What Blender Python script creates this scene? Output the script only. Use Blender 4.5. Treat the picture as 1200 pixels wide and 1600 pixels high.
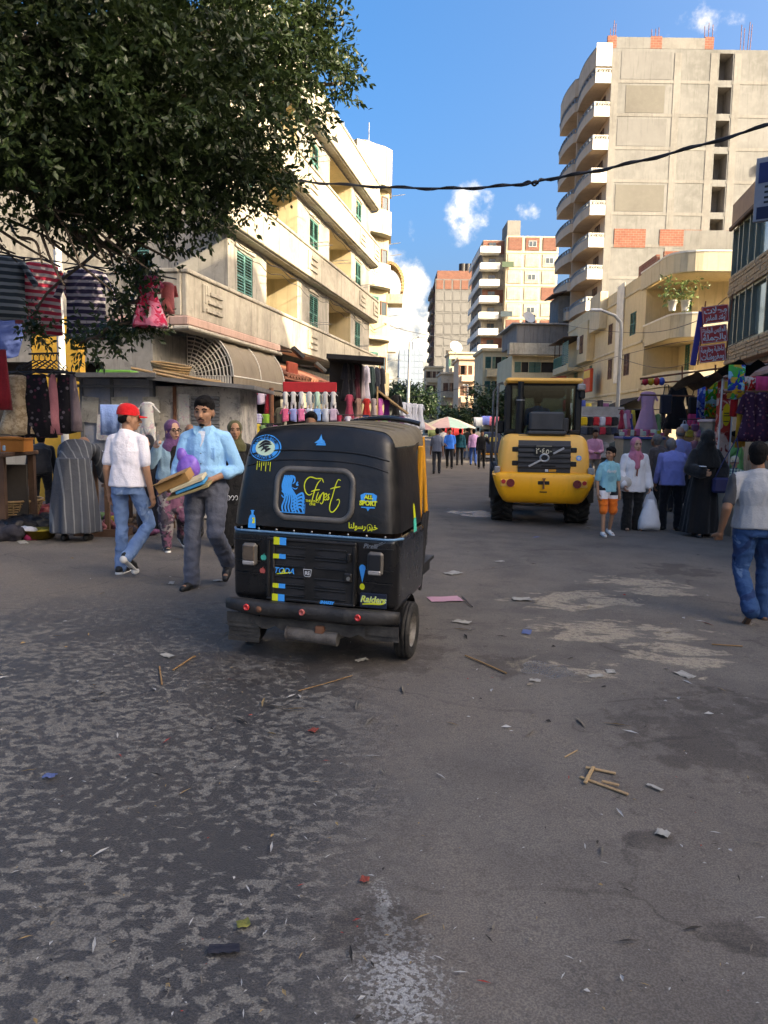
import bpy, bmesh, math, random
import numpy as np
from mathutils import Vector, Matrix, Euler, noise
for _o in list(bpy.data.objects):
 bpy.data.objects.remove(_o)
SC = bpy.context.scene
COL = SC.collection
R = math.radians
rnd = random.Random(11)
# ------------------------------------------------------------------ camera
PITCH, ROLL, CAMZ, FPX = R(6.56), R(0.8), 1.6, 1200.0
cam_d = bpy.data.cameras.new('camera')
cam = bpy.data.objects.new('camera', cam_d)
COL.objects.link(cam)
cam_d.sensor_fit = 'HORIZONTAL'
cam_d.sensor_width = 36.0
cam_d.lens = 36.0
cam_d.clip_start = 0.05
cam_d.clip_end = 4000
CAMROT = Matrix.Rotation(R(90) - PITCH, 3, 'X') @ Matrix.Rotation(ROLL, 3, 'Z')
cam.matrix_world = Matrix.Translation((0, 0, CAMZ)) @ CAMROT.to_4x4()
SC.camera = cam
# ------------------------------------------------------------------ sun and sky
SUN_EL = R(25)
SUN_AZ = math.atan2(0.80, -0.42)          # from +Y towards +X
sun_dir = Vector((math.sin(SUN_AZ) * math.cos(SUN_EL), math.cos(SUN_AZ) * math.cos(SUN_EL), math.sin(SUN_EL)))
sd = bpy.data.lights.new('sun', 'SUN')
sd.energy = 2.1
sd.angle = R(0.55)
sd.color = (1.0, 0.95, 0.87)
so = bpy.data.objects.new('sun', sd)
COL.objects.link(so)
so.location = sun_dir * 60
so.rotation_euler = (-sun_dir).to_track_quat('-Z', 'Y').to_euler()
wd = bpy.data.worlds.new('World')
SC.world = wd
wd.use_nodes = True
wd.cycles.sampling_method = 'MANUAL'
wd.cycles.sample_map_resolution = 512
SKY_STRENGTH = 0.12
def ray(u, v):
 """unit-less direction (y component 1) through a pixel of the 1200x1600 photograph"""
 d = CAMROT @ Vector(((u - 600) / FPX, -(v - 800) / FPX, -1.0))
 return d / d.y
def build_world():
 nt = wd.node_tree
 N, L = nt.nodes, nt.links
 N.clear()
 out = N.new('ShaderNodeOutputWorld')
 bg = N.new('ShaderNodeBackground')
 bg.inputs['Strength'].default_value = SKY_STRENGTH
 sky = N.new('ShaderNodeTexSky')
 sky.sky_type = 'NISHITA'
 sky.sun_disc = False
 sky.sun_elevation = SUN_EL
 sky.sun_rotation = SUN_AZ
 sky.altitude = 20
 sky.air_density = 0.6
 sky.dust_density = 10.0
 sky.ozone_density = 4.0
 tc = N.new('ShaderNodeTexCoord')
 nz = N.new('ShaderNodeTexNoise')
 nz.inputs['Scale'].default_value = 15
 nz.inputs['Detail'].default_value = 7
 nz.inputs['Roughness'].default_value = 0.62
 L.new(tc.outputs['Generated'], nz.inputs['Vector'])
 acc = None
 blobs = [(740, 322, 1.7, .60), (722, 348, 1.7, .56), (655, 357, 1.0, .42), (822, 342, 1.3, .40), (622, 470, 2.6, .66), (640, 520, 3.0, .70), (650, 570, 3.0, .6),
    (585, 480, 4.0, .66), (700, 610, 4, .45), (560, 560, 6, .6), (300, 420, 8, .6), (-400, 480, 11, .6), (-1500, 300, 12, .6), (1900, 420, 10, .6), (2800, 250, 12, .6),
    (1120, 20, 4, .30), (540, 420, 3, .5)]
 for (u, v, rad, amp) in blobs:
  d = ray(u, v).normalized()
  dp = N.new('ShaderNodeVectorMath')
  dp.operation = 'DOT_PRODUCT'
  L.new(tc.outputs['Generated'], dp.inputs[0])
  dp.inputs[1].default_value = d
  mr = N.new('ShaderNodeMapRange')
  mr.interpolation_type = 'SMOOTHERSTEP'
  mr.inputs['From Min'].default_value = math.cos(R(rad * 1.5))
  mr.inputs['From Max'].default_value = 1.0
  mr.inputs['To Max'].default_value = amp
  L.new(dp.outputs['Value'], mr.inputs['Value'])
  if acc is None:
   acc = mr.outputs[0]
  else:
   mx = N.new('ShaderNodeMath')
   mx.operation = 'MAXIMUM'
   L.new(acc, mx.inputs[0])
   L.new(mr.outputs[0], mx.inputs[1])
   acc = mx.outputs[0]
 add = N.new('ShaderNodeMath')
 add.operation = 'ADD'
 L.new(acc, add.inputs[0])
 nm = N.new('ShaderNodeMapRange')
 nm.clamp = False
 nm.inputs['To Min'].default_value = -0.35
 nm.inputs['To Max'].default_value = 1.35
 L.new(nz.outputs['Fac'], nm.inputs['Value'])
 L.new(nm.outputs[0], add.inputs[1])
 m2 = N.new('ShaderNodeMapRange')
 m2.interpolation_type = 'SMOOTHSTEP'
 m2.inputs['From Min'].default_value = 0.86
 m2.inputs['From Max'].default_value = 1.42
 L.new(add.outputs[0], m2.inputs['Value'])
 mix = N.new('ShaderNodeMix')
 mix.data_type = 'RGBA'
 L.new(m2.outputs[0], mix.inputs['Factor'])
 hs = N.new('ShaderNodeHueSaturation')
 hs.inputs["Saturation"].default_value = 1.42
 L.new(sky.outputs[0], hs.inputs['Color'])
 L.new(hs.outputs[0], mix.inputs['A'])
 mix.inputs['B'].default_value = (3.4, 3.3, 3.15, 1)
 L.new(mix.outputs['Result'], bg.inputs['Color'])
 L.new(bg.outputs[0], out.inputs['Surface'])
build_world()
SC.view_settings.view_transform = 'Standard'
SC.view_settings.look = 'None'
SC.view_settings.gamma = 1.0
SC.view_settings.use_curve_mapping = False
SC.view_settings.exposure = 2.6
SC.view_settings.use_white_balance = True
SC.view_settings.white_balance_temperature = 8900
SC.view_settings.white_balance_tint = 8
SC.cycles.max_bounces = 6
SC.cycles.diffuse_bounces = 3
SC.cycles.glossy_bounces = 3
SC.cycles.transparent_max_bounces = 6
SC.cycles.use_denoising = True
# ------------------------------------------------------------------ placing helpers
def clamp(a, lo, hi):
 return max(lo, min(hi, a))
def gz(x, y):
 """height of the street: it falls a little to the right and away from the camera"""
 return -0.018 * clamp(x, -8, 8) - 0.010 * clamp(y - 8, -8, 52)
def P(u, v, y):
 d = ray(u, v)
 return Vector((0, 0, CAMZ)) + d * y
def G(u, v):
 d = ray(u, v)
 t = 10.0
 for _ in range(30):
  p = Vector((0, 0, CAMZ)) + d * t
  g = gz(p.x, p.y)
  t = (CAMZ - g) / max(1e-4, -d.z)
 return Vector((0, 0, CAMZ)) + d * t
def srgb(h):
 if isinstance(h, (tuple, list)):
  return tuple(h[:3])
 h = h.lstrip('#')
 c = [int(h[i:i + 2], 16) / 255 for i in (0, 2, 4)]
 return tuple(x / 12.92 if x <= .04045 else ((x + .055) / 1.055) ** 2.4 for x in c)
# ------------------------------------------------------------------ things and parts
def tag(o, label=None, cat=None, group=None, kind=None):
 if label: o['label'] = label
 if cat: o['category'] = cat
 if group: o['group'] = group
 if kind: o['kind'] = kind
 return o
def thing(name, label, cat, loc=(0, 0, 0), yaw=0.0, group=None, M=None):
 o = bpy.data.objects.new(name, None)
 COL.objects.link(o)
 o.empty_display_size = 0.2
 if M is not None:
  o.matrix_world = M
 else:
  o.location = loc
  o.rotation_euler = (0, 0, yaw)
 return tag(o, label, cat, group)
def link(name, me, parent=None, M=None):
 o = bpy.data.objects.new(name, me)
 COL.objects.link(o)
 if parent is not None:
  o.parent = parent
 if M is not None:
  o.matrix_local = M
 return o
I4 = Matrix.Identity(4)
def TR(x=0, y=0, z=0, rz=0, rx=0, ry=0, s=None):
 m = Matrix.Translation((x, y, z)) @ Matrix.Rotation(rz, 4, 'Z') @ Matrix.Rotation(ry, 4, 'Y') @ Matrix.Rotation(rx, 4, 'X')
 if s is not None:
  m = m @ Matrix.Diagonal((s[0], s[1], s[2], 1))
 return m
class MB:
 """collects shapes for ONE mesh object"""
 def __init__(self):
  self.v, self.f, self.m, self.s = [], [], [], []
  self.M = I4
  self.mi = 0
  self.sm = False
 def add(self, vs, fs, mi=None, sm=None):
  b = len(self.v)
  M = self.M
  self.v.extend([tuple(M @ Vector(p)) for p in vs])
  for f in fs:
   self.f.append([b + i for i in f])
   self.m.append(self.mi if mi is None else mi)
   self.s.append(self.sm if sm is None else sm)
 def quad(self, a, b, c, d, mi=None):
  self.add([a, b, c, d], [(0, 1, 2, 3)], mi)
 def box(self, x0, x1, y0, y1, z0, z1, mi=None, M=None):
  vs = [(x0, y0, z0), (x1, y0, z0), (x1, y1, z0), (x0, y1, z0), (x0, y0, z1), (x1, y0, z1), (x1, y1, z1), (x0, y1, z1)]
  if M is not None:
   vs = [M @ Vector(p) for p in vs]
  self.add(vs, [(0, 3, 2, 1), (4, 5, 6, 7), (0, 1, 5, 4), (1, 2, 6, 5), (2, 3, 7, 6), (3, 0, 4, 7)], mi, False)
 def bbox(self, x0, x1, y0, y1, z0, z1, b=0.01, mi=None, M=None):
  """box with chamfered edges"""
  b = min(b, (x1 - x0) * .45, (y1 - y0) * .45, (z1 - z0) * .45)
  vs, idx = [], {}
  for i, (X, sx) in enumerate(((x0, 1), (x1, -1))):
   for j, (Y, sy) in enumerate(((y0, 1), (y1, -1))):
    for k, (Z, sz) in enumerate(((z0, 1), (z1, -1))):
     idx[i, j, k] = len(vs)
     vs += [(X, Y + sy * b, Z + sz * b), (X + sx * b, Y, Z + sz * b), (X + sx * b, Y + sy * b, Z)]
  fs = []
  g = lambda i, j, k, a: idx[i, j, k] + a
  fs += [(g(0, 0, 0, 0), g(0, 0, 1, 0), g(0, 1, 1, 0), g(0, 1, 0, 0)), (g(1, 0, 0, 0), g(1, 1, 0, 0), g(1, 1, 1, 0), g(1, 0, 1, 0))]
  fs += [(g(0, 0, 0, 1), g(1, 0, 0, 1), g(1, 0, 1, 1), g(0, 0, 1, 1)), (g(0, 1, 0, 1), g(0, 1, 1, 1), g(1, 1, 1, 1), g(1, 1, 0, 1))]
  fs += [(g(0, 0, 0, 2), g(0, 1, 0, 2), g(1, 1, 0, 2), g(1, 0, 0, 2)), (g(0, 0, 1, 2), g(1, 0, 1, 2), g(1, 1, 1, 2), g(0, 1, 1, 2))]
  for j in (0, 1):
   for k in (0, 1):
    fs.append((g(0, j, k, 1), g(1, j, k, 1), g(1, j, k, 2), g(0, j, k, 2)))
  for i in (0, 1):
   for k in (0, 1):
    fs.append((g(i, 0, k, 0), g(i, 1, k, 0), g(i, 1, k, 2), g(i, 0, k, 2)))
  for i in (0, 1):
   for j in (0, 1):
    fs.append((g(i, j, 0, 0), g(i, j, 1, 0), g(i, j, 1, 1), g(i, j, 0, 1)))
  for i in (0, 1):
   for j in (0, 1):
    for k in (0, 1):
     fs.append((g(i, j, k, 0), g(i, j, k, 1), g(i, j, k, 2)))
  if M is not None:
   vs = [M @ Vector(p) for p in vs]
  self.add(vs, fs, mi, False)
 def prism(self, poly, z0, z1, mi=None, axis='z'):
  """poly: outline in the plane, extruded along the axis"""
  n = len(poly)
  def pt(a, b, c):
   return {'z': (a, b, c), 'x': (c, a, b), 'y': (a, c, b)}[axis]
  vs = [pt(a, b, z0) for a, b in poly] + [pt(a, b, z1) for a, b in poly]
  fs = [tuple(range(n))[::-1], tuple(range(n, 2 * n))]
  fs += [(i, (i + 1) % n, n + (i + 1) % n, n + i) for i in range(n)]
  self.add(vs, fs, mi, False)
 def tube(self, pts, r, n=8, mi=None, cap=True, sm=True, ell=1.0):
  """round bar through points; r a number or one per point"""
  pts = [Vector(p) for p in pts]
  k = len(pts)
  rs = r if isinstance(r, (list, tuple)) else [r] * k
  vs = []
  up = None
  for i, p in enumerate(pts):
   t = (pts[min(i + 1, k - 1)] - pts[max(i - 1, 0)])
   if t.length < 1e-9: t = Vector((0, 0, 1))
   t.normalize()
   if up is None:
    up = Vector((0, 0, 1)) if abs(t.z) < .95 else Vector((0, 1, 0))
   a = t.cross(up)
   if a.length < 1e-6:
    up = Vector((1, 0, 0)); a = t.cross(up)
   a.normalize()
   b = a.cross(t).normalized()
   up = b
   for j in range(n):
    w = 2 * math.pi * j / n
    vs.append(p + (a * math.cos(w) + b * math.sin(w) * ell) * rs[i])
  fs = []
  for i in range(k - 1):
   for j in range(n):
    fs.append((i * n + j, i * n + (j + 1) % n, (i + 1) * n + (j + 1) % n, (i + 1) * n + j))
  self.add(vs, fs, mi, sm)
  if cap:
   self.add(vs[:n], [tuple(range(n))], mi, False)
   self.add(vs[-n:], [tuple(range(n))[::-1]], mi, False)
 def rings(self, rings, mi=None, cap=True, sm=True, closed=True):
  """skin a list of equal-length rings of points"""
  n = len(rings[0])
  vs = [p for r_ in rings for p in r_]
  fs = []
  for i in range(len(rings) - 1):
   for j in range(n if closed else n - 1):
    fs.append((i * n + j, i * n + (j + 1) % n, (i + 1) * n + (j + 1) % n, (i + 1) * n + j))
  if cap:
   fs.append(tuple(range(n))[::-1])
   fs.append(tuple(range((len(rings) - 1) * n, len(rings) * n)))
  self.add(vs, fs, mi, sm)
 def lathe(self, prof, n=24, mi=None, M=None, sm=True):
  """prof: (radius, height) pairs, turned round z"""
  vs, fs = [], []
  for r_, h in prof:
   for j in range(n):
    w = 2 * math.pi * j / n
    p = Vector((r_ * math.cos(w), r_ * math.sin(w), h))
    vs.append(M @ p if M is not None else p)
  for i in range(len(prof) - 1):
   for j in range(n):
    fs.append((i * n + j, i * n + (j + 1) % n, (i + 1) * n + (j + 1) % n, (i + 1) * n + j))
  self.add(vs, fs, mi, sm)
 def ball(self, c, r, mi=None, nu=12, nv=8, M=None):
  c = Vector(c)
  r = r if isinstance(r, (tuple, list)) else (r, r, r)
  rings = []
  for i in range(nv + 1):
   a = -math.pi / 2 + math.pi * i / nv
   ca = max(1e-4, math.cos(a))
   ring = []
   for j in range(nu):
    w = 2 * math.pi * j / nu
    p = Vector((r[0] * ca * math.cos(w), r[1] * ca * math.sin(w), r[2] * math.sin(a)))
    if M is not None: p = M @ p
    ring.append(c + p)
   rings.append(ring)
  self.rings(rings, mi, cap=False)
 def wall(self, x0, x1, z0, z1, holes=(), y=0.0, depth=0.2, mi=None, mr=None, back=False):
  """wall facing -Y in the plane y, with rectangular openings (xa, xb, za, zb) that have reveals"""
  xs = sorted({x0, x1, *[clamp(h[0], x0, x1) for h in holes], *[clamp(h[1], x0, x1) for h in holes]})
  zs = sorted({z0, z1, *[clamp(h[2], z0, z1) for h in holes], *[clamp(h[3], z0, z1) for h in holes]})
  for a, b in zip(xs, xs[1:]):
   for c, d in zip(zs, zs[1:]):
    mx, mz = (a + b) / 2, (c + d) / 2
    if any(h[0] < mx < h[1] and h[2] < mz < h[3] for h in holes):
     continue
    self.quad((a, y, c), (b, y, c), (b, y, d), (a, y, d), mi)
  mr = mi if mr is None else mr
  for (a, b, c, d) in [h[:4] for h in holes]:
   e = y + depth
   self.quad((a, y, c), (a, y, d), (a, e, d), (a, e, c), mr)
   self.quad((b, y, d), (b, y, c), (b, e, c), (b, e, d), mr)
   self.quad((a, y, d), (b, y, d), (b, e, d), (a, e, d), mr)
   self.quad((b, y, c), (a, y, c), (a, e, c), (b, e, c), mr)
   if back:
    self.quad((a, e, c), (b, e, c), (b, e, d), (a, e, d), mr)
 def mesh(self, name, mats):
  me = bpy.data.meshes.new(name)
  me.from_pydata(self.v, [], self.f)
  me.polygons.foreach_set('material_index', self.m)
  me.polygons.foreach_set('use_smooth', self.s)
  for m in (mats if isinstance(mats, (list, tuple)) else [mats]):
   me.materials.append(MAT(m) if isinstance(m, str) else m)
  me.update()
  return me
 def build(self, name, mats, parent=None, M=None):
  return link(name, self.mesh(name, mats), parent, M)
def one(name, mats, parent, fn, M=None):
 mb = MB()
 fn(mb)
 return mb.build(name, mats, parent, M)
_cache = {}
def shared(key, mats, fn):
 if key not in _cache:
  mb = MB()
  fn(mb)
  _cache[key] = mb.mesh(str(key[0] if isinstance(key, tuple) else key), mats)
 return _cache[key]
# ------------------------------------------------------------------ materials
_mats = {}
MATDEF = {}
def MAT(name):
 if name not in _mats:
  _mats[name] = MATDEF[name]() if name in MATDEF else pmat(name, (.5, .5, .5))
 return _mats[name]
def nodes_of(name):
 m = bpy.data.materials.new(name)
 m.use_nodes = True
 nt = m.node_tree
 nt.nodes.clear()
 out = nt.nodes.new('ShaderNodeOutputMaterial')
 bs = nt.nodes.new('ShaderNodeBsdfPrincipled')
 nt.links.new(bs.outputs[0], out.inputs['Surface'])
 return m, nt, bs
def nd(nt, kind, **kw):
 n = nt.nodes.new(kind)
 for k, v in kw.items():
  if k in n.inputs.keys():
   n.inputs[k].default_value = v
  else:
   setattr(n, k, v)
 return n
def mixc(nt, fac, a, b, blend='MIX'):
 n = nd(nt, 'ShaderNodeMix', data_type='RGBA', blend_type=blend)
 for sock, val in (('Factor', fac), ('A', a), ('B', b)):
  if hasattr(val, 'is_output') or isinstance(val, bpy.types.NodeSocket):
   nt.links.new(val, n.inputs[sock])
  elif sock == 'Factor':
   n.inputs[sock].default_value = val
  else:
   n.inputs[sock].default_value = (*val[:3], 1)
 return n.outputs['Result']
def ramp(nt, sock, lo, hi, smooth=True):
 n = nd(nt, 'ShaderNodeMapRange', interpolation_type='SMOOTHSTEP' if smooth else 'LINEAR')
 n.inputs['From Min'].default_value = lo
 n.inputs['From Max'].default_value = hi
 nt.links.new(sock, n.inputs['Value'])
 return n.outputs[0]
def mathn(nt, op, a, b=None):
 n = nd(nt, 'ShaderNodeMath', operation=op)
 for i, val in enumerate((a, b)):
  if val is None: continue
  if isinstance(val, bpy.types.NodeSocket): nt.links.new(val, n.inputs[i])
  else: n.inputs[i].default_value = val
 return n.outputs[0]
def coords(nt, scale=(1, 1, 1), kind='Object', loc=(0, 0, 0)):
 tc = nd(nt, 'ShaderNodeTexCoord')
 mp = nd(nt, 'ShaderNodeMapping')
 mp.inputs['Scale'].default_value = scale
 mp.inputs['Location'].default_value = loc
 nt.links.new(tc.outputs[kind], mp.inputs['Vector'])
 return mp.outputs[0]
def noisen(nt, vec, scale, detail=4, rough=.55, dist=0.0):
 n = nd(nt, 'ShaderNodeTexNoise')
 n.inputs['Scale'].default_value = scale
 n.inputs['Detail'].default_value = detail
 n.inputs['Roughness'].default_value = rough
 n.inputs['Distortion'].default_value = dist
 nt.links.new(vec, n.inputs['Vector'])
 return n.outputs['Fac']
def bumpn(nt, bs, h, strength, dist=.02):
 b = nd(nt, 'ShaderNodeBump')
 b.inputs['Strength'].default_value = strength
 b.inputs['Distance'].default_value = dist
 nt.links.new(h, b.inputs['Height'])
 nt.links.new(b.outputs[0], bs.inputs['Normal'])
def pmat(name, col, rough=.75, var=.18, scale=3.0, col2=None, bump=.15, bscale=30, metal=0.0, spec=.4, streak=0.0, spots=0.0, coat=0.0, dist=.02, trans=0.0, sheen=0.0, alpha=1.0):
 """plain painted or cloth-like surface with uneven colour, stains and fine relief"""
 col = srgb(col)
 col2 = srgb(col2) if col2 else tuple(c * .55 for c in col)
 m, nt, bs = nodes_of(name)
 v = coords(nt)
 n1 = noisen(nt, v, scale, 6, .6)
 f = ramp(nt, n1, .36, .74)
 f = mathn(nt, 'MULTIPLY', f, min(1, var * 2.2))
 c = mixc(nt, f, col, col2)
 n2 = noisen(nt, v, scale * 9, 3, .6)
 c = mixc(nt, mathn(nt, 'MULTIPLY', ramp(nt, n2, .4, .75), var * .7), c, tuple(min(1, x * 1.35) for x in col))
 if streak:
  vs = coords(nt, (2.2, 2.2, .18))
  n3 = noisen(nt, vs, 2.4, 5, .65)
  c = mixc(nt, mathn(nt, 'MULTIPLY', ramp(nt, n3, .5, .72), streak), c, tuple(x * .33 for x in col))
 if spots:
  n4 = noisen(nt, v, scale * 3.1, 5, .7, .6)
  c = mixc(nt, mathn(nt, 'MULTIPLY', ramp(nt, n4, .56, .66), spots), c, tuple(x * .4 for x in col2))
 nt.links.new(c, bs.inputs['Base Color'])
 rr = mathn(nt, 'ADD', mathn(nt, 'MULTIPLY', n1, .25), rough - .12)
 nt.links.new(rr, bs.inputs['Roughness'])
 bs.inputs['Metallic'].default_value = metal
 bs.inputs['Specular IOR Level'].default_value = spec
 bs.inputs['Coat Weight'].default_value = coat
 if sheen:
  bs.inputs['Sheen Weight'].default_value = sheen
 if trans:
  bs.inputs['Transmission Weight'].default_value = trans
 if alpha < 1:
  bs.inputs['Alpha'].default_value = alpha
 if bump:
  n5 = noisen(nt, v, bscale, 5, .6)
  bumpn(nt, bs, n5, bump, dist)
 return m
def defm(name, *a, **k):
 MATDEF[name] = lambda: pmat(name, *a, **k)
 return name
def colmat(h, rough=.7, **k):
 key = f'paint_{h}_{rough}_{sorted(k.items())}'
 if key not in MATDEF:
  MATDEF[key] = lambda: pmat('tint_' + str(h).strip('#'), h, rough, **k)
 return key
# ================================================================== the street
def ell_mask(nt, cx, cy, rx, ry, rot=0.0, soft=.35):
 tc = nd(nt, 'ShaderNodeTexCoord')
 mp = nd(nt, 'ShaderNodeMapping', vector_type='TEXTURE')
 mp.inputs['Location'].default_value = (cx, cy, 0)
 mp.inputs['Rotation'].default_value = (0, 0, rot)
 mp.inputs['Scale'].default_value = (rx, ry, 1000)
 nt.links.new(tc.outputs['Object'], mp.inputs['Vector'])
 ln = nd(nt, 'ShaderNodeVectorMath', operation='LENGTH')
 nt.links.new(mp.outputs[0], ln.inputs[0])
 n = nd(nt, 'ShaderNodeMapRange', interpolation_type='SMOOTHSTEP')
 n.inputs['From Min'].default_value = 1.0 + soft
 n.inputs['From Max'].default_value = 1.0 - soft
 nt.links.new(ln.outputs['Value'], n.inputs['Value'])
 return n.outputs[0]
def road_material():
 m, nt, bs = nodes_of('asphalt')
 v = coords(nt)
 big = noisen(nt, v, .35, 3, .6)
 mid = noisen(nt, v, 1.7, 5, .62)
 fine = noisen(nt, v, 26, 3, .65)
 grit = noisen(nt, v, 150, 1, .7)
 col = mixc(nt, ramp(nt, mid, .35, .7), (.140, .126, .112), (.092, .083, .076))
 col = mixc(nt, mathn(nt, 'MULTIPLY', ramp(nt, big, .42, .66), .55), col, (.165, .138, .114))
 # worn, patchy surfacing on the left half: dark damp film with dry islands
 sep = nd(nt, 'ShaderNodeSeparateXYZ')
 nt.links.new(v, sep.inputs[0])
 side = mathn(nt, 'ADD', sep.outputs['X'], mathn(nt, 'MULTIPLY', big, 1.3))
 left = ramp(nt, side, 1.05, .1)
 near = ramp(nt, mathn(nt, 'ADD', sep.outputs['Y'], mathn(nt, 'MULTIPLY', mid, 3.0)), 9.6, 6.0)
 zone = mathn(nt, 'MULTIPLY', left, near)
 warp = coords(nt, (1.0, 1.2, 1))
 isl = noisen(nt, warp, 17, 4, .62, .35)
 density = mid
 isl_m = mathn(nt, 'ADD', isl, mathn(nt, 'MULTIPLY', mathn(nt, 'SUBTRACT', density, .5), .55))
 dry = ramp(nt, isl_m, .505, .568)
 damp = mixc(nt, dry, (.041, .0405, .042), (.148, .141, .128))
 damp = mixc(nt, mathn(nt, 'MULTIPLY', ramp(nt, mid, .5, .75), .5), damp, (.064, .063, .065))
 col = mixc(nt, mathn(nt, 'MULTIPLY', zone, .88), col, damp)
 # transition speckle everywhere
 spk = ramp(nt, fine, .55, .62)
 col = mixc(nt, mathn(nt, 'MULTIPLY', spk, .30), col, (.065, .060, .056))
 # pale dried spills
 pale_n = noisen(nt, coords(nt, (.8, 1.15, 1)), 3.4, 5, .65, .5)
 acc = None
 for (u, vv, rx, ry, rot) in [(905, 938, .75, .55, .2), (960, 985, .9, .5, .1), (1000, 915, .7, .7, .2), (900, 1045, .5, .28, 0), (1060, 1025, .5, .5, 0)]:
  g = G(u, vv)
  e = ell_mask(nt, g.x, g.y, rx, ry, rot, .6)
  acc = e if acc is None else mathn(nt, 'MAXIMUM', acc, e)
 pale = ramp(nt, mathn(nt, 'ADD', pale_n, mathn(nt, 'MULTIPLY', acc, .32)), .75, .84)
 pale = mathn(nt, 'MULTIPLY', pale, ramp(nt, fine, .25, .55))
 col = mixc(nt, mathn(nt, 'MULTIPLY', pale, .9), col, (.32, .275, .21))
 # white paint splash, speckled
 g = G(625, 1530)
 g2 = G(610, 1440)
 e = mathn(nt, 'MAXIMUM', ell_mask(nt, g.x, g.y, .12, .3, .15, .95), ell_mask(nt, g2.x, g2.y, .05, .2, .2, .95))
 wn = noisen(nt, v, 62, 3, .62)
 white = ramp(nt, mathn(nt, 'ADD', wn, mathn(nt, 'MULTIPLY', e, .21)), .63, .70)
 col = mixc(nt, mathn(nt, 'MULTIPLY', white, mathn(nt, 'MULTIPLY', e, .65)), col, (.38, .385, .375))
 # oil and water marks
 dk = None
 for (u, vv, rx, ry) in [(1110, 1160, .5, .5), (1090, 1135, .35, .3), (560, 1010, .8, .7), (790, 1040, .22, .3), (590, 1450, .2, .14), (1015, 1315, .1, .1),
       (1060, 890, .5, .5), (400, 1040, .6, .4), (1150, 1465, .12, .1), (1190, 1160, .6, .8)]:
  g = G(u, vv)
  e = ell_mask(nt, g.x, g.y, rx, ry, 0, .5)
  dk = e if dk is None else mathn(nt, 'MAXIMUM', dk, e)
 oil = ramp(nt, mathn(nt, 'ADD', noisen(nt, v, 4.5, 5, .68), mathn(nt, 'MULTIPLY', dk, .30)), .66, .80)
 col = mixc(nt, mathn(nt, 'MULTIPLY', oil, .5), col, (.030, .025, .023))
 # hairline cracks
 vo = nd(nt, 'ShaderNodeTexVoronoi', feature='DISTANCE_TO_EDGE')
 vo.inputs['Scale'].default_value = .55
 wv = nd(nt, 'ShaderNodeVectorMath', operation='ADD')
 cbx = nd(nt, 'ShaderNodeCombineXYZ')
 nt.links.new(mathn(nt, 'MULTIPLY', mid, .9), cbx.inputs[0])
 nt.links.new(mathn(nt, 'MULTIPLY', big, 1.4), cbx.inputs[1])
 nt.links.new(v, wv.inputs[0])
 nt.links.new(cbx.outputs[0], wv.inputs[1])
 nt.links.new(wv.outputs[0], vo.inputs['Vector'])
 ck = mathn(nt, 'MULTIPLY', ramp(nt, vo.outputs['Distance'], .010, .002), ramp(nt, mid, .42, .58))
 col = mixc(nt, mathn(nt, 'MULTIPLY', ck, .4), col, (.030, .027, .025))
 # puddle by the loader
 g = G(735, 802)
 pud = ramp(nt, mathn(nt, 'ADD', mid, mathn(nt, 'MULTIPLY', ell_mask(nt, g.x, g.y, .55, .8, 0, .6), .4)), .80, .85)
 g = G(850, 1050)
 pud2 = ramp(nt, mathn(nt, 'ADD', mid, mathn(nt, 'MULTIPLY', ell_mask(nt, g.x, g.y, .22, .22, 0, .6), .4)), .78, .84)
 pud = mathn(nt, 'MAXIMUM', pud, pud2)
 col = mixc(nt, mathn(nt, 'MULTIPLY', pud, .5), col, (.07, .07, .07))
 gr = mixc(nt, ramp(nt, grit, .35, .7), (.72, .72, .72), (1.22, 1.2, 1.18))
 col = mixc(nt, 1.0, col, gr, 'MULTIPLY')
 nt.links.new(col, bs.inputs['Base Color'])
 wet = mathn(nt, 'MULTIPLY', zone, mathn(nt, 'SUBTRACT', 1.0, dry))
 rg = mathn(nt, 'SUBTRACT', .92, mathn(nt, 'MULTIPLY', wet, .40))
 rg = mathn(nt, 'SUBTRACT', rg, mathn(nt, 'MULTIPLY', pud, .72))
 nt.links.new(rg, bs.inputs['Roughness'])
 bs.inputs['Specular IOR Level'].default_value = .35
 h = mathn(nt, 'ADD', mathn(nt, 'MULTIPLY', fine, .5), mathn(nt, 'MULTIPLY', grit, .6))
 bumpn(nt, bs, h, .5, .012)
 return m
MATDEF['asphalt'] = road_material
def build_road():
 xs = [-400, -120, -60, -30, -20, -14, -11] + [-8 + .5 * i for i in range(33)] + [11, 14, 20, 30, 60, 120, 400]
 ys = [-60, -30, -15, -6] + [-2 + .5 * i for i in range(44)] + [22, 26, 30, 35, 40, 50, 60, 80, 120, 200, 400, 900, 2500]
 vs, fs = [], []
 for y in ys:
  for x in xs:
   bumpz = .010 * noise.noise(Vector((x * .45, y * .45, 3))) if -8 < x < 8 and -2 < y < 22 else 0
   vs.append((x, y, gz(x, y) + bumpz))
 w = len(xs)
 for j in range(len(ys) - 1):
  for i in range(w - 1):
   fs.append((j * w + i, j * w + i + 1, (j + 1) * w + i + 1, (j + 1) * w + i))
 mb = MB()
 mb.add(vs, fs, 0, True)
 o = mb.build('road', 'asphalt')
 tag(o, kind='structure')
build_road()
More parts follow.
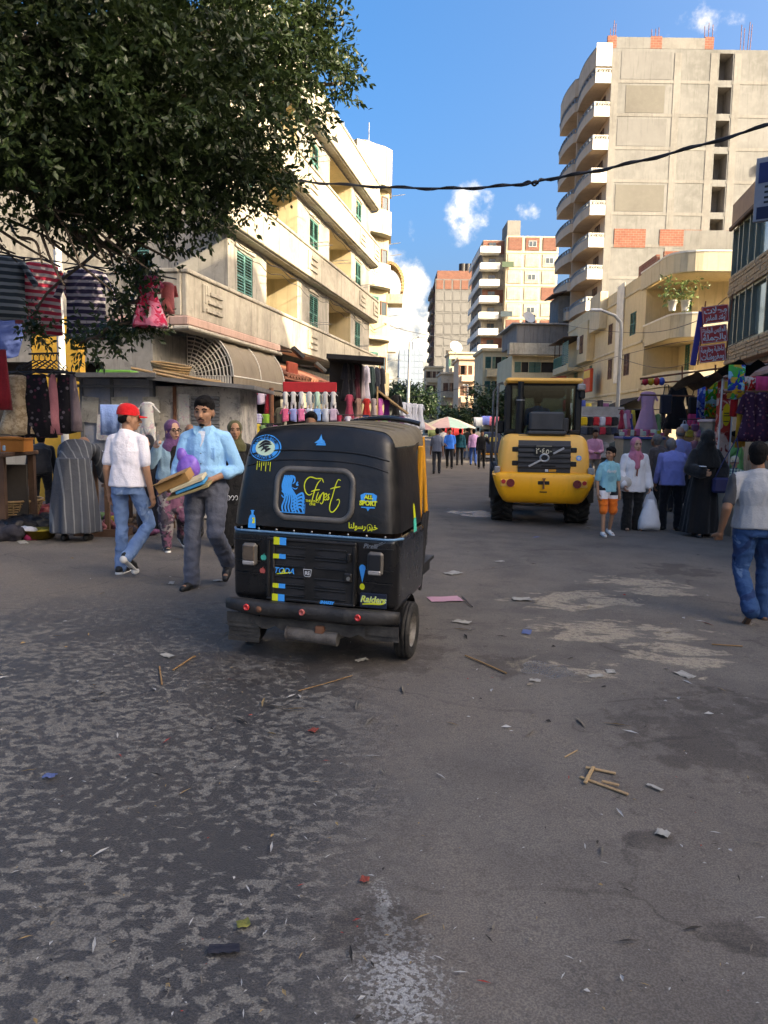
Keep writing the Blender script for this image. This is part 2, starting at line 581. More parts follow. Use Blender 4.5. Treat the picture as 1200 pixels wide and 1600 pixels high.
# ================================================================== buildings
defm('plaster_cream', (.40, .36, .285), .9, .45, .7, (.23, .21, .17), .25, 25, streak=.75, spots=.25)
defm('plaster_grey_cream', (.30, .28, .24), .9, .45, .8, (.17, .155, .13), .3, 25, streak=.8, spots=.35)
defm('plaster_yellow', (.55, .45, .28), .9, .25, .5, (.42, .34, .22), .2, 25, streak=.35)
defm('plaster_pale', (.50, .43, .30), .9, .25, .5, (.38, .33, .24), .2, 25, streak=.4)
defm('plaster_white', (.66, .64, .58), .85, .15, .8, (.5, .48, .43), .15, 25, streak=.3)
defm('plaster_peach', (.58, .43, .30), .88, .15, .8, None, .15, 25, streak=.3)
defm('cement', (.172, .173, .166), .92, .55, .16, (.105, .106, .10), .3, 18, streak=.35, spots=.12)
defm('cement_light', (.190, .186, .172), .92, .45, .3, (.135, .132, .122), .3, 18, streak=.3)
defm('cement_grey', (.155, .155, .15), .92, .3, .2, (.115, .115, .11), .3, 18, streak=.35)
defm('cement_dark', (.20, .19, .18), .9, .25, .6, None, .3, 20, streak=.5)
defm('trim_slate', (.22, .25, .27), .8, .15, 1)
defm('cornice_pink', (.46, .30, .24), .85, .2, 1.5, None, .15, 25, streak=.5)
defm('shutter_green', (.055, .17, .14), .6, .3, 3, (.03, .09, .08), .1, 30, streak=.4)
defm('shutter_teal', (.10, .25, .22), .65, .3, 3, (.06, .14, .13), .1, 30, streak=.5)
defm('shutter_brown', (.16, .085, .06), .65, .25, 3)
defm('frame_white', (.72, .71, .68), .5, .1, 3)
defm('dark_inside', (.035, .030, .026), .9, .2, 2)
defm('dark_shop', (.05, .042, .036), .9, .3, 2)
defm('grey_metal', (.28, .29, .30), .5, .3, 3, (.16, .14, .12), .1, 30, metal=.5, streak=.4)
defm('roof_tile', (.30, .12, .075), .85, .3, 5)
defm('wood_raw', (.36, .24, .12), .8, .3, 4, (.22, .14, .08), .3, 40)
defm('wood_dark', (.10, .055, .035), .75, .3, 4, None, .3, 40)
defm('black_plastic', (.018, .018, .020), .55, .3, 6)
defm('black_fabric', (.012, .012, .014), .9, .3, 6, None, .25, 60)
defm('rust', (.20, .085, .045), .9, .35, 6, (.08, .04, .03), .3, 40)
defm('plaster_sunny', (.40, .33, .20), .9, .3, .6, (.29, .235, .15), .2, 25, streak=.5)
def glass_mat():
 m, nt, bs = nodes_of('window_glass')
 v = coords(nt)
 n = noisen(nt, v, .9, 2, .5)
 c = mixc(nt, n, (.03, .04, .045), (.08, .10, .11))
 nt.links.new(c, bs.inputs['Base Color'])
 bs.inputs['Roughness'].default_value = .06
 bs.inputs['Specular IOR Level'].default_value = .8
 return m
MATDEF['window_glass'] = glass_mat
def mirror_glass():
 m, nt, bs = nodes_of('tinted_glass')
 v = coords(nt)
 n = noisen(nt, v, 1.2, 3, .5)
 c = mixc(nt, n, (.16, .24, .25), (.26, .36, .36))
 nt.links.new(c, bs.inputs['Base Color'])
 bs.inputs['Roughness'].default_value = .12
 bs.inputs['Metallic'].default_value = .55
 return m
MATDEF['tinted_glass'] = mirror_glass
def brick_mat(name, a, b, mortar, sc):
 def f():
  m, nt, bs = nodes_of(name)
  tc = nd(nt, 'ShaderNodeTexCoord')
  sep = nd(nt, 'ShaderNodeSeparateXYZ')
  nt.links.new(tc.outputs['Object'], sep.inputs[0])
  cb = nd(nt, 'ShaderNodeCombineXYZ')
  nt.links.new(mathn(nt, 'ADD', sep.outputs['X'], sep.outputs['Y']), cb.inputs['X'])
  nt.links.new(sep.outputs['Z'], cb.inputs['Y'])
  br = nd(nt, 'ShaderNodeTexBrick')
  br.inputs['Color1'].default_value = (*a, 1)
  br.inputs['Color2'].default_value = (*b, 1)
  br.inputs['Mortar'].default_value = (*mortar, 1)
  br.inputs['Scale'].default_value = sc
  br.inputs['Mortar Size'].default_value = .018
  br.inputs['Brick Width'].default_value = .5
  br.inputs['Row Height'].default_value = .22
  nt.links.new(cb.outputs[0], br.inputs['Vector'])
  v = coords(nt)
  n = noisen(nt, v, 1.3, 5, .6)
  c = mixc(nt, mathn(nt, 'MULTIPLY', ramp(nt, n, .4, .7), .45), br.outputs['Color'], tuple(x * .5 for x in a))
  nt.links.new(c, bs.inputs['Base Color'])
  bs.inputs['Roughness'].default_value = .93
  bumpn(nt, bs, br.outputs['Fac'], -.4, .02)
  return m
 MATDEF[name] = f
brick_mat('brick_red', (.22, .078, .05), (.18, .06, .04), (.19, .145, .11), 1.1)
brick_mat('brick_far', (.20, .08, .055), (.165, .062, .042), (.17, .13, .10), .8)
def win_mesh(w, h, frame='frame_white', cols=2, rows=1, depth=.06):
 def f(mb):
  t = .05
  mb.box(-w / 2, w / 2, -depth, 0, 0, t); mb.box(-w / 2, w / 2, -depth, 0, h - t, h)
  mb.box(-w / 2, -w / 2 + t, -depth + .002, -.002, t, h - t); mb.box(w / 2 - t, w / 2, -depth + .002, -.002, t, h - t)
  for i in range(1, cols):
   x = -w / 2 + w * i / cols
   mb.box(x - .025, x + .025, -depth + .004, -.004, t, h - t)
  for i in range(1, rows):
   z = h * i / rows
   mb.box(-w / 2 + t, w / 2 - t, -depth + .006, -.006, z - .02, z + .02)
 return shared(('window_frame', round(w, 2), round(h, 2), frame, cols, rows), frame, f)
def pane_mesh(w, h, mat='window_glass'):
 return shared(('pane', round(w, 2), round(h, 2), mat), mat, lambda mb: mb.box(-w / 2 + .03, w / 2 - .03, -.028, -.016, .03, h - .03))
def window(parent, x, y, z, w, h, M=I4, frame='frame_white', cols=2, rows=1, glass='window_glass'):
 """window standing in a wall plane that faces -Y; x,z = middle of the sill"""
 o = link('window', win_mesh(w, h, frame, cols, rows), parent, M @ TR(x, y, z))
 link('pane', pane_mesh(w, h, glass), o)
 return o
def shutter_mesh(w, h, mat):
 def f(mb):
  t = .055
  mb.box(-w / 2, w / 2, -.045, 0, 0, t); mb.box(-w / 2, w / 2, -.045, 0, h - t, h)
  leaves = 2 if w > .75 else 1
  for i in range(leaves):
   xa, xb = -w / 2 + w * i / leaves, -w / 2 + w * (i + 1) / leaves
   mb.box(xa + .004, xa + t, -.043, -.002, t, h - t); mb.box(xb - t, xb - .004, -.043, -.002, t, h - t)
   mb.box(xa + t, xb - t, -.042, -.003, h * .5 - .03, h * .5 + .03)
   n = max(6, int(h / .085))
   for k in range(n):
    z = t + (h - 2 * t) * (k + .5) / n
    if abs(z - h * .5) < .05: continue
    mb.box(xa + t, xb - t, -.004, .004, -.036, .036, M=TR(0, -.022, z, rx=R(-48)))
 return shared(('shutter', round(w, 2), round(h, 2), mat), mat, f)
def shutter(parent, x, y, z, w, h, mat='shutter_green', M=I4, open_=0.0):
 o = link('shutter', shutter_mesh(w, h, mat), parent, M @ TR(x, y, z))
 return o
def railing_bars(mb, x0, x1, y, z0, z1, step=.12, r=.012):
 mb.box(x0, x1, y - .02, y + .02, z1 - .04, z1)
 mb.box(x0, x1, y - .02, y + .02, z0, z0 + .03)
 n = int((x1 - x0) / step)
 for i in range(n + 1):
  x = x0 + (x1 - x0) * i / max(1, n)
  mb.box(x - r, x + r, y - r, y + r, z0 + .03, z1 - .04)
def frame_yaw(d):
 """yaw of a local frame whose +X runs along d (so +Y is to the left of d)"""
 return math.atan2(d[1], d[0])
# ------------------------------------------------------------------ L1: apartment block on the left with shop awnings
L1_DIR = Vector((.1838, .983))
L1_O = Vector((-4.45, 17.3, 0.0))
def build_left_block():
 t = thing('apartment_building', 'cream four-storey block with green shutters and long balconies, behind the leafy tree', 'building', L1_O, frame_yaw(L1_DIR))
 S0, S1 = 3.3, 21.3
 YW = .32                       # wall plane behind the balcony fronts
 slabs = [4.0, 6.63, 9.28, 11.95]
 wins = [(3.95, 5.15), (10.9, 12.05), (18.2, 19.3)]
 logs = [(6.3, 9.4), (13.6, 17.3)]
 # walls, floor by floor, with real openings and deep loggias
 mb = MB()
 for k in range(3):
  z0, z1 = slabs[k], slabs[k + 1]
  wh = [(a, b, z0 + .9, z0 + 2.18) for a, b in wins]
  lh = [(a, b, z0 + .02, z1 - .22) for a, b in logs]
  xs = sorted({S0, S1, *[q for h in wh + lh for q in h[:2]]})
  for a, b in zip(xs, xs[1:]):
   hh = [h for h in wh + lh if h[0] - 1e-6 <= a and b <= h[1] + 1e-6]
   if not hh:
    mb.wall(a, b, z0, z1, [], YW, 0, 0)
   elif hh[0] in wh:
    mb.wall(a, b, z0, z1, hh, YW, .14, 0)
   else:
    mb.wall(a, b, z0, z1, hh, YW, 1.9, 0, 1, back=True)
  # end wall facing the camera, with a shutter window hole
  mb.M = TR(S0, YW, 0, R(-90))
  mb.wall(-7.5, 0, z0, z1, [(-3.4, -2.2, z0 + .9, z0 + 2.18)], 0, .14, 0)
  mb.M = TR(S1, YW, 0, R(90))
  mb.wall(0, 7, z0, z1, [], 0, .1, 0)
  mb.M = I4
 mb.box(S0 + .01, S1 - .01, YW + 2.6, 7.5, 4.0, 11.9, 0)
 mb.build('wall', ['plaster_grey_cream', 'plaster_yellow'], t)
 # slabs and balcony fronts
 for k in range(4):
  z0 = slabs[k]
  s_a = -.02 if k == 0 else 2.2
  mb = MB()
  mb.box(s_a + .03, S1 + .28, .03, YW + .25, z0 - .14, z0 + .005, 0)
  if k == 0:
   mb.box(-.0, S0 + .01, .03, 6.0, z0 - .16, z0 - .002, 0)
  mb.build('floor_slab', 'plaster_cream', t)
  top = z0 + (.82 if k < 3 else 1.0)
  mb = MB()
  mb.bbox(s_a, S1 + .3, -.06, .06, z0 - .1, top, .02)
  mb.bbox(s_a - .03, S1 + .34, -.10, .10, top + .002, top + .10, .02)
  if k == 0:
   mb.bbox(-.06, .06, .062, 5.8, z0 - .1, top - .001, .02)
   mb.bbox(-.10, .10, .102, 5.85, top + .003, top + .099, .02)
  # rounded far end
  pts = [(S1 + .3 + .55 * math.sin(a), .55 - .55 * math.cos(a)) for a in [R(x) for x in range(0, 100, 15)]]
  prev = None
  for (x, y) in pts:
   if prev is not None:
    mb.quad((prev[0], prev[1], z0 - .1), (x, y, z0 - .1), (x, y, top), (prev[0], prev[1], top))
   prev = (x, y)
  mb.build('balcony_front', 'plaster_cream', t)
  # stepped plaster ornaments
  if k < 3:
   for s in ((1.0, 9.6, 17.55, 20.6) if k == 0 else (9.6, 17.55, 20.6)):
    mb = MB()
    for q in range(3):
     zz = z0 + .12 + q * .2
     mb.bbox(s + .12 * q, s + .95, -.105, -.055, zz, zz + .09, .01)
     mb.bbox(s - .22 + .12 * q, s - .22 + .12 * q + .08, -.105, -.055, zz - .02, z0 + .72, .01)
    mb.build('ornament', 'plaster_cream', t)
 # pink cornice under the first balcony
 mb = MB()
 mb.bbox(-.16, 6.2, -.16, .3, 3.68, 3.89, .03)
 mb.bbox(-.16, .3, .302, 5.8, 3.68, 3.888, .03)
 mb.build('cornice', 'cornice_pink', t)
 mb = MB()
 mb.bbox(-.20, 6.25, -.20, .2, 3.58, 3.677, .03)
 mb.bbox(-.20, .2, .202, 5.8, 3.581, 3.676, .03)
 mb.build('cornice', 'plaster_cream', t)
 # shutters
 for k in range(3):
  for i, (a, b) in enumerate(wins):
   shutter(t, (a + b) / 2, YW + .06, slabs[k] + .9, b - a, 1.28, 'shutter_teal' if i == 0 else 'shutter_green')
  shutter(t, -2.8, .06, slabs[k] + .9, 1.2, 1.28, 'shutter_teal', TR(S0, YW, 0, R(-90)))
  for (a, b) in wins:
   mb = MB()
   mb.bbox(a - .14, b + .14, YW - .05, YW + .01, slabs[k] + 2.24, slabs[k] + 2.36, .015)
   mb.build('lintel', 'plaster_cream', t)
  # balcony doors at the back of the loggias
  for (a, b) in logs:
   shutter(t, b - .9, YW + 1.88, slabs[k] + .03, 1.0, 2.1, 'shutter_green')
 # ground floor: shop bays between piers
 mb = MB()
 GY = .78
 bays = [(.5, 5.4), (6.3, 9.0), (9.7, 13.0), (13.6, 16.9), (17.5, 20.6)]
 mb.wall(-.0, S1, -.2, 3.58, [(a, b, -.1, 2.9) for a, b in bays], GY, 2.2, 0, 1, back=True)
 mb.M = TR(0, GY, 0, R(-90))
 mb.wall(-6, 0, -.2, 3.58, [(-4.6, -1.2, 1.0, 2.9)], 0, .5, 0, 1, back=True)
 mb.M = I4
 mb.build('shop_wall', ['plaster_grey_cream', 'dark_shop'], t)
 # small shop signs and a tiled canopy
 mb = MB()
 for i in range(16):
  x = 6.4 + i * .32
  mb.tube([(x, -.35, 3.02), (x, .75, 3.45)], .14, 8, sm=True, ell=.5)
 mb.box(6.2, 11.4, -.3, .75, 2.9, 2.98)
 mb.build('tile_canopy', 'roof_tile', t)
 mb = MB()
 mb.bbox(6.5, 7.5, -.3, -.22, 3.05, 3.45, .02)
 mb.build('sign_board', colmat('#8a3a26'), t)
 mb = MB()
 mb.bbox(9.4, 12.4, .1, .2, 2.1, 3.0, .02)
 mb.build('sign_board', colmat('#a79a80', var=.4, streak=.7), t)
 for i in range(7):
  mb = MB()
  mb.bbox(9.7 + i * .38, 9.9 + i * .38, .07, .11, 2.3, 2.3 + rnd.uniform(.3, .55), .01)
  mb.build('sign_letter', colmat('#3c4f5c'), t)
 # brown barrel awning with a fan of slats at its end
 build_barrel_awning(t)
 # flood lights over the shops
 for (s, z, a) in ((5.9, 3.55, .5), (8.4, 3.3, .4), (16.6, 3.75, .9)):
  mb = MB()
  mb.tube([(s, -.1, z + .15), (s, -.6, z + .1)], .02, 6)
  mb.bbox(-.16, .16, -.06, .06, -.22, .22, .02, M=TR(s + .1, -.75, z + .1, a, rx=R(-50)))
  mb.build('flood_light', 'black_plastic', t)
 # cables stapled along the first and second balcony
 for (k, off) in ((0, .0), (1, .05)):
  mb = MB()
  pts = []
  for i in range(40):
   s = 2.6 + i * .47
   pts.append((s, -.13 - off, slabs[k] + 2.15 - .12 * math.sin(i * .8) ** 2 - .05 * noise.noise(Vector((i * .7, k, 0)))))
  mb.tube(pts, .014, 5)
  pts = [(p[0], p[1] - .01, p[2] - .16 - .1 * math.sin(i * .33) ** 2) for i, p in enumerate(pts)]
  mb.tube(pts, .010, 5)
  mb.build('cable', 'black_plastic', t)
 # brackets carrying washing lines
 for s, k in ((9.5, 0), (16.9, 0), (9.5, 1), (12.4, 1), (17.4, 1), (9.2, 2)):
  mb = MB()
  z = slabs[k] + .95
  for q in (0, .5):
   mb.tube([(s + q, -.1, z), (s + q, -.75, z + .03)], .012, 5)
  for q in (.3, .5, .7):
   mb.tube([(s, -q, z + .02), (s + .5, -q, z + .02)], .006, 4)
  mb.build('washing_line', 'grey_metal', t)
defm('awning_brown', (.20, .165, .12), .9, .25, 1.2, (.13, .105, .08), .2, 60, streak=.3)
defm('awning_frame', (.55, .52, .46), .6, .2, 3)
def build_barrel_awning(t):
 sa, sb, yw, rad, zc = 1.7, 5.6, .74, 1.18, 2.7
 mb = MB()
 seg = 9
 def arc(i, r=rad):
  a = R(90) * i / seg
  return (yw - r * math.sin(a), zc + r * math.cos(a))
 for b in range(4):
  xa, xb = sa + (sb - sa) * b / 4, sa + (sb - sa) * (b + 1) / 4
  rings = []
  for q in range(5):
   x = xa + (xb - xa) * q / 4
   sag = .035 * math.sin(math.pi * q / 4)
   rings.append([(x, *arc(i, rad - sag * math.sin(math.pi * i / seg))) for i in range(seg + 1)])
  mb.rings(rings, 0, cap=False, closed=False)
 o = mb.build('awning_cover', 'awning_brown', t)
 mb = MB()
 n = 40
 for i in range(n):                       # scalloped valance
  xa, xb = sa + (sb - sa) * i / n, sa + (sb - sa) * (i + 1) / n
  mb.box(xa + .008, xb - .008, yw - rad - .004, yw - rad + .004, zc - .36 + .02 * (i % 2), zc + .0)
 mb.build('valance', 'awning_brown', t)
 # end fan: slats between concentric ribs
 for x in (sa,):
  mb = MB()
  for j in range(8):
   a = R(90) * j / 7
   mb.tube([(x, yw - .05 * math.sin(a), zc + .05 * math.cos(a)), (x, yw - rad * math.sin(a), zc + rad * math.cos(a))], .013, 6)
  mb.build('fan_rib', 'awning_frame', t)
  for j in range(7):
   a0, a1 = R(90) * (j + .04) / 7, R(90) * (j + .96) / 7
   for q in range(11):
    r0 = .18 + q * .094
    r1 = r0 + .034
    key = ('fan_slat', j, q)
    def f(mb, a0=a0, a1=a1, r0=r0, r1=r1):
     pts = [(-r0 * math.sin(a0), r0 * math.cos(a0)), (-r0 * math.sin(a1), r0 * math.cos(a1)),
       (-r1 * math.sin(a1), r1 * math.cos(a1)), (-r1 * math.sin(a0), r1 * math.cos(a0))]
     mb.prism(pts, -.006, .006, axis='x')
    link('fan_slat', shared(key, 'awning_frame', f), t, TR(x, yw, zc))
 for q in range(18):
  link('end_slat', shared('end_slat', 'awning_frame', lambda mb: mb.box(-.005, .005, -.022, .022, -.36, -.01)), t, TR(sa, yw - rad * q / 18, zc))
 mb = MB()
 for x in (sa - .02, (sa + sb) / 2, sb + .02):
  mb.tube([(x, *arc(i, rad + .012)) for i in range(seg + 1)], .016, 6)
 mb.tube([(sa, yw - rad, zc), (sb, yw - rad, zc)], .018, 6)
 mb.build('awning_frame', 'awning_frame', t)
build_left_block()
# ------------------------------------------------------------------ L2: taller cream block at the end of the left row
def build_left_end():
 o = Vector((-.45, 41.0, -.2))
 t = thing('apartment_building', 'sunlit cream block with stacked corner balconies at the far end of the left row', 'building', o)
 top = 16.1
 # outline (x right, y away): chamfered corner towards the street
 cor = [(-6, 0), (-.75, 0), (.50, 1.5), (.28, 9), (-6, 9)]
 mb = MB()
 mb.prism(cor, -.2, top)
 mb.build('wall', 'plaster_sunny', t)
 levels = [3.5, 6.4, 9.1, 11.8, 14.2]
 for k, z in enumerate(levels):
  h = [1.0, 1.05, 1.0, 1.0, 1.7][k]
  poly = [(-1.35, -.55), (-1.15, -.85), (.25, .2), (.62, .75), (.62, 2.6), (.2, 2.6), (-1.3, .3)]
  mb = MB()
  mb.prism(poly, z - .2, z - .02)
  mb.build('floor_slab', 'plaster_cream', t)
  mb = MB()
  for (a, b) in zip(poly[:5], poly[1:5]):
   d = Vector((b[0] - a[0], b[1] - a[1], 0))
   mb.box(0, d.length, 0, .1, z - .02, z + h, M=TR(a[0], a[1], 0, math.atan2(d.y, d.x)))
  mb.build('balcony_front', 'plaster_sunny' if k not in (2,) else 'plaster_pale', t)
  d = Vector((1.25, 1.5)).normalized()
  M = TR(-.75, 0, z, math.atan2(d.y, d.x))
  if k < 4:
   shutter(t, .75, -.01, .1, .8, 2.0, 'shutter_green', M)
   window(t, 1.55, -.01, .9, .5, 1.0, M, 'shutter_brown', 1)
 # roof parapet and aerial rods
 mb = MB()
 mb.prism([(-6, -.12), (-.7, -.12), (.62, 1.45), (.4, 9.1), (-6, 9.1)], top - .9, top + .001)
 mb.build('roof_parapet', 'plaster_sunny', t)
 for x in (-1.9, -.6):
  one('aerial', 'grey_metal', t, lambda mb: mb.tube([(x, .6, top), (x, .6, top + 1.1)], .02, 5))
 # woven shade hood over a window, wires and small brackets on the street side
 one('shade_hood', 'wood_raw', t, lambda mb: [mb.tube([(.5 + .8 * math.sin(R(a)), 1.4, 9.3 + 1.1 * math.cos(R(a))), (.5 + .8 * math.sin(R(a)), 3.0, 9.3 + 1.1 * math.cos(R(a)))], .09, 6) for a in range(0, 115, 9)])
 one('shade_hood', 'plaster_cream', t, lambda mb: mb.box(.45, 1.3, 1.4, 3.0, 8.25, 8.75))
 for z in (4.2, 5.2, 6.9, 7.6, 10.8, 11.4, 13.9):
  one('bracket', 'grey_metal', t, lambda mb: mb.tube([(.5, 1.8, z), (1.1 + .3 * rnd.random(), 1.8, z + .1)], .018, 5))
 one('air_conditioner', 'frame_white', t, lambda mb: mb.bbox(.5, 1.0, 1.8, 2.6, 5.7, 6.3, .04))
build_left_end()
# ------------------------------------------------------------------ R1: brick and glass block at the right edge
defm('stone_strip', (.40, .30, .19), .9, .3, 6, (.24, .18, .12), .3, 40)
defm('stone_band', (.36, .24, .16), .9, .25, 2, (.26, .18, .13), .3, 30, streak=.3)
defm('alu_frame', (.20, .21, .17), .45, .15, 4, metal=.4)
defm('render_pinkish', (.40, .24, .20), .9, .2, 2)
R1_DIR = -Vector((.187, 1.0)).normalized()
def build_glass_block():
 o = Vector((9.55, 22.0, -.25))
 t = thing('shop_building', 'glass-fronted shop block with stone strip bands at the edge of the street', 'building', o, frame_yaw(R1_DIR))
 Lg = 15.0
 mb = MB()
 mb.box(0, Lg, .25, 9, 0, 7.8, 0)
 mb.build('wall', 'plaster_grey_cream', t)
 bands = [(3.62, 4.08), (5.46, 6.0)]
 mb = MB()
 for za, zb in bands:
  mb.box(-.02, Lg, .02, .25, za, zb)
 mb.build('band_core', 'stone_band', t)
 mb = MB()
 mb.bbox(-.06, Lg, -.04, .26, 7.4, 8.0, .02)
 mb.build('roof_band', 'stone_band', t)
 mb = MB()
 mb.bbox(-.10, Lg, -.10, .0, 7.28, 7.395, .02)
 mb.build('roof_band', 'wood_dark', t)
 # stone strips, each its own piece
 r2 = random.Random(5)
 for za, zb in bands:
  rows = int((zb - za) / .085)
  for i in range(rows):
   x = -.02 - r2.random() * .2
   z = za + (zb - za) * i / rows
   while x < 6.2:
    w = r2.choice((.28, .36, .46))
    d = r2.choice((0, 1, 2))
    me = shared(('stone', w, d), 'stone_strip', lambda mb: mb.bbox(0, w - .012, -.03 - .012 * d, .022, .004, (zb - za) / rows - .006, .008))
    link('stone', me, t, TR(max(x, -.02), 0, z))
    x += w
 # glazing: mullions and panes
 for za, zb in ((4.08, 5.46), (6.0, 7.3)):
  x = 0.02
  ws = [.62, .42, .62, .62, 1.2, .8, .8, .8, .8, .8, .8, .8, .8]
  for i, w in enumerate(ws):
   me = shared(('window_frame_tall', w, zb - za), 'alu_frame', lambda mb: (mb.box(0, .06, .0, .2, 0, zb - za), mb.box(.06, w, .02, .18, 0, .06), mb.box(.06, w, .02, .18, zb - za - .06, zb - za)))
   f = link('window', me, t, TR(x, 0, za))
   if not (i == 1 and za < 5):
    link('pane', shared(('pane_tall', w, zb - za), 'tinted_glass', lambda mb: mb.box(.06, w, .10, .115, .06, zb - za - .06)), f)
   else:
    link('curtain', shared('curtain_dark', 'shutter_brown', lambda mb: mb.box(.06, w, .2, .22, .06, zb - za - .06)), f)
   x += w
 one('shop_front', 'dark_shop', t, lambda mb: mb.box(0, Lg, .3, .4, .0, 3.55))
 mb = MB()
 mb.prism([(-.6, 2.98), (.28, 3.45), (.28, 3.52), (-.6, 3.06)], .5, 9, axis='x')
 mb.build('canopy', 'render_pinkish', t)
build_glass_block()
# ------------------------------------------------------------------ R2: yellow corner block on the right
R2_C = Vector((13.95, 38.0, -.45))
R2_DIR = -Vector((.042, 1.0)).normalized()      # street face, running towards the camera
R2_LEN = 27.0
def build_yellow_block():
 o = Vector((R2_C.x + .042 * R2_LEN, R2_C.y + R2_LEN, R2_C.z))
 t = thing('apartment_building', 'pale yellow corner block with rounded balconies and brown shutters, beside the glass-fronted block', 'building', o, frame_yaw(R2_DIR))
 Lq = R2_LEN
 f1, f2, f3, top = 4.55, 6.8, 9.8, 10.3
 # the loggia at the corner cuts the block: walls stop at x = Lq-5
 xe = Lq - 5.0
 A = lambda x: x
 wins_hi = [(4.3, 5.1, 'shutter_brown'), (8.0, 8.9, 'shutter_brown'), (13.7, 14.9, 'shutter_brown'), (18.9, 20.2, 'shutter_green')]
 wins_lo = [(8.5, 9.4, 'shutter_green'), (14.0, 15.2, 'shutter_brown'), (17.9, 19.2, 'shutter_brown')]
 mb = MB()
 holes = [(a, b, f2 + .55, f2 + 1.85) for a, b, _ in wins_hi] + [(a, b, f1 + .55, f1 + 1.85) for a, b, _ in wins_lo]
 holes += [(.6, 6.6, f2 - .9, f2 + .35)] if False else []
 mb.wall(0, xe, f1 - .5, top + .2, holes, 0, .16, 0)
 mb.box(.01, xe - .01, .5, 9, f1 - .5, top - .05, 0)
 mb.M = TR(xe, 0, 0, R(90))
 mb.wall(0, 9, f1 - .5, top + .2, [], 0, .1, 0)          # end wall towards the loggia
 mb.M = I4
 mb.build('wall', 'plaster_yellow', t)
 for a, b, mname in wins_hi:
  shutter(t, (a + b) / 2, .07, f2 + .55, b - a, 1.3, mname)
 for a, b, mname in wins_lo:
  shutter(t, (a + b) / 2, .07, f1 + .55, b - a, 1.3, mname)
 # inner walls of the corner loggia (facing the camera and the street)
 mb = MB()
 mb.M = TR(xe + 2.6, 1.9, 0, R(90))
 mb.wall(0, 10, f1 - .5, f3 + .2, [(3.3, 4.9, f2 + .55, f2 + 2.1), (3.2, 4.6, f1 - .1, f1 + 1.4)], 0, .16, 0)
 mb.M = I4
 mb.wall(xe, xe + 2.6, f1 - .5, f3 + .2, [(xe + 1.0, xe + 1.8, f1 + .2, f1 + 1.9), (xe + .9, xe + 1.7, f2 + .4, f2 + 2.0)], 1.9, .16, 0)
 mb.box(xe + .01, xe + 2.59, 2.1, 11, f1 - .5, f3 + .1, 0)
 mb.build('wall', 'plaster_yellow', t)
 M90 = TR(xe + 2.6, 1.9, 0, R(90))
 shutter(t, 4.1, .07, f2 + .55, 1.6, 1.55, 'shutter_green', M90)
 shutter(t, 3.9, .07, f1 - .1, 1.4, 1.5, 'shutter_green', M90)
 shutter(t, xe + 1.4, 1.97, f1 + .2, .8, 1.7, 'shutter_green')
 shutter(t, xe + 1.3, 1.97, f2 + .4, .8, 1.6, 'shutter_green')
 # rounded balcony fronts: street side, quarter round, camera side
 def front_path(off=0.0, r=1.1):
  pts = [(xe - .3, -off)]
  cx, cy = Lq - r, r
  for a in range(-90, 1, 15):
   pts.append((cx + (r + off) * math.cos(R(a)), cy + (r + off) * math.sin(R(a))))
  pts.append((Lq + off, 11))
  return pts
 def band(name, z0, z1, mat, off=0.0, th=.12):
  mb = MB()
  po, pi = front_path(off), front_path(off - th)
  for i in range(len(po) - 1):
   a, b, c, d = po[i], po[i + 1], pi[i + 1], pi[i]
   mb.quad((*a, z0), (*b, z0), (*b, z1), (*a, z1))
   mb.quad((*d, z1), (*c, z1), (*c, z0), (*d, z0))
   mb.quad((*a, z1), (*b, z1), (*c, z1), (*d, z1))
   mb.quad((*d, z0), (*c, z0), (*b, z0), (*a, z0))
  mb.build(name, mat, t)
 def slab(z0, z1):
  mb = MB()
  mb.prism(front_path(-.02) + [(xe - .3, 11)], z0, z1)
  mb.build('floor_slab', 'plaster_yellow', t)
 slab(f1 - .45, f1 - .25); slab(f2 - .35, f2 - .12); slab(f3 - .3, f3 - .05)
 band('balcony_front', f1 - .45, f1 + .30, 'plaster_pale')
 band('balcony_front', f2 - .35, f2 + .75, 'plaster_pale')
 band('balcony_front', f3 - .3, top + .1, 'plaster_pale', .25)
 band('coping', f2 + .75, f2 + .83, 'plaster_white', .03, .18)
 band('coping', top + .1, top + .18, 'plaster_white', .28, .18)
 # potted plants stand on the balcony rail (things of their own, made later); roof additions
 mb = MB()
 mb.M = TR(Lq - 4, 3.5, 0, R(90))
 mb.wall(-2, 9, top, top + 2.1, [(.6, 1.3, top + .4, top + 1.9), (6.6, 7.2, top + .9, top + 1.7)], 0, .25, 0, back=True)
 mb.build('roof_wall', 'cement', t)
 one('roof_wall', 'brick_red', t, lambda mb: mb.box(Lq - 3.2, Lq - 3.0, 6.8, 11, top, top + 1.4))
 one('roof_wall', 'brick_red', t, lambda mb: mb.box(Lq - 9, Lq - 5.6, .6, .8, top + .2, top + 1.2))
 one('roof_wall', 'brick_red', t, lambda mb: mb.box(Lq - 5.4, Lq - 5.2, .9, 3.3, top + .2, top + 1.3))
 for x in (2.3, 4.9):
  one('roof_pier', 'plaster_pale', t, lambda mb: mb.bbox(Lq - 3.6, Lq - 3.1, 1.8 + x, 2.3 + x, top, top + 1.9 - .2 * x, .06))
 # projecting room and cornice lines on the street face
 mb = MB()
 mb.bbox(6.6, 9.9, -.55, -.003, f2 - .15, f2 + 2.7, .02)
 mb.build('bay_box', 'plaster_yellow', t)
 shutter(t, 8.2, -.56, f2 + .5, 1.0, 1.3, 'shutter_brown')
 window(t, 7.1, -.56, f2 + .9, .6, .9)
 mb = MB()
 mb.bbox(10.2, 13.2, -.5, -.003, f2 + 1.7, top + .6, .02)
 mb.build('bay_box', 'plaster_pale', t)
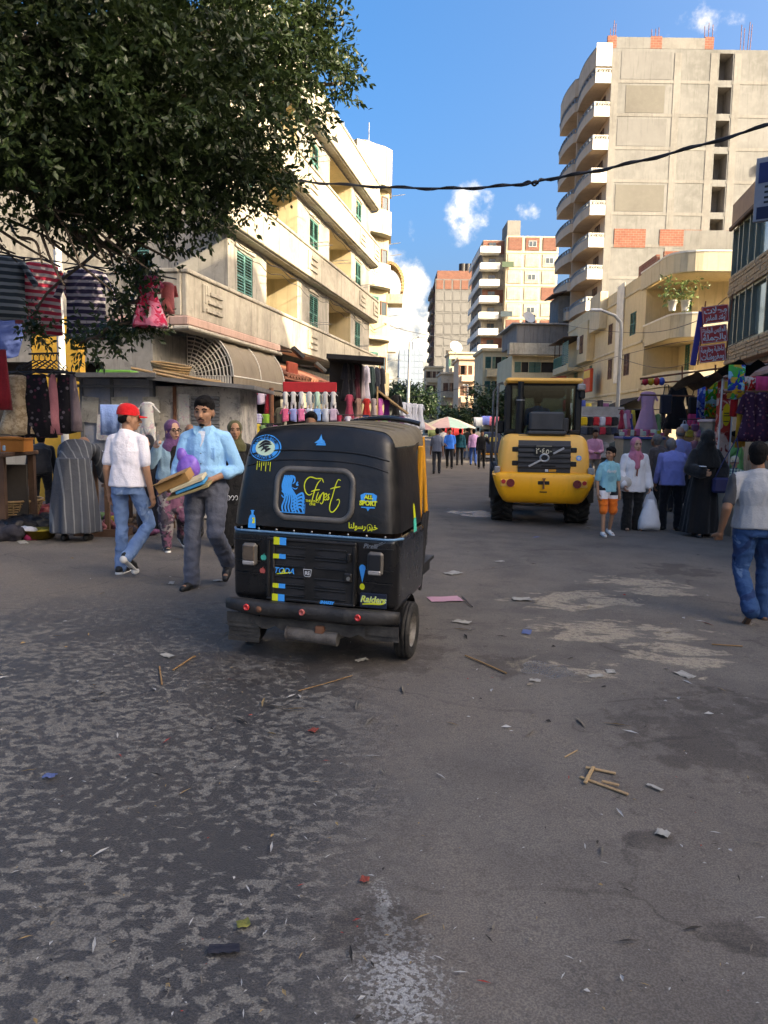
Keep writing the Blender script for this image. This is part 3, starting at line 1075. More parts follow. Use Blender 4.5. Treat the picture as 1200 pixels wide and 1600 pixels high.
 for z in (f1 - .5, f2 - .1, f3 - .1):
  one('string_course', 'plaster_pale', t, lambda mb: mb.bbox(0, xe - .35, -.07, -.004, z, z + .14, .02))
 # closed balcony with green louvres
 one('floor_slab', 'plaster_yellow', t, lambda mb: mb.bbox(.2, 6.5, -1.2, -.003, f2 - .6, f2 - .35, .02))
 one('balcony_front', 'plaster_yellow', t, lambda mb: mb.bbox(.2, 6.5, -1.2, -1.1, f2 - .349, f2 - .1, .02))
 one('louvre_screen', 'shutter_green', t, lambda mb: [mb.box(4.0, 6.4, -1.17, -1.15, f2 + .0 + q * .14, f2 + .1 + q * .14) for q in range(12)])
 one('railing', 'shutter_green', t, lambda mb: railing_bars(mb, .25, 3.95, -1.15, f2 - .1, f2 + .75, .2, .02))
 one('sun_roof', 'wood_dark', t, lambda mb: mb.box(0, 6.6, -1.6, 0, 0, .06, M=TR(0, 0, f2 + 1.95, rx=R(4))))
 for x in (.3, 2.4, 4.0):
  one('post', 'wood_dark', t, lambda mb: mb.box(x, x + .07, -1.14, -1.07, f2 - .1, f2 + 1.9))
 # lower balcony
 one('balcony_front', 'plaster_yellow', t, lambda mb: mb.bbox(.4, 5.0, -.6, -.003, f1 - .4, f1 + .15, .02))
 one('railing', 'shutter_green', t, lambda mb: railing_bars(mb, .45, 4.95, -.57, f1 + .16, f1 + .75, .16, .02))
 shutter(t, 3.9, -.02, f1 + .3, 1.2, 1.6, 'shutter_green')
 # ground floor shops
 bays = [(1, 4.4), (5.2, 9), (9.8, 13.4), (14.2, 18), (18.6, 22)]
 mb = MB()
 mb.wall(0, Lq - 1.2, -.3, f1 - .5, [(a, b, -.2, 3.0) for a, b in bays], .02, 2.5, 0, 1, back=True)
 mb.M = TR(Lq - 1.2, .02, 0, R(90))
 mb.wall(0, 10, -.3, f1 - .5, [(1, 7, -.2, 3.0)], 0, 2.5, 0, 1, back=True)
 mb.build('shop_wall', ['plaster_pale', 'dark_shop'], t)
 # awnings, one per shop
 for i, (a, b) in enumerate(bays):
  col = ['#b9a47c', '#c2b08c', '#a8916a', '#b7a98b', '#2a2422'][i]
  one('awning', colmat(col, .9, var=.3, streak=.5), t, lambda mb: mb.prism([(-1.7, 2.95), (-.02, 3.7), (-.02, 3.74), (-1.7, 3.0)], a - .3, b + .3, axis='x'))
  one('awning_valance', colmat(['#8f7a55', '#c9bd9f', '#5a3a28', '#bda86a', '#1d1a18'][i], .9), t, lambda mb: mb.box(a - .3, b + .3, -1.72, -1.70, 2.62, 2.96))
 # white cloth banner on the facade
 one('wall_banner', colmat('#d9d3c6', .8, var=.2, streak=.3), t, lambda mb: mb.bbox(16.0, 17.6, -.10, -.03, f1 + .2, f3 + .9, .01))
 one('sign_box', colmat('#b03a1a', .6), t, lambda mb: mb.bbox(10.5, 12.6, -.8, -.6, f1 - .15, f1 + 1.4, .02))
 one('sign_panel', colmat('#c9a640', .6), t, lambda mb: mb.bbox(10.6, 12.5, -.82, -.803, f1 + .8, f1 + 1.3, .005))
 return t
YELLOW = build_yellow_block()
# ------------------------------------------------------------------ R3: ten-storey tower with scalloped balconies
def lattice_mesh(w, h, mat):
 def f(mb):
  t = .05
  mb.box(-w / 2, w / 2, -.05, .05, h - .06, h); mb.box(-w / 2, w / 2, -.05, .05, 0, .05)
  n = max(2, int(w / .42))
  for i in range(n):
   x0 = -w / 2 + w * i / n
   x1 = x0 + w / n
   mb.tube([(x0, 0, .05), ((x0 + x1) / 2, 0, h - .06), (x1, 0, .05)], .035, 4, sm=False)
   mb.tube([(x0, 0, h - .06), ((x0 + x1) / 2, 0, .05), (x1, 0, h - .06)], .035, 4, sm=False)
 return shared(('lattice', round(w, 2), round(h, 2), mat), mat, f)
def build_tower():
 yf = 69.0
 x0 = P(947, 300, yf).x
 zb = -.7
 t = thing('apartment_tower', 'tall bare cement tower with white lattice balconies, behind the yellow corner block', 'building', (x0, yf, zb))
 top = 34.1
 n, pitch = 12, 2.7
 zf = [31.45 - pitch * i for i in range(n)]
 W = 46.0
 depth = 12.5
 wx0, wx1 = P(1112, 300, yf).x - x0, P(1133, 300, yf).x - x0
 mb = MB()
 holes = [(wx0, wx1, z + .2, z + 2.35) for z in zf if z > 4]
 mb.wall(0, W, 0, top, holes, 0, 1.6, 0, 1, back=True)
 mb.M = TR(0, depth, 0, R(-90))
 mb.wall(0, depth, 0, top, [], 0, .2, 2)
 mb.M = I4
 mb.box(.02, W, 1.7, depth, 0, top - .02, 0)
 mb.build('wall', ['cement', 'cement_dark', 'plaster_peach'], t)
 # raw concrete frame lines, slightly proud, and cement infill between
 for z in zf:
  one('concrete_beam', 'cement_light', t, lambda mb: mb.box(0.01, wx0 - .02, -.03, -.003, z - .12, z + .14))
  one('concrete_beam', 'cement_light', t, lambda mb: mb.box(wx1 + .02, W - .1, -.03, -.003, z - .12, z + .14))
 for x in (0.0, 5.3, wx0 - .75, wx1 + .1, 22, 30, 38):
  one('concrete_column', 'cement_light', t, lambda mb: mb.box(x + .01, x + .6, -.034, -.002, 0, top - .3))
 # patched cement areas
 for (xa, xb, k, mname) in ((.8, 5.1, 0, 'cement_grey'), (1.3, 4.6, 1, 'cement_dark2'), (.7, 4.9, 2, 'cement_grey'), (.8, 5.0, 4, 'cement_dark2')):
  one('cement_patch', mname, t, lambda mb: mb.box(xa, xb, -.02, -.002, zf[k] + .2, zf[k] + 2.4))
 # brick infill low down
 zq = P(1000, 372, yf).z - zb
 for (ua, ub, dv) in ((960, 1009, 1.5), (1031, 1097, 1.2), (1134, 1156, 1.2), (1165, 1230, 1.2)):
  xa, xb = P(ua, 360, yf).x - x0, P(ub, 360, yf).x - x0
  one('brick_infill', 'brick_red', t, lambda mb: mb.box(xa, xb, -.045, -.004, zq - dv * .55, zq + .75))
 # parapet with brick column stubs and rods
 xa = 0
 for (ua, ub, mname) in ((966, 980, 'brick_red'), (980, 1033, 'cement'), (1033, 1051, 'brick_red'), (1051, 1118, 'cement_light'), (1118, 1132, 'brick_red')):
  pa, pb = P(ua, 70, yf).x - x0, P(ub, 70, yf).x - x0
  hh = 1.0 if mname == 'brick_red' else .9
  one('roof_parapet', mname, t, lambda mb: mb.box(pa - .9, pb - .9, -.01, .25, top + .01, top + hh))
 for u in (970, 974, 978, 1036, 1041, 1047, 1119, 1124, 1130, 1175, 1180, 1186, 1190):
  pa = P(u, 70, yf).x - x0 - .9
  one('steel_rod', 'rust', t, lambda mb: mb.tube([(pa, .15, top), (pa + rnd.uniform(-.1, .1), .15, top + rnd.uniform(1.6, 2.3))], .03, 4))
 # street face balconies: scalloped fronts in two bays, white end facing the camera
 M = TR(0, 0, 0, R(-90))      # local: X -> away (-?), see below
 for i, z in enumerate(zf + [top - .2]):
  roof = i == n
  zz = z if not roof else top - 1.3
  # outline in (x to the left is the street = negative x, y away)
  path = [(0, .0), (-1.35, .0)]
  for b in range(2):
   ya, yb = .0 + 6.2 * b, 6.0 + 6.2 * b
   for q in range(9):
    f = q / 8
    path.append((-1.35 - .22 * math.sin(math.pi * f) - .25 * b, ya + (yb - ya) * f))
  path.append((0, 12.2))
  one('floor_slab', 'plaster_peach', t, lambda mb: mb.prism(path + [], zz - .16, zz + .04))
  hfr = .62 if not roof else 1.3
  mb = MB()
  mb2 = MB()
  for a, b in zip(path[1:-1], path[2:]):
   d = Vector((b[0] - a[0], b[1] - a[1], 0))
   if d.length < .05: continue
   mb.box(0, d.length, 0, -.10, zz + .04, zz + hfr, M=TR(a[0], a[1], 0, math.atan2(d.y, d.x)))
   mb2.box(0, d.length, .02, -.12, zz + hfr, zz + hfr + .1, M=TR(a[0], a[1], 0, math.atan2(d.y, d.x)))
   if not roof:
    mb2.box(-.06, .06, .03, -.13, zz + hfr + .1, zz + 1.05, M=TR(a[0], a[1], 0, math.atan2(d.y, d.x)))
    mb2.box(0, d.length, .01, -.08, zz + .98, zz + 1.05, M=TR(a[0], a[1], 0, math.atan2(d.y, d.x)))
  mb.build('balcony_front', 'plaster_peach', t)
  mb2.build('balcony_rail', 'trim_slate', t)
  # camera-facing end, white, lattice above
  one('balcony_end', 'plaster_white', t, lambda mb: mb.box(-1.34, -.02, -.06, .06, zz - .16, zz + (.62 if not roof else 1.7)))
  if not roof:
   link('lattice', lattice_mesh(1.3, .42, 'plaster_white'), t, TR(-.68, 0, zz + .62))
   Ms = TR(0, 0, 0, R(-90))
   for yy in (2.2, 8.6):
    shutter(t, -yy, -.03, zz + .05, 1.5, 2.1, 'shutter_brown', TR(0, 0, 0, R(-90)))
   one('partition', 'plaster_peach', t, lambda mb: mb.box(-1.3, -.01, 6.0, 6.2, zz + .05, zz + 2.5))
 one('air_conditioner', 'frame_white', t, lambda mb: mb.bbox(P(1186, 280, yf).x - x0, P(1196, 280, yf).x - x0, -.5, -.05, P(1186, 268, yf).z - zb, P(1186, 254, yf).z - zb, .04))
defm('cement_dark2', (.13, .125, .11), .92, .3, .3, (.10, .095, .085), .3, 18)
build_tower()
# ------------------------------------------------------------------ R4: low block with a dark clad attic
def uvx(u, y):
 return P(u, 660, y).x
def build_attic_block():
 yf = 76.0
 xa, xb = uvx(797, yf), uvx(892, yf)
 t = thing('apartment_building', 'low yellow block with dark clad attic, behind the wheel loader cab', 'building', (xa, yf, -.7))
 w = xb - xa
 Z = lambda v: P(840, v, yf).z + .7
 zc0, zc1, zt = Z(556), Z(538), Z(508)
 wl = [(P(u0, 560, yf).x - xa, P(u1, 560, yf).x - xa) for u0, u1 in ((846, 866), (815, 826))]
 mb = MB()
 mb.wall(0, w, 0, zc0, [(wl[0][0], wl[0][1], Z(582), Z(566)), (wl[1][0], wl[1][1], Z(582), Z(566))], 0, .25, 0, 1, back=True)
 mb.box(.01, w, .3, 10, 0, zc0, 0)
 mb.M = TR(0, 10, 0, R(-90))
 mb.wall(0, 10, 0, zc0, [(2, 3.2, 4, 5.6), (6, 7.2, 4, 5.6)], 0, .2, 0, 1, back=True)
 mb.build('wall', ['plaster_yellow', 'dark_inside'], t)
 one('balcony_front', 'plaster_cream', t, lambda mb: mb.bbox(-.5, w, -1.2, -.02, zc0, zc1, .04))
 one('attic', 'cement_dark', t, lambda mb: mb.box(.3, w, -.4, 9, zc1, zt))
 for q in range(9):
  one('clad_panel', 'cement_dark', t, lambda mb: mb.bbox(.4 + q * w / 9.6, .4 + (q + .93) * w / 9.6, -.45, -.402, zc1 + .1, zt - .1, .01))
 one('tin_roof', 'grey_metal', t, lambda mb: mb.box(-.2, w + .3, -.8, 9, zt, zt + .12))
 for x, ww in wl:
  shutter(t, x - .35, -.03, Z(582), .6, Z(566) - Z(582), 'shutter_green')
  shutter(t, ww + .35, -.03, Z(582), .6, Z(566) - Z(582), 'shutter_green')
 # washing on the wall
 one('water_tank', 'black_plastic', t, lambda mb: mb.tube([(2, 2, zt + .1), (2, 2, zt + 1.2)], .5, 12))
 one('shed_roof', 'wood_dark', t, lambda mb: mb.box(w * .62, w + 1.2, -.7, 3, 0, .12, M=TR(0, 0, zt + 1.7, ry=R(-16))))
 one('shed', 'cement', t, lambda mb: mb.box(w * .72, w + .5, 0, 4, zt + .1, zt + 2.8))
 one('lower_canopy', colmat('#a2483a', .8, streak=.4), t, lambda mb: mb.box(w * .62, w + .6, -1.6, -.03, 0, .3, M=TR(0, 0, Z(606), ry=R(-10))))
build_attic_block()
# ------------------------------------------------------------------ R5, R6 and the far blocks
def far_block(label, u0, u1, vtop, yf, depth, mats, cols, pitch, name='apartment_tower', panel=None, win_every=0, side_cols=0, seed=1, left_face=True):
 xa, xb = uvx(u0, yf), uvx(u1, yf)
 zt = P((u0 + u1) / 2, vtop, yf).z + 1.2
 t = thing(name, label, 'building', (xa, yf, -1.2))
 w = xb - xa
 mb = MB()
 mb.box(0, w, 0, depth, 0, zt)
 mb.build('wall', mats[0], t)
 r2 = random.Random(seed)
 nfl = int(zt / pitch)
 cw = w / cols
 for k in range(nfl):
  z = zt - pitch * (k + 1)
  for c in range(cols):
   if panel:
    mname = panel(k, c, r2)
    if mname:
     me = shared(('wall_panel', round(cw, 2), pitch, mname), mname, lambda mb: mb.bbox(.22, cw - .22, -.13, -.003, .25, pitch - .3, .05))
     link('wall_panel', me, t, TR(c * cw, 0, z))
  one('floor_band', mats[1], t, lambda mb: mb.box(-.02, w + .02, -.10, -.004, z - .13, z + .13))
 for c in range(cols + 1):
  one('column', mats[1], t, lambda mb: mb.box(max(0, c * cw - .16), min(w, c * cw + .16), -.11, -.005, 0, zt - .01))
 return t, w, zt, cw
def build_far():
 # R6 grey tower
 def pan(k, c, r2):
  if k == 0:
   return 'brick_far' if c in (0, 1, 2, 3, 4) else None
  return 'cement_grey'
 t, w, zt, cw = far_block('grey bare block tower with red brick flank, far down the street', 676, 740, 436, 215.0, 26, ['cement_grey', 'cement_grey'], 5, 3.0, panel=pan, seed=3)
 for (c, k) in ((4, 1), (4, 2), (4, 3), (4, 5), (4, 7), (4, 9), (1, 6), (2, 6), (4, 11)):
  one('window', 'dark_inside', t, lambda mb: mb.box(c * cw + 1.0, c * cw + 2.0, -.17, -.14, zt - 3 * (k + 1) + .9, zt - 3 * (k + 1) + 1.9))
 # street flank, brick and balconies
 M = TR(0, 26, 0, R(-90))
 for k in range(int(zt / 3)):
  z = zt - 3 * (k + 1)
  for q in range(4):
   me = shared(('brick_panel', 'grey'), 'brick_far', lambda mb: mb.bbox(.3, 5.2, -.2, -.003, .2, 2.6, .03))
   link('wall_panel', me, t, M @ TR(q * 6.4 + .4, 0, z))
   if q > 0:
    link('balcony_front', shared('far_balcony', 'cement_light', lambda mb: (mb.box(.2, 5.4, -1.0, -.2, -.1, .05), mb.box(.2, 5.4, -1.0, -.9, .05, .9))), t, M @ TR(q * 6.4 + .4, 0, z))
   link('window', shared('far_window', 'dark_inside', lambda mb: mb.box(1.5, 3.0, -.26, -.21, .9, 2.1)), t, M @ TR(q * 6.4 + .4, 0, z))
 one('roof_room', 'brick_far', t, lambda mb: mb.box(.5, w, 1, 14, zt, zt + 2.4))
 for x in (w * .66, w * .78, w * .88):
  one('water_tank', 'black_plastic', t, lambda mb: mb.tube([(x, 3, zt + 2.4), (x, 3, zt + 4.6)], 1.0, 12))
 # R5 cream tower
 def pan5(k, c, r2):
  return None
 yf = 150.0
 xa = uvx(745, yf)
 xm, xb = uvx(783, yf), uvx(862, yf)
 zt = P(800, 368, yf).z + 1.2
 t = thing('apartment_tower', 'cream tower with patches of red brick and white corner balconies, mid-street', 'building', (xa, yf, -1.2))
 one('wall', 'plaster_pale', t, lambda mb: mb.box(xm - xa, xb - xa, 0, 22, 0, zt - .05))
 one('wall', 'plaster_grey_cream', t, lambda mb: mb.box(.6, xm - xa + .1, 2.6, 21.8, 0, zt - .3))
 W = xb - xm
 cw = W / 3
 nfl = int(zt / 3)
 brick = {(0, 0), (0, 1), (0, 2), (3, 2), (5, 0), (5, 1), (5, 2), (7, 0), (9, 1), (8, 0)}
 for k in range(nfl):
  z = zt - 3.05 * (k + 1)
  if z < 0: break
  for c in range(3):
   mname = 'brick_far' if (k, c) in brick else 'plaster_cream'
   me = shared(('wall_panel5', mname), mname, lambda mb: mb.bbox(.3, cw - .3, -.12, -.003, .35, 2.75, .05))
   link('wall_panel', me, t, TR(xm - xa + c * cw, 0, z))
  one('floor_band', 'plaster_pale', t, lambda mb: mb.box(xm - xa - .03, xb - xa, -.09, -.004, z - .15, z + .16))
  for (c, kk) in ((1, 0), (2, 1), (1, 2), (1, 4), (1, 5), (2, 5), (0, 6)):
   if kk == k:
    window(t, xm - xa + c * cw + cw * .5, -.13, z + 1.0, 1.5, 1.1)
  # corner balconies, white, two runs
  one('balcony_front', 'plaster_white', t, lambda mb: (mb.box(.0, 3.6, 0, .2, z + .1, z + 1.1), mb.box(0, 3.6, 0, 2.6, z - .1, z + .099), mb.box(-.2, -.001, 0, 20, z - .1, z + 1.0)))
  one('balcony_wall', 'plaster_cream' if k % 3 else 'brick_far', t, lambda mb: mb.box(.62, xm - xa, 2.45, 2.59, z + .15, z + 2.6))
  window(t, 2.4, 2.4, z + .3, 1.4, 2.0, cols=2, frame='shutter_brown')
  for q in range(4):
   link('window', shared('far_window', 'dark_inside', lambda mb: mb.box(1.5, 3.0, -.26, -.21, .9, 2.1)), t, TR(.6, 21, 0, R(-90)) @ TR(q * 4.5, 0, z))
 one('stair_head', 'cement_light', t, lambda mb: mb.box(uvx(786, yf) - xa, uvx(806, yf) - xa, 2, 9, zt, P(800, 340, yf).z + 1.2))
 for i, (x, k, colr) in enumerate(((3.9, 1, '#4a5a48'), (3.9, 4, '#3d4a50'))):
  one('washing', colmat(colr, .9), t, lambda mb: mb.box(x, x + 2.2, -.6, -.5, zt - 3.05 * (k + 1) + .2, zt - 3.05 * (k + 1) + 1.2))
 # far pale block
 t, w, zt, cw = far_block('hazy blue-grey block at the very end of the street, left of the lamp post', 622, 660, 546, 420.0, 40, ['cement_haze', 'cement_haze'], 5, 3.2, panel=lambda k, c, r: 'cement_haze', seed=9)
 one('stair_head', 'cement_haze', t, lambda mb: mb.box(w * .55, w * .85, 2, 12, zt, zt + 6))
 # small houses between
 def house(label, u0, u1, vtop, yf, mat, shut, n, name='house', vfl=None, roof_extra=None):
  xa, xb = uvx(u0, yf), uvx(u1, yf)
  zt = P(u0, vtop, yf).z + 1.2
  t = thing(name, label, 'building', (xa, yf, -1.2))
  w = xb - xa
  fl = max(1, round(zt / 3.2))
  ph = zt / fl
  holes = []
  for k in range(fl):
   for c in range(n):
    cx = w * (c + .5) / n
    ww = min(.55, w / n * .28)
    holes.append((cx - ww, cx + ww, ph * k + .9, ph * k + 2.3))
  mb = MB()
  mb.wall(0, w, 0, zt, holes, 0, .25, 0, 1, back=True)
  mb.box(.01, w, .3, 9, 0, zt - .01, 0)
  mb.M = TR(0, 9, 0, R(-90))
  mb.wall(0, 9, 0, zt, [(q * 2.8 + .8, q * 2.8 + 1.9, ph * k + .9, ph * k + 2.3) for q in range(3) for k in range(fl)], 0, .25, 0, 1, back=True)
  mb.build('wall', [mat, 'dark_inside'], t)
  for (a, b, c, d) in holes:
   if rnd.random() < .7:
    shutter(t, a - (b - a) * .28, -.03, c, (b - a) * .5, d - c, shut)
    shutter(t, b + (b - a) * .28, -.03, c, (b - a) * .5, d - c, shut)
   else:
    shutter(t, (a + b) / 2, .05, c, b - a, d - c, shut)
  for k in range(1, fl):
   one('balcony_front', mat, t, lambda mb: mb.bbox(w * .1, w * .9, -.9, -.003, ph * k - .15, ph * k + .75, .03))
  one('roof_parapet', mat, t, lambda mb: mb.bbox(-.25, w + .25, -.3, 9, zt, zt + .4, .05))
  return t, w, zt
 house('yellow corner house with green shutters below the cream tower', 752, 800, 549, 95.0, 'plaster_yellow', 'shutter_green', 3)
 house('peach house with white pilasters right of the lamp post', 715, 750, 562, 118.0, 'plaster_peach', 'shutter_brown', 3)
 house('beige flat-roofed house far down the street beside the trees', 688, 716, 585, 128.0, 'plaster_cream', 'shutter_brown', 2)
 house('low pale house at the foot of the grey tower', 664, 690, 575, 170.0, 'plaster_pale', 'shutter_brown', 3)
 house('narrow cream house half hidden by the street trees', 700, 738, 553, 150.0, 'plaster_pale', 'shutter_green', 3)
defm('cement_haze', (.20, .25, .31), .95, .12, .1, (.17, .21, .26), .1, 10)  # bluish distance haze put into the cement colour
build_far()
# ------------------------------------------------------------------ unseen blocks added on the right to shade the street
def shade_block(label, x0, x1, y0, y1, h):
 t = thing('apartment_tower', label, 'building', (x0, y1, -.3))  # unseen block, put in to shape the sunlight
 mb = MB()
 L = y1 - y0
 mb.M = TR(0, 0, 0, R(-90))
 n = int(L / 3.2)
 hs = [(i * 3.2 + .9, i * 3.2 + 2.1, k * 3.0 + 1, k * 3.0 + 2.4) for i in range(n) for k in range(int(h / 3))]
 mb.wall(0, L, 0, h, hs, 0, .3, 0, 1, back=True)
 mb.M = I4
 mb.box(.32, x1 - x0, -L, 0, 0, h - .01, 0)
 mb.build('wall', ['plaster_cream', 'dark_inside'], t)
shade_block('added cream tower shading the street, out of frame, nearest the camera', 22, 36, -34, -7.5, 20.0)
shade_block('lower cream block added out of frame between two towers to let sun onto the tree', 22.2, 36, -7.4, -3.0, 15.8)
shade_block('added cream tower shading the street, out of frame beside the glass-fronted block', 22, 36, -2.9, 9.0, 20.0)
shade_block('added cream tower shading the left facade, out of frame, beyond the glass-fronted block', 22, 34, 14.0, 26.0, 20.6)
# ================================================================== lettering and decals
def text_mesh(body, size=1.0, bold=0.0, shear=0.0, space=1.0):
 cu = bpy.data.curves.new('lettering', 'FONT')
 cu.body = body
 cu.size = size
 cu.align_x = 'CENTER'
 cu.align_y = 'CENTER'
 cu.offset = bold
 cu.shear = shear
 cu.space_character = space
 cu.resolution_u = 3
 ob = bpy.data.objects.new('lettering', cu)
 COL.objects.link(ob)
 dg = bpy.context.evaluated_depsgraph_get()
 me = bpy.data.meshes.new_from_object(ob.evaluated_get(dg))
 bpy.data.objects.remove(ob)
 vs = [(v.co.x, v.co.y) for v in me.vertices]
 fs = [tuple(p.vertices) for p in me.polygons]
 bpy.data.meshes.remove(me)
 bpy.data.curves.remove(cu)
 return vs, fs
AR = {}
def _ar():
 # isolated, final, initial, medial presentation forms
 T = {'ا': 'ﺍﺎ', 'أ': 'ﺃﺄ', 'ب': 'ﺏﺐﺑﺒ', 'ت': 'ﺕﺖﺗﺘ', 'ة': 'ﺓﺔ', 'ج': 'ﺝﺞﺟﺠ', 'ح': 'ﺡﺢﺣﺤ', 'خ': 'ﺥﺦﺧﺨ', 'د': 'ﺩﺪ', 'ر': 'ﺭﺮ', 'ز': 'ﺯﺰ', 'س': 'ﺱﺲﺳﺴ', 'ش': 'ﺵﺶﺷﺸ',
   'ط': 'ﻁﻂﻃﻄ', 'ف': 'ﻑﻒﻓﻔ', 'ل': 'ﻝﻞﻟﻠ', 'م': 'ﻡﻢﻣﻤ', 'ن': 'ﻥﻦﻧﻨ', 'ه': 'ﻩﻪﻫﻬ', 'و': 'ﻭﻮ', 'ي': 'ﻱﻲﻳﻴ', 'ﻻ': 'ﻻﻼ'}
 AR.update(T)
_ar()
def arabic(word):
 """shape and reverse a right-to-left line"""
 out = []
 for w in word.split(' '):
  w = w.replace('لا', 'ﻻ')
  s = ''
  for i, ch in enumerate(w):
   if ch not in AR:
    s += ch
    continue
   prev = i > 0 and w[i - 1] in AR and len(AR[w[i - 1]]) == 4
   nxt = i < len(w) - 1 and w[i + 1] in AR and len(AR[ch]) == 4
   k = (3 if nxt else 1) if prev else (2 if nxt else 0)
   s += AR[ch][min(k, len(AR[ch]) - 1)] if len(AR[ch]) == 4 else AR[ch][1 if prev else 0]
  out.append(s[::-1])
 return ' '.join(out[::-1])
def catmull(pts, n=6):
 out = []
 P_ = [pts[0]] + list(pts) + [pts[-1]]
 for i in range(1, len(P_) - 2):
  p0, p1, p2, p3 = [Vector(p) for p in P_[i - 1:i + 3]]
  for k in range(n):
   t = k / n
   out.append(.5 * ((2 * p1) + (p2 - p0) * t + (2 * p0 - 5 * p1 + 4 * p2 - p3) * t * t + (3 * p1 - p0 - 3 * p2 + p3) * t ** 3))
 out.append(Vector(pts[-1]))
 return out
def ribbon(pts, w0, w1=None, n=6):
 """flat stroke as quads: returns verts, faces in the plane"""
 p = catmull(pts, n) if len(pts) > 2 else [Vector(q) for q in pts]
 w1 = w0 if w1 is None else w1
 vs, fs = [], []
 k = len(p)
 for i, q in enumerate(p):
  t = p[min(i + 1, k - 1)] - p[max(i - 1, 0)]
  t = t.normalized() if t.length > 1e-9 else Vector((1, 0))
  nn = Vector((-t.y, t.x))
  f = i / max(1, k - 1)
  w = (w0 + (w1 - w0) * math.sin(math.pi * f)) / 2
  vs += [q + nn * w, q - nn * w]
  if i: fs.append((2 * i - 2, 2 * i - 1, 2 * i + 1, 2 * i))
 return [(a.x, a.y) for a in vs], fs
def disc2d(cx, cy, rx, ry, n=28, r0=0.0):
 if r0 <= 0:
  return [(cx + rx * math.cos(2 * math.pi * i / n), cy + ry * math.sin(2 * math.pi * i / n)) for i in range(n)], [tuple(range(n))]
 vs = []
 for i in range(n):
  a = 2 * math.pi * i / n
  vs += [(cx + rx * math.cos(a), cy + ry * math.sin(a)), (cx + rx * r0 * math.cos(a), cy + ry * r0 * math.sin(a))]
 return vs, [(2 * i, (2 * i + 2) % (2 * n), (2 * i + 3) % (2 * n), 2 * i + 1) for i in range(n)]
class Decal:
 def __init__(self, surf):
  self.surf = surf
  self.mb = MB()
 def put(self, shape, off=.003, mi=0, x=0, z=0, s=1.0, rot=0.0, sx=1.0):
  vs, fs = shape
  c, sn = math.cos(rot), math.sin(rot)
  out = []
  for (a, b) in vs:
   a, b = a * s * sx, b * s
   a, b = a * c - b * sn + x, a * sn + b * c + z
   out.append(self.surf(a, b, off))
  self.mb.add(out, fs, mi)
  return self
# ================================================================== three-wheeled taxi
defm('taxi_black', (.005, .005, .0055), .26, .25, 4, (.018, .016, .015), .05, 40, spec=.5, coat=.4, streak=.2)
defm('taxi_hood', (.006, .0055, .0055), .38, .35, 4, (.026, .022, .019), .5, 9, spec=.5, streak=.0, dist=.01)
defm('taxi_roof', (.15, .125, .085), .85, .3, 3, (.06, .05, .04), .2, 40)
defm('taxi_door', (.011, .011, .011), .34, .3, 5, (.034, .03, .028), .1, 50)
defm('bumper_scuffed', (.008, .0075, .0075), .5, .35, 3, (.055, .05, .045), .35, 30, spots=.3)
defm('window_rubber', (.11, .10, .088), .4, .4, 5, (.04, .037, .034), .1, 30, spec=.6)
defm('rubber', (.012, .0115, .011), .85, .35, 8, (.06, .055, .048), .3, 60)
defm('mud_rubber', (.03, .028, .026), .9, .4, 6, (.10, .092, .08), .4, 40)
defm('chrome_worn', (.42, .40, .37), .32, .3, 6, (.16, .14, .12), .1, 30, metal=.85)
defm('steel_dirty', (.22, .205, .185), .65, .4, 10, (.10, .085, .07), .3, 40, metal=.35)
defm('taxi_yellow', (.62, .27, .02), .5, .2, 4)
defm('lamp_brown', (.10, .075, .055), .15, .4, 14, spec=.8)
defm('silencer_dull', (.11, .10, .09), .75, .5, 10, (.05, .04, .035), .3, 40)
defm('lens_red', (.50, .03, .03), .25, .15, 20, spec=.6)
defm('lens_red_dull', (.42, .10, .09), .4, .3, 30)
defm('lamp_glass', (.30, .30, .30), .12, .3, 12, (.10, .07, .05), .1, 30, spec=.9)
defm('sticker_blue', (.015, .32, .82), .5, .06, 5, bump=0)
defm('sticker_yellow', (.62, .66, .03), .5, .06, 5, bump=0)
defm('sticker_mint', (.50, .68, .52), .5, .1, 8, bump=0)
defm('sticker_black', (.012, .013, .016), .5, .1, 5, bump=0)
defm('sticker_white', (.62, .64, .66), .5, .1, 5, bump=0)
defm('sticker_silver', (.30, .33, .36), .35, .3, 40, metal=.5, bump=0)
defm('sticker_teal', (.04, .55, .42), .5, .05, 5, bump=0)
defm('sticker_coral', (.62, .12, .10), .5, .2, 12, bump=0)
defm('navy_plate', (.010, .016, .035), .4, .2, 5)
defm('hem_blue', (.10, .22, .36), .45, .2, 8)
def glass_clear(name, tint, refl=.1):
 def f():
  m, nt, bs = nodes_of(name)
  out = [n for n in nt.nodes if n.type == 'OUTPUT_MATERIAL'][0]
  tr = nd(nt, 'ShaderNodeBsdfTransparent')
  tr.inputs['Color'].default_value = (*tint, 1)
  gl = nd(nt, 'ShaderNodeBsdfGlossy')
  gl.inputs['Roughness'].default_value = .04
  fr = nd(nt, 'ShaderNodeFresnel')
  fr.inputs['IOR'].default_value = 1.5
  a = mathn(nt, 'ADD', fr.outputs[0], refl)
  mx = nd(nt, 'ShaderNodeMixShader')
  nt.links.new(a, mx.inputs[0])
  nt.links.new(tr.outputs[0], mx.inputs[1])
  nt.links.new(gl.outputs[0], mx.inputs[2])
  nt.links.new(mx.outputs[0], out.inputs['Surface'])
  return m
 MATDEF[name] = f
glass_clear('cab_glass', (.66, .74, .71), .08)
glass_clear('pane_dark', (.10, .11, .12), .05)
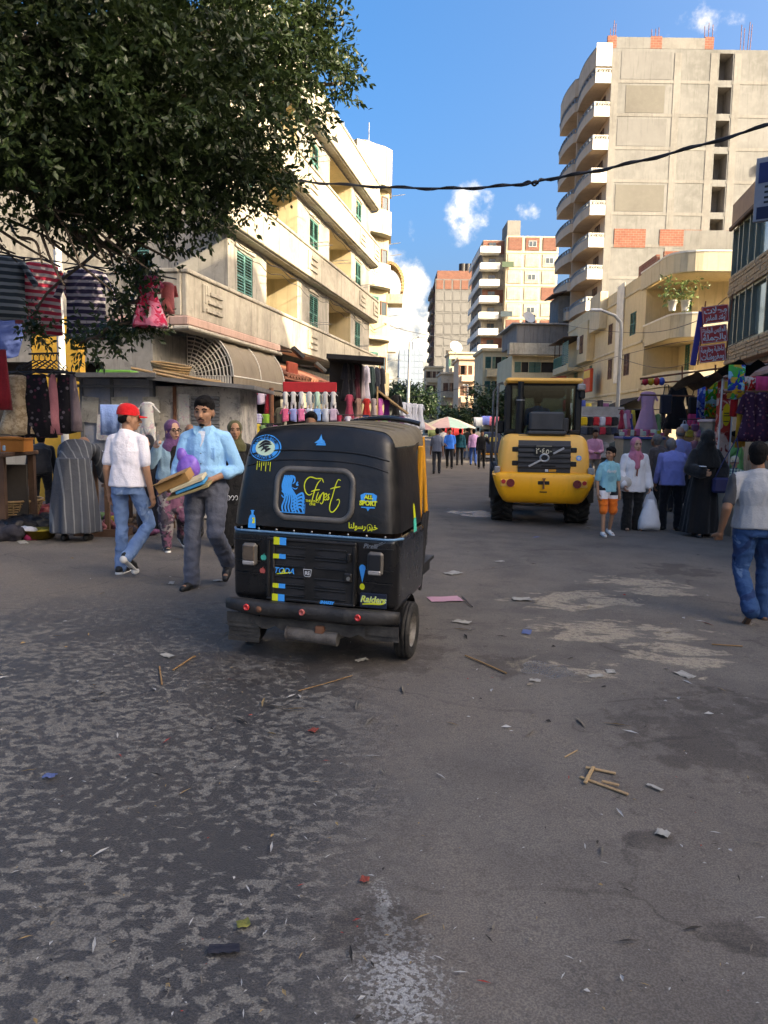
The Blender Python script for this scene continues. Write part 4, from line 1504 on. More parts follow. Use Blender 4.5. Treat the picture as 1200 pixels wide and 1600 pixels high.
def rounded_box(mb, x0, x1, y0, y1, z0, z1, r, n=5, mi=0, warp=None, skip=None, m=6):
 """box with round edges, made of six gridded faces; skip(nx,ny,nz,centre) drops faces"""
 def coord(lo, hi):
  a = [lo + r * (1 - math.cos(math.pi / 2 * i / n)) for i in range(n)]
  mid = [lo + r + (hi - lo - 2 * r) * i / m for i in range(m + 1)]
  b = [hi - r + r * math.sin(math.pi / 2 * (i + 1) / n) for i in range(n)]
  return a + mid + b
 X, Y, Z = coord(x0, x1), coord(y0, y1), coord(z0, z1)
 def rnd_pt(p):
  q = [clamp(p[0], x0 + r, x1 - r), clamp(p[1], y0 + r, y1 - r), clamp(p[2], z0 + r, z1 - r)]
  d = Vector(p) - Vector(q)
  if d.length > 1e-9: d = d.normalized() * r
  o = Vector(q) + d
  return warp(o) if warp else o
 verts, index, faces = [], {}, []
 def vid(p):
  k = (round(p[0], 5), round(p[1], 5), round(p[2], 5))
  if k not in index:
   index[k] = len(verts)
   verts.append(rnd_pt(p))
  return index[k]
 for (A, B, f, flip) in ((Y, Z, lambda a, b: (x1, a, b), 0), (Y, Z, lambda a, b: (x0, a, b), 1), (X, Z, lambda a, b: (a, y0, b), 0), (X, Z, lambda a, b: (a, y1, b), 1),
       (X, Y, lambda a, b: (a, b, z1), 0), (X, Y, lambda a, b: (a, b, z0), 1)):
  for i in range(len(A) - 1):
   for j in range(len(B) - 1):
    q = [f(A[i], B[j]), f(A[i + 1], B[j]), f(A[i + 1], B[j + 1]), f(A[i], B[j + 1])]
    c = sum((Vector(p) for p in q), Vector()) / 4
    if skip and skip(c): continue
    ids = [vid(p) for p in q]
    if flip: ids = ids[::-1]
    faces.append(tuple(ids))
 mb.add(verts, faces, mi, True)
def wheel(parent, M, rad, width, rim_r, name='wheel', lugs=0, tyre_mat='rubber', rim_mat='steel_dirty'):
 """axle along local X; tyre with grooves and a dished rim"""
 w = thing(name, None, None)
 w.parent = parent
 w.matrix_local = M
 Rm = Matrix.Rotation(R(90), 4, 'Y')
 mb = MB()
 hw = width / 2
 prof = [(rim_r, -hw * .8), (rim_r + (rad - rim_r) * .35, -hw), (rad * .93, -hw * .98), (rad * .985, -hw * .80)]
 if not lugs:
  for g in (-.5, 0, .5):
   prof += [(rad, hw * g - hw * .2), (rad, hw * g - hw * .06), (rad - .008, hw * g - hw * .05), (rad - .008, hw * g + hw * .05), (rad, hw * g + hw * .06), (rad, hw * g + hw * .2)]
 else:
  prof += [(rad - .03, -hw * .7), (rad - .025, 0), (rad - .03, hw * .7)]
 prof += [(rad * .985, hw * .80), (rad * .93, hw * .98), (rim_r + (rad - rim_r) * .35, hw), (rim_r, hw * .8)]
 mb.lathe(prof, 36, 0, Rm)
 o = mb.build('tyre', tyre_mat, w)
 if lugs:
  mb = MB()
  for k in range(lugs):
   a = 2 * math.pi * k / lugs
   for s in (-1, 1):
    Mx = Matrix.Rotation(a + (math.pi / lugs if s > 0 else 0), 4, 'X') @ TR(s * hw * .48, 0, rad - .02, rz=s * R(35))
    mb.bbox(-hw * .58, hw * .58, -.032, .032, -.03, .03, .008, M=Mx)
  mb.build('tread_lug', tyre_mat, o)
 mb = MB()
 mb.lathe([(0.001, hw * .35), (rim_r * .3, hw * .4), (rim_r * .55, hw * .15), (rim_r * .85, hw * .2), (rim_r, hw * .82)], 28, 0, Rm)
 mb.lathe([(rim_r, -hw * .82), (rim_r * .85, -hw * .2), (.001, -hw * .2)], 28, 0, Rm)
 for k in range(5):
  a = 2 * math.pi * k / 5
  mb.ball((hw * .38, rim_r * .36 * math.cos(a), rim_r * .36 * math.sin(a)), rim_r * .07, nu=6, nv=4)
 mb.build('rim', rim_mat, w)
 return w
def build_taxi():
 pr, pl = G(634, 1026), G(397, 1001)
 ax = pr - pl
 yaw = math.atan2(ax.y, ax.x)
 mid = (pr + pl) / 2
 t = thing('motor_rickshaw', 'black three-wheeled taxi covered in blue and yellow stickers, in the middle of the road', 'motor taxi',
    (mid.x, mid.y, gz(mid.x, mid.y)), yaw)
 t.rotation_euler = (0, R(1.0), yaw)
 t.scale = (.895, .95, .945)
 track = ax.length / .895
 YB = -.40                       # rear face
 HX, ZT, ZH, r = .635, 1.645, .90, .105
 def taper(z):
  return 1.0 - .16 * clamp((z - .9) / .75, 0, 1) ** 1.3
 def lean(z):
  return .10 * clamp((z - .9) / .7, 0, 1.1)
 def warp(p):
  zc = p.z - .05 * (p.x / HX) ** 2 * clamp((p.z - 1.4) / .2, 0, 1)
  zc += .03 * clamp((p.y - .2) / 1.5, 0, 1) * clamp((p.z - 1.3) / .3, 0, 1)
  bulge = -.012 * math.sin(clamp((p.z - .9) / .6, 0, 1) * math.pi) if p.y < 0 else 0
  tx = 1 - .30 * clamp((p.y - .35) / 1.3, 0, 1)
  return Vector((p.x * taper(p.z) * tx, p.y * (.86 if p.y > 0 else 1) + lean(p.z) * clamp(1 - p.y / 1.2, 0, 1) + bulge, zc))
 def surf(x, z, off=.003):
  xx = x / taper(z)
  dx = max(0, abs(xx) - (HX - r))
  zz = z + .05 * (xx / HX) ** 2 * clamp((z - 1.4) / .2, 0, 1)
  dz = max(0, zz - (ZT - r))
  y = YB + r - math.sqrt(max(1e-6, r * r - dx * dx - dz * dz))
  p = warp(Vector((xx, y, zz)))
  nrm = Vector((0, -1, .14))
  if dx or dz:
   nrm = Vector((math.copysign(dx, xx), -math.sqrt(max(1e-6, r * r - dx * dx - dz * dz)), dz)).normalized()
  return p + nrm * off
 # canopy: black cloth below, roof and rims in dusty tan with painted sky sheen
 def roofy(c):
  return c.y > YB + .07 and (c.z > ZT - .02 or (abs(c.x) > HX - .02 and c.z > ZT - .13))
 def skip_back(c):
  if c.z < ZH + .02: return True
  if c.y > 1.0: return True
  if abs(c.x) > HX - .03 and c.y > .42 and c.z < 1.46: return True
  if roofy(c): return True
  return False
 mb = MB()
 rounded_box(mb, -HX, HX, YB, 1.75, ZH - .3, ZT, r, 5, 0, warp, lambda c: skip_back(c) or c.z < ZH, 14)
 hood = mb.build('hood', 'taxi_hood', t)
 mb = MB()
 rounded_box(mb, -HX, HX, YB, 1.75, ZH - .3, ZT, r, 5, 0, lambda p: warp(p) + Vector((0, 0, .004)), lambda c: not (roofy(c) or (c.y > 1.0 and c.z > 1.46)), 14)
 roof = mb.build('roof', 'taxi_roof', t)
 # roof bows under the cloth and the dark front rail
 for y in (.05, .55, 1.05):
  one('roof_bow', 'taxi_roof', roof, lambda mb: mb.tube([warp(Vector((x * (HX - .05), y, ZT - (.10 if abs(x) > .95 else 0)))) + Vector((0, 0, .004)) for x in [i / 8 - 1 for i in range(17)]], .016, 6))
 one('roof_rail', 'taxi_black', roof, lambda mb: mb.tube([warp(Vector((x * (HX - .06), 1.72, ZT))) + Vector((0, 0, .03)) for x in [i / 8 - 1 for i in range(17)]], .022, 8))
 # seams stitched across the back
 one('seam', 'taxi_hood', hood, lambda mb: mb.tube([surf(x * .53, 1.47 - .05 * abs(x) ** 3, .002) for x in [i / 12 - 1 for i in range(25)]], .007, 6))
 one('seam', 'taxi_hood', hood, lambda mb: mb.tube([surf(x * .53, 1.405 - .06 * abs(x) ** 3, .002) for x in [i / 12 - 1 for i in range(25)]], .005, 6))
 one('hem', 'hem_blue', hood, lambda mb: mb.tube([surf(x * .64, ZH + .004, .004) for x in [i / 14 - 1 for i in range(29)]], .009, 6))
 for i in range(9):
  link('snap', shared('snap', 'chrome_worn', lambda mb: mb.ball((0, 0, 0), (.009, .006, .009), nu=8, nv=5)), hood, Matrix.Translation(surf(-.54 + i * .135, ZH + .022, .006)))
 # rear window: rubber frame, dark pane
 wx, wz, ww, wh, wr = .0, 1.175, .285, .165, .09
 def rrect(w, h, r_, n=6):
  out = []
  for (cx, cz, a0) in ((w - r_, h - r_, 0), (-w + r_, h - r_, 90), (-w + r_, -h + r_, 180), (w - r_, -h + r_, 270)):
   for k in range(n + 1):
    a = R(a0 + 90 * k / n)
    out.append((cx + r_ * math.cos(a), cz + r_ * math.sin(a)))
  return out
 ro = rrect(ww, wh, wr)
 pts = [surf(wx + a, wz + b, .004) for a, b in ro]
 win = one('rear_window', 'window_rubber', hood, lambda mb: mb.tube(pts + [pts[0]], .021, 8, ell=.6))
 one('pane', 'sticker_black', win, lambda mb: mb.add([surf(wx + a * .97, wz + b * .96, .006) for a, b in ro], [tuple(range(len(ro)))]))
 S = lambda parent, mats, fn: _decal(parent, mats, fn, surf)
 def _decal(parent, mats, fn, sf, name='sticker'):
  d = Decal(sf)
  fn(d)
  return d.mb.build(name, mats, parent)
 # woman with streaming hair, blue line art
 def hair(d):
  x0, z0 = -.255, 1.05
  for i in range(6):
   xx = x0 + .010 + i * .013
   d.put(ribbon([(xx + .02, z0 + .245), (xx + .004, z0 + .17), (xx + .03 + .004 * i, z0 + .10), (xx + .012 + .010 * i, z0 + .035), (xx + .02 + .012 * i, z0)], .011, .013), .009)
  for i in range(5):
   zz = z0 + .012 + i * .022
   d.put(ribbon([(x0 + .10, zz - .01), (x0 + .125, zz + .006), (x0 + .15, zz + .022), (x0 + .172, zz + .016 + .003 * i), (x0 + .186, zz - .012)], .011, .014), .0095)
  d.put(ribbon([(x0 + .07, z0 + .245), (x0 + .10, z0 + .235), (x0 + .105, z0 + .205), (x0 + .09, z0 + .19)], .006, .012), .009)
  d.put(ribbon([(x0 + .13, z0 + .205), (x0 + .122, z0 + .185), (x0 + .136, z0 + .183)], .008, .012), .009)
  d.put(ribbon([(x0 + .09, z0 + .165), (x0 + .115, z0 + .155), (x0 + .13, z0 + .165)], .004, .007), .009)
  d.put(ribbon([(x0, z0 - .004), (x0 + .195, z0 - .004)], .006), .010)
  d.put(ribbon([(x0 + .195, z0 - .004), (x0 + .195, z0 + .06)], .004), .010)
  for i in range(3):
   d.put(ribbon([(x0 + .012, z0 + .11 + i * .03), (x0 + .03, z0 + .095 + i * .03), (x0 + .05, z0 + .11 + i * .03)], .008), .0098)
 S(win, 'sticker_blue', hair)
 # handwriting "Finest"
 def q(px, py):          # crop pixels of the photograph to window coordinates
  return ((px - 545) / 1.0 * .00134, (398 - py) / 1.0 * .00134 + wz)
 def finest(d):
  for st in ([(596, 336), (585, 318), (555, 318), (520, 312), (498, 328), (490, 356), (500, 388), (520, 402), (538, 392)],
     [(580, 322), (562, 345), (548, 385), (540, 420), (533, 446)],
     [(530, 384), (552, 376), (578, 372)],
     [(572, 384), (564, 404), (562, 424), (572, 420), (582, 398)],
     [(582, 396), (580, 424), (588, 398), (600, 386), (602, 408), (600, 430), (592, 442), (584, 436)],
     [(604, 412), (618, 402), (616, 390), (606, 396), (604, 414), (614, 422), (624, 408)],
     [(634, 390), (626, 398), (632, 412), (624, 420), (616, 414)],
     [(690, 322), (676, 318), (664, 345), (652, 395), (640, 440), (640, 470), (655, 480), (675, 462), (690, 432), (686, 415), (674, 420)],
     [(636, 366), (660, 358), (690, 352)]):
   d.put(ribbon([q(a, b) for a, b in st], .0045, .008), .010)
 S(win, 'sticker_yellow', finest)
 S(win, 'sticker_yellow', lambda d: (d.put(text_mesh('THE ONLY', .022, .0005), .010, x=-.005, z=wz - .045), d.put(text_mesh('ONE', .022, .0005), .010, x=-.005, z=wz - .066)))
 # round badge, top corner
 cx, cz, br = -.40, 1.475, .115
 S(hood, 'sticker_blue', lambda d: d.put(disc2d(0, 0, br * 1.08, br * .78, 40), .006, x=cx, z=cz))
 S(hood, 'sticker_black', lambda d: d.put(disc2d(0, 0, br * 1.0, br * .72, 40, .93), .009, x=cx, z=cz))
 S(hood, 'sticker_mint', lambda d: d.put(disc2d(0, 0, br * .66, br * .48, 40), .010, x=cx, z=cz))
 def badge(d):
  for i, (a, b, c, e) in enumerate([(-.05, .02, .04, .045), (-.055, -.005, .05, .03), (-.03, -.03, .03, .01), (0, -.04, .045, -.008), (-.02, .01, .02, -.035)]):
   d.put(ribbon([(a, b * .8), ((a + c) / 2, (b + e) / 2 + .012), (c, e * .8)], .004, .018), .0125, x=cx, z=cz)
  for word, up in (('WOLVERINE', 1), ('SHORE', -1)):
   n = len(word)
   for i, ch in enumerate(word):
    a = R(90 + (58 if up > 0 else 36) - (116 if up > 0 else 72) * i / (n - 1)) if up > 0 else R(270 - 36 + 72 * i / (n - 1))
    d.put(text_mesh(ch, .034, .001), .0115, x=cx + br * .88 * math.cos(a), z=cz + br * .62 * math.sin(a), rot=a - R(90) if up > 0 else a + R(90))
 S(hood, 'sticker_black', badge)
 S(hood, 'sticker_yellow', lambda d: [d.put(ribbon([(cx - .05 + i * .017, cz - .095), (cx - .05 + i * .017, cz - .115 - .045 * abs(math.sin(i * 1.7 + 1)))], .005), .006) for i in range(7)])
 # three-bladed blue star
 def tri(d):
  for a in (90, 200, 330):
   p = (math.cos(R(a)) * .05, math.sin(R(a)) * .045)
   l = (math.cos(R(a + 60)) * .016, math.sin(R(a + 60)) * .016)
   r_ = (math.cos(R(a - 60)) * .016, math.sin(R(a - 60)) * .016)
   d.put(([(0, 0), l, p], [(0, 1, 2)]), .006, 0, .02, 1.535)
   d.put(([(0, 0), r_, p], [(0, 1, 2)]), .007, 1, .02, 1.535)
  d.put(([(-.035, -.03), (.04, -.03), (.03, .0), (0, .02), (-.01, 0)], [(0, 1, 2, 3, 4)]), .005, 0, .02, 1.535)
 S(hood, ['sticker_blue', colmat('#3fa9f0', .5)], tri)
 # shield with two lines of lettering
 sx_, sz_ = .405, 1.145
 def shield(d):
  d.put(([(-.06, .045), (-.03, .06), (.03, .06), (.06, .045), (.055, .0), (.05, -.03), (.012, -.042), (0, -.06), (-.012, -.042), (-.05, -.03), (-.055, 0)], [tuple(range(11))]), .004, 0, sx_, sz_)
  d.put(([(-.052, .002), (.052, .002), (.05, -.03), (-.05, -.03)], [(0, 1, 2, 3)]), .006, 1, sx_, sz_)
  d.put(([(-.024, .05), (.024, .05), (.026, .012), (-.026, .012)], [(0, 1, 2, 3)]), .0055, 1, sx_, sz_)
  d.put(text_mesh('ALL', .036, .0022), .008, 2, sx_, sz_ + .033)
  d.put(text_mesh('SPORT', .042, .0025), .008, 2, sx_, sz_ - .008)
  d.put(ribbon([(-.05, -.036), (.05, -.036)], .006), .007, 0, sx_, sz_)
 S(hood, ['sticker_blue', 'sticker_black', 'sticker_yellow'], shield)
 S(hood, 'sticker_yellow', lambda d: (d.put(text_mesh(arabic('خير رسولنا'), .052, .0012), .004, x=.375, z=.982), d.put(disc2d(0, 0, .02, .022, 20, .85), .004, x=.423, z=.98)))
 # standing figure in a cape, flat print
 def cape(d):
  d.put(([(-.030, -.062), (.030, -.062), (.027, .0), (.018, .026), (.008, .030), (.008, .042), (-.008, .042), (-.008, .030), (-.018, .026), (-.027, 0)], [tuple(range(10))]), .004, 0, -.462, .985)
  d.put(disc2d(0, .050, .010, .012, 14), .0045, 0, -.462, .985)
  d.put(([(-.018, .056), (.018, .056), (.010, .061), (-.010, .061)], [(0, 1, 2, 3)]), .005, 0, -.462, .985)
  d.put(([(0, -.03), (.022, -.028), (.020, .012), (-.004, .008), (.008, -.004)], [(0, 1, 2, 3, 4)]), .0055, 1, -.462, .985)
 S(hood, ['sticker_blue', 'sticker_yellow'], cape)
 # ---------------- lower body
 def body_warp(p):
  return Vector((p.x, p.y + .03 * clamp((.9 - p.z) / .5, 0, 1) * (p.y < 0), p.z))
 mb = MB()
 rounded_box(mb, -.632, .632, YB + .01, .50, .40, .93, .06, 4, 0, body_warp, lambda c: c.z > .92, 8)
 body = mb.build('body', 'taxi_black', t)
 bs_ = lambda x, z, off=.003: Vector((x, YB + .01 + .03 * clamp((.9 - z) / .5, 0, 1) - off, z))
 # tailgate: frame, panel and eight pressed louvres
 gate = one('tailgate', 'taxi_door', t, lambda mb: mb.bbox(-.335, .335, YB - .006, YB + .05, .435, .872, .012))
 for (a, b, c, d_) in ((-.335, .335, .85, .872), (-.335, .335, .435, .455), (-.335, -.312, .4555, .8495), (.312, .335, .4555, .8495)):
  one('edge_rail', 'taxi_door', gate, lambda mb: mb.bbox(a, b, YB - .020, YB - .0065, c, d_, .006))
 for row, z in enumerate((.78, .705, .575, .50)):
  for x in (-.155, .155):
   one('louvre', 'taxi_door', gate, lambda mb: (
    mb.tube([(x - .125, YB - .010, z + .031), (x + .11, YB - .010, z + .031)], .006, 6),
    mb.tube([(x - .125, YB - .010, z - .025), (x + .11, YB - .010, z - .025)], .005, 6)))
   one('louvre_recess', 'black_plastic', gate, lambda mb: mb.prism([(x + .115 * math.cos(R(a)) * (1 if abs(math.cos(R(a))) > .05 else 0) + (.0), z + .022 * math.sin(R(a))) for a in range(0, 360, 20)], YB - .0085, YB - .007, axis='y'))
 one('hinge', 'taxi_door', gate, lambda mb: mb.tube([(-.285, YB - .014, .47), (-.285, YB - .014, .62), (-.265, YB - .014, .645), (-.285, YB - .014, .67), (-.285, YB - .014, .83)], .009, 6))
 one('latch', 'taxi_door', gate, lambda mb: (mb.bbox(.25, .312, YB - .028, YB - .007, .60, .665, .01), mb.bbox(.27, .30, YB - .03, YB - .007, .74, .80, .008)))
 one('lock', 'chrome_worn', gate, lambda mb: mb.tube([(.288, YB - .034, .63), (.288, YB - .01, .63)], .014, 12))
 dg_ = lambda x, z, off=.003: Vector((x, YB - .021 - off, z))
 for (x, z, h) in ((-.235, .850, .052), (-.238, .745, .032), (-.238, .540, .032), (-.242, .458, .048)):
  _decal(gate, ['sticker_yellow', 'sticker_blue'], lambda d: (d.put(([(-.047, -h / 2), (0, -h / 2), (0, h / 2), (-.047, h / 2)], [(0, 1, 2, 3)]), .001, 0, x, z), d.put(([(0, -h / 2), (.05, -h / 2), (.05, h / 2), (0, h / 2)], [(0, 1, 2, 3)]), .001, 1, x, z)), dg_)
 _decal(gate, ['sticker_blue', 'sticker_yellow'], lambda d: (d.put(text_mesh('TODA', .055, .001, .3), .001, 0, -.20, .646), d.put(ribbon([(-.255, .622), (-.20, .63), (-.14, .64)], .004, .008), .0015, 1), d.put(text_mesh('A', .04, .0015, .3), .002, 1, -.205, .645)), dg_)
 _decal(gate, ['sticker_black', 'sticker_white'], lambda d: (d.put(([(-.032, .026), (.032, .026), (.026, -.018), (.018, -.026), (-.018, -.026), (-.026, -.018)], [tuple(range(6))]), .001, 1, -.02, .645),
   d.put(([(-.028, .022), (.028, .022), (.023, -.016), (.016, -.022), (-.016, -.022), (-.023, -.016)], [tuple(range(6))]), .002, 0, -.02, .645), d.put(text_mesh('RE', .034, .001), .003, 1, -.02, .643)), dg_, 'badge')
 _decal(gate, 'sticker_blue', lambda d: d.put(text_mesh('SNAKEY', .028, .002, .2), .001, 0, .13, .452), dg_)
 # tail lamps
 for s in (-1, 1):
  x = s * .475
  lamp = one('tail_lamp', 'window_rubber', t, lambda mb: mb.bbox(x - .058, x + .058, YB - .022, YB + .02, .66, .82, .018))
  one('lens', 'lamp_brown' if s < 0 else 'sticker_black', lamp, lambda mb: mb.bbox(x - .045, x + .045, YB - .034, YB - .021, .70, .805, .01))
  one('lens', 'lamp_glass', lamp, lambda mb: mb.bbox(x - .046, x + .046, YB - .036, YB - .021, .668, .698, .008))
 for s in (-1, 1):
  for z in (.60, .69, .835):
   one('panel_seam', 'taxi_door', body, lambda mb: mb.box(min(s * .40, s * .60), max(s * .40, s * .60), YB - .006 + .03 * clamp((.9 - z) / .5, 0, 1), YB + .02, z, z + .006))
 # exclamation mark, plate, fruit stickers
 def excl(d):
  n = 18
  d.put(([(.024 * math.sin(R(a)) * (1.0 if math.cos(R(a)) > 0 else .98), .045 + .026 * math.cos(R(a))) for a in range(-100, 101, 20)][::-1] + [(0, -.055)], [tuple(range(12))]), .004, 0, .375, .655)
  d.put(disc2d(0, -.082, .019, .022, 16), .004, 1, .375, .655)
 _decal(body, ['sticker_blue', 'sticker_yellow'], excl, bs_)
 plate = one('plate', 'navy_plate', t, lambda mb: mb.bbox(.365, .56, YB + .008, YB + .03, .435, .535, .004))
 _decal(plate, ['sticker_yellow', 'sticker_mint'], lambda d: (d.put(text_mesh('Raiders', .062, .0022, .25), .001, 1, .462, .493), d.put(ribbon([(.385, .458), (.45, .466), (.52, .470), (.545, .482), (.53, .494)], .006, .014), .0005, 0), d.put(text_mesh('Raiders', .060, .0004, .25), .0018, 0, .462, .493)), lambda x, z, off=.003: Vector((x, YB + .008 - off, z)))
 for (z, m_) in ((.72, 'sticker_teal'), (.625, 'sticker_coral')):
  _decal(body, m_, lambda d: (d.put(disc2d(-.008, 0, .014, .018, 16), .004, 0, -.375 - (.0 if z > .7 else .01), z), d.put(disc2d(.008, 0, .014, .018, 16), .0045, 0, -.375 - (.0 if z > .7 else .01), z), d.put(ribbon([(0, .018), (.006, .028)], .005), .004, 0, -.375 - (.0 if z > .7 else .01), z)), bs_)
 _decal(body, 'sticker_silver', lambda d: (d.put(text_mesh('Pirelli', .045, .001, .3), .004, 0, .43, .853), d.put(ribbon([(.44, .85), (.52, .885)], .004, .008), .004), d.put(ribbon([(.46, .845), (.54, .885)], .004, .008), .004)), bs_)
 # bumper
 mb = MB()
 rings = []
 for i in range(25):
  x = -.655 + 1.31 * i / 24
  end = 1 - .25 * abs(x / .655) ** 6
  y = YB - .045 + .06 * abs(x / .655) ** 4
  dent = .010 * noise.noise(Vector((x * 5, 1, 0)))
  ring = []
  for k in range(14):
   a = 2 * math.pi * k / 14
   ca, sa = math.cos(a), math.sin(a)
   ring.append((x, y + .048 * end * math.copysign(abs(ca) ** .7, ca) + dent, .382 + .052 * end * math.copysign(abs(sa) ** .7, sa)))
  rings.append(ring)
 mb.rings(rings)
 bump = mb.build('bumper', 'bumper_scuffed', t)
 for x in (-.455, -.03, .385):
  one('reflector', 'lens_red' if x < -.1 or x > .2 else 'lens_red_dull', bump, lambda mb: mb.lathe([(.001, .012), (.016, .012), (.018, .018), (.026, .016), (.029, 0)], 18, 0, TR(x, YB - .092, .388, rx=R(90), s=(.8, .8, .8))))
 one('reflector_mount', 'rust', bump, lambda mb: mb.lathe([(.001, .008), (.02, .008), (.022, 0)], 14, 0, TR(-.36, YB - .092, .38, rx=R(90))))
 # torn lower apron and mud flaps
 mb = MB()
 pr_ = [(-.42 + .84 * i / 16, .255 - .03 * abs(math.sin(i * 2.1)) - (.03 if i in (10, 11) else 0)) for i in range(17)]
 for (a, b) in zip(pr_, pr_[1:]):
  mb.quad((a[0], YB - .02, a[1]), (b[0], YB - .02, b[1]), (b[0], YB - .02, .31), (a[0], YB - .02, .31))
  mb.quad((b[0], YB - .012, b[1]), (a[0], YB - .012, a[1]), (a[0], YB - .012, .31), (b[0], YB - .012, .31))
 mb.build('apron', 'mud_rubber', t)
 for s in (-1, 1):
  mb = MB()
  for i in range(6):
   for j in range(5):
    if s > 0 and i < 3: continue
    x0, x1 = s * .655 - s * .25 * j / 5, s * .655 - s * .25 * (j + 1) / 5
    z0, z1 = .11 + .035 * i, .11 + .035 * (i + 1)
    y0, y1 = YB + .02 + .02 * math.sin(i * .9), YB + .02 + .02 * math.sin((i + 1) * .9)
    mb.box(min(x0, x1), max(x0, x1), min(y0, y1), min(y0, y1) + .012, z0, z1)
  mb.build('mud_flap', 'mud_rubber', t)
 # silencer
 ex = one('silencer', 'silencer_dull', t, lambda mb: (mb.tube([(-.16, YB - .02, .215), (.22, YB - .02, .205)], .047, 18), mb.tube([(-.17, YB - .02, .2152), (-.155, YB - .02, .215)], .052, 18)))
 one('exhaust_pipe', 'steel_dirty', ex, lambda mb: mb.tube([(.2, YB, .205), (.26, YB + .1, .23), (.1, YB + .3, .25)], .018, 8))
 one('clamp', 'rust', ex, lambda mb: mb.bbox(.05, .12, YB - .055, YB + .01, .235, .29, .01))
 # chassis, axle, floor
 one('chassis', 'black_plastic', t, lambda mb: (mb.box(-.42, .42, YB + .06, 1.8, .30, .398), mb.box(-.08, .08, 1.2, 1.9, .28, .36)))
 one('engine', 'steel_dirty', t, lambda mb: mb.bbox(-.2, .2, -.2, .25, .16, .38, .04))
 one('axle', 'steel_dirty', t, lambda mb: mb.tube([(-track / 2, 0, .2), (track / 2, 0, .2)], .03, 8))
 for s in (-1, 1):
  wheel(t, TR(s * track / 2, 0, .203) @ (I4 if s > 0 else Matrix.Rotation(math.pi, 4, 'Z')), .203, .112, .118)
  one('wheel_arch', 'taxi_black', t, lambda mb: [mb.quad(*[(x, .26 * math.cos(R(a)), .2 + .26 * math.sin(R(a))) for (x, a) in ((s * .46, A), (s * .635, A), (s * .635, A + 15), (s * .46, A + 15))]) for A in range(0, 180, 15)])
 wheel(t, TR(0, 1.73, .2), .2, .1, .115)
 # passenger seat, partition, doors, pillars, front cabin
 one('seat', 'wood_dark', t, lambda mb: (mb.bbox(-.56, .56, .0, .48, .62, .76, .04), mb.bbox(-.56, .56, -.06, .06, .76, 1.2, .04)))
 one('floor_pan', 'black_plastic', t, lambda mb: mb.box(-.45, .45, .3, 1.85, .40, .43))
 for s in (-1, 1):
  one('pillar', 'taxi_yellow', t, lambda mb: mb.bbox(s * .565 - .02, s * .565 + .02, .50, .58, .92, 1.50, .008))
  one('door_flap', 'black_fabric', t, lambda mb: mb.rings([[(s * (.600 + .012 * math.sin(k * 1.7)), .505 + (.04 + .2 * (z - .38) / .6) * k / 8, z) for k in range(9)] for z in (.38, .6, .8, .98)] , cap=False, closed=False))
  one('pillar', 'taxi_yellow', t, lambda mb: mb.tube([(s * .44, 1.45, .8), (s * .38, 1.42, 1.55)], .022, 8))
 _decal(t, ['sticker_yellow', 'sticker_teal'], lambda d: (d.put(disc2d(0, 0, .035, .085, 16), .0, 0, .10, 1.02), d.put(([(-.05, -.12), (.05, -.12), (.04, -.02), (-.04, -.02)], [(0, 1, 2, 3)]), .001, 1, .10, 1.02)),
   lambda x, z, off: Vector((.635 * taper(z) + .004 + off, x, z)))
 mb = MB()
 rounded_box(mb, -.38, .38, 1.42, 1.95, .42, .95, .12, 4, 0, None, None, 4)
 mb.build('front_cowl', 'taxi_black', t)
 one('windscreen', 'cab_glass', t, lambda mb: mb.box(-.36, .36, -.006, .006, 0, .62, M=TR(0, 1.62, .93, rx=R(14))))
 one('driver_seat', 'wood_dark', t, lambda mb: (mb.bbox(-.22, .22, 1.0, 1.4, .6, .72, .04), mb.bbox(-.22, .22, .93, 1.02, .7, 1.1, .03)))
 one('handlebar', 'chrome_worn', t, lambda mb: mb.tube([(-.32, 1.3, .95), (-.1, 1.42, .98), (.1, 1.42, .98), (.32, 1.3, .95)], .014, 8))
 return t
TAXI = build_taxi()
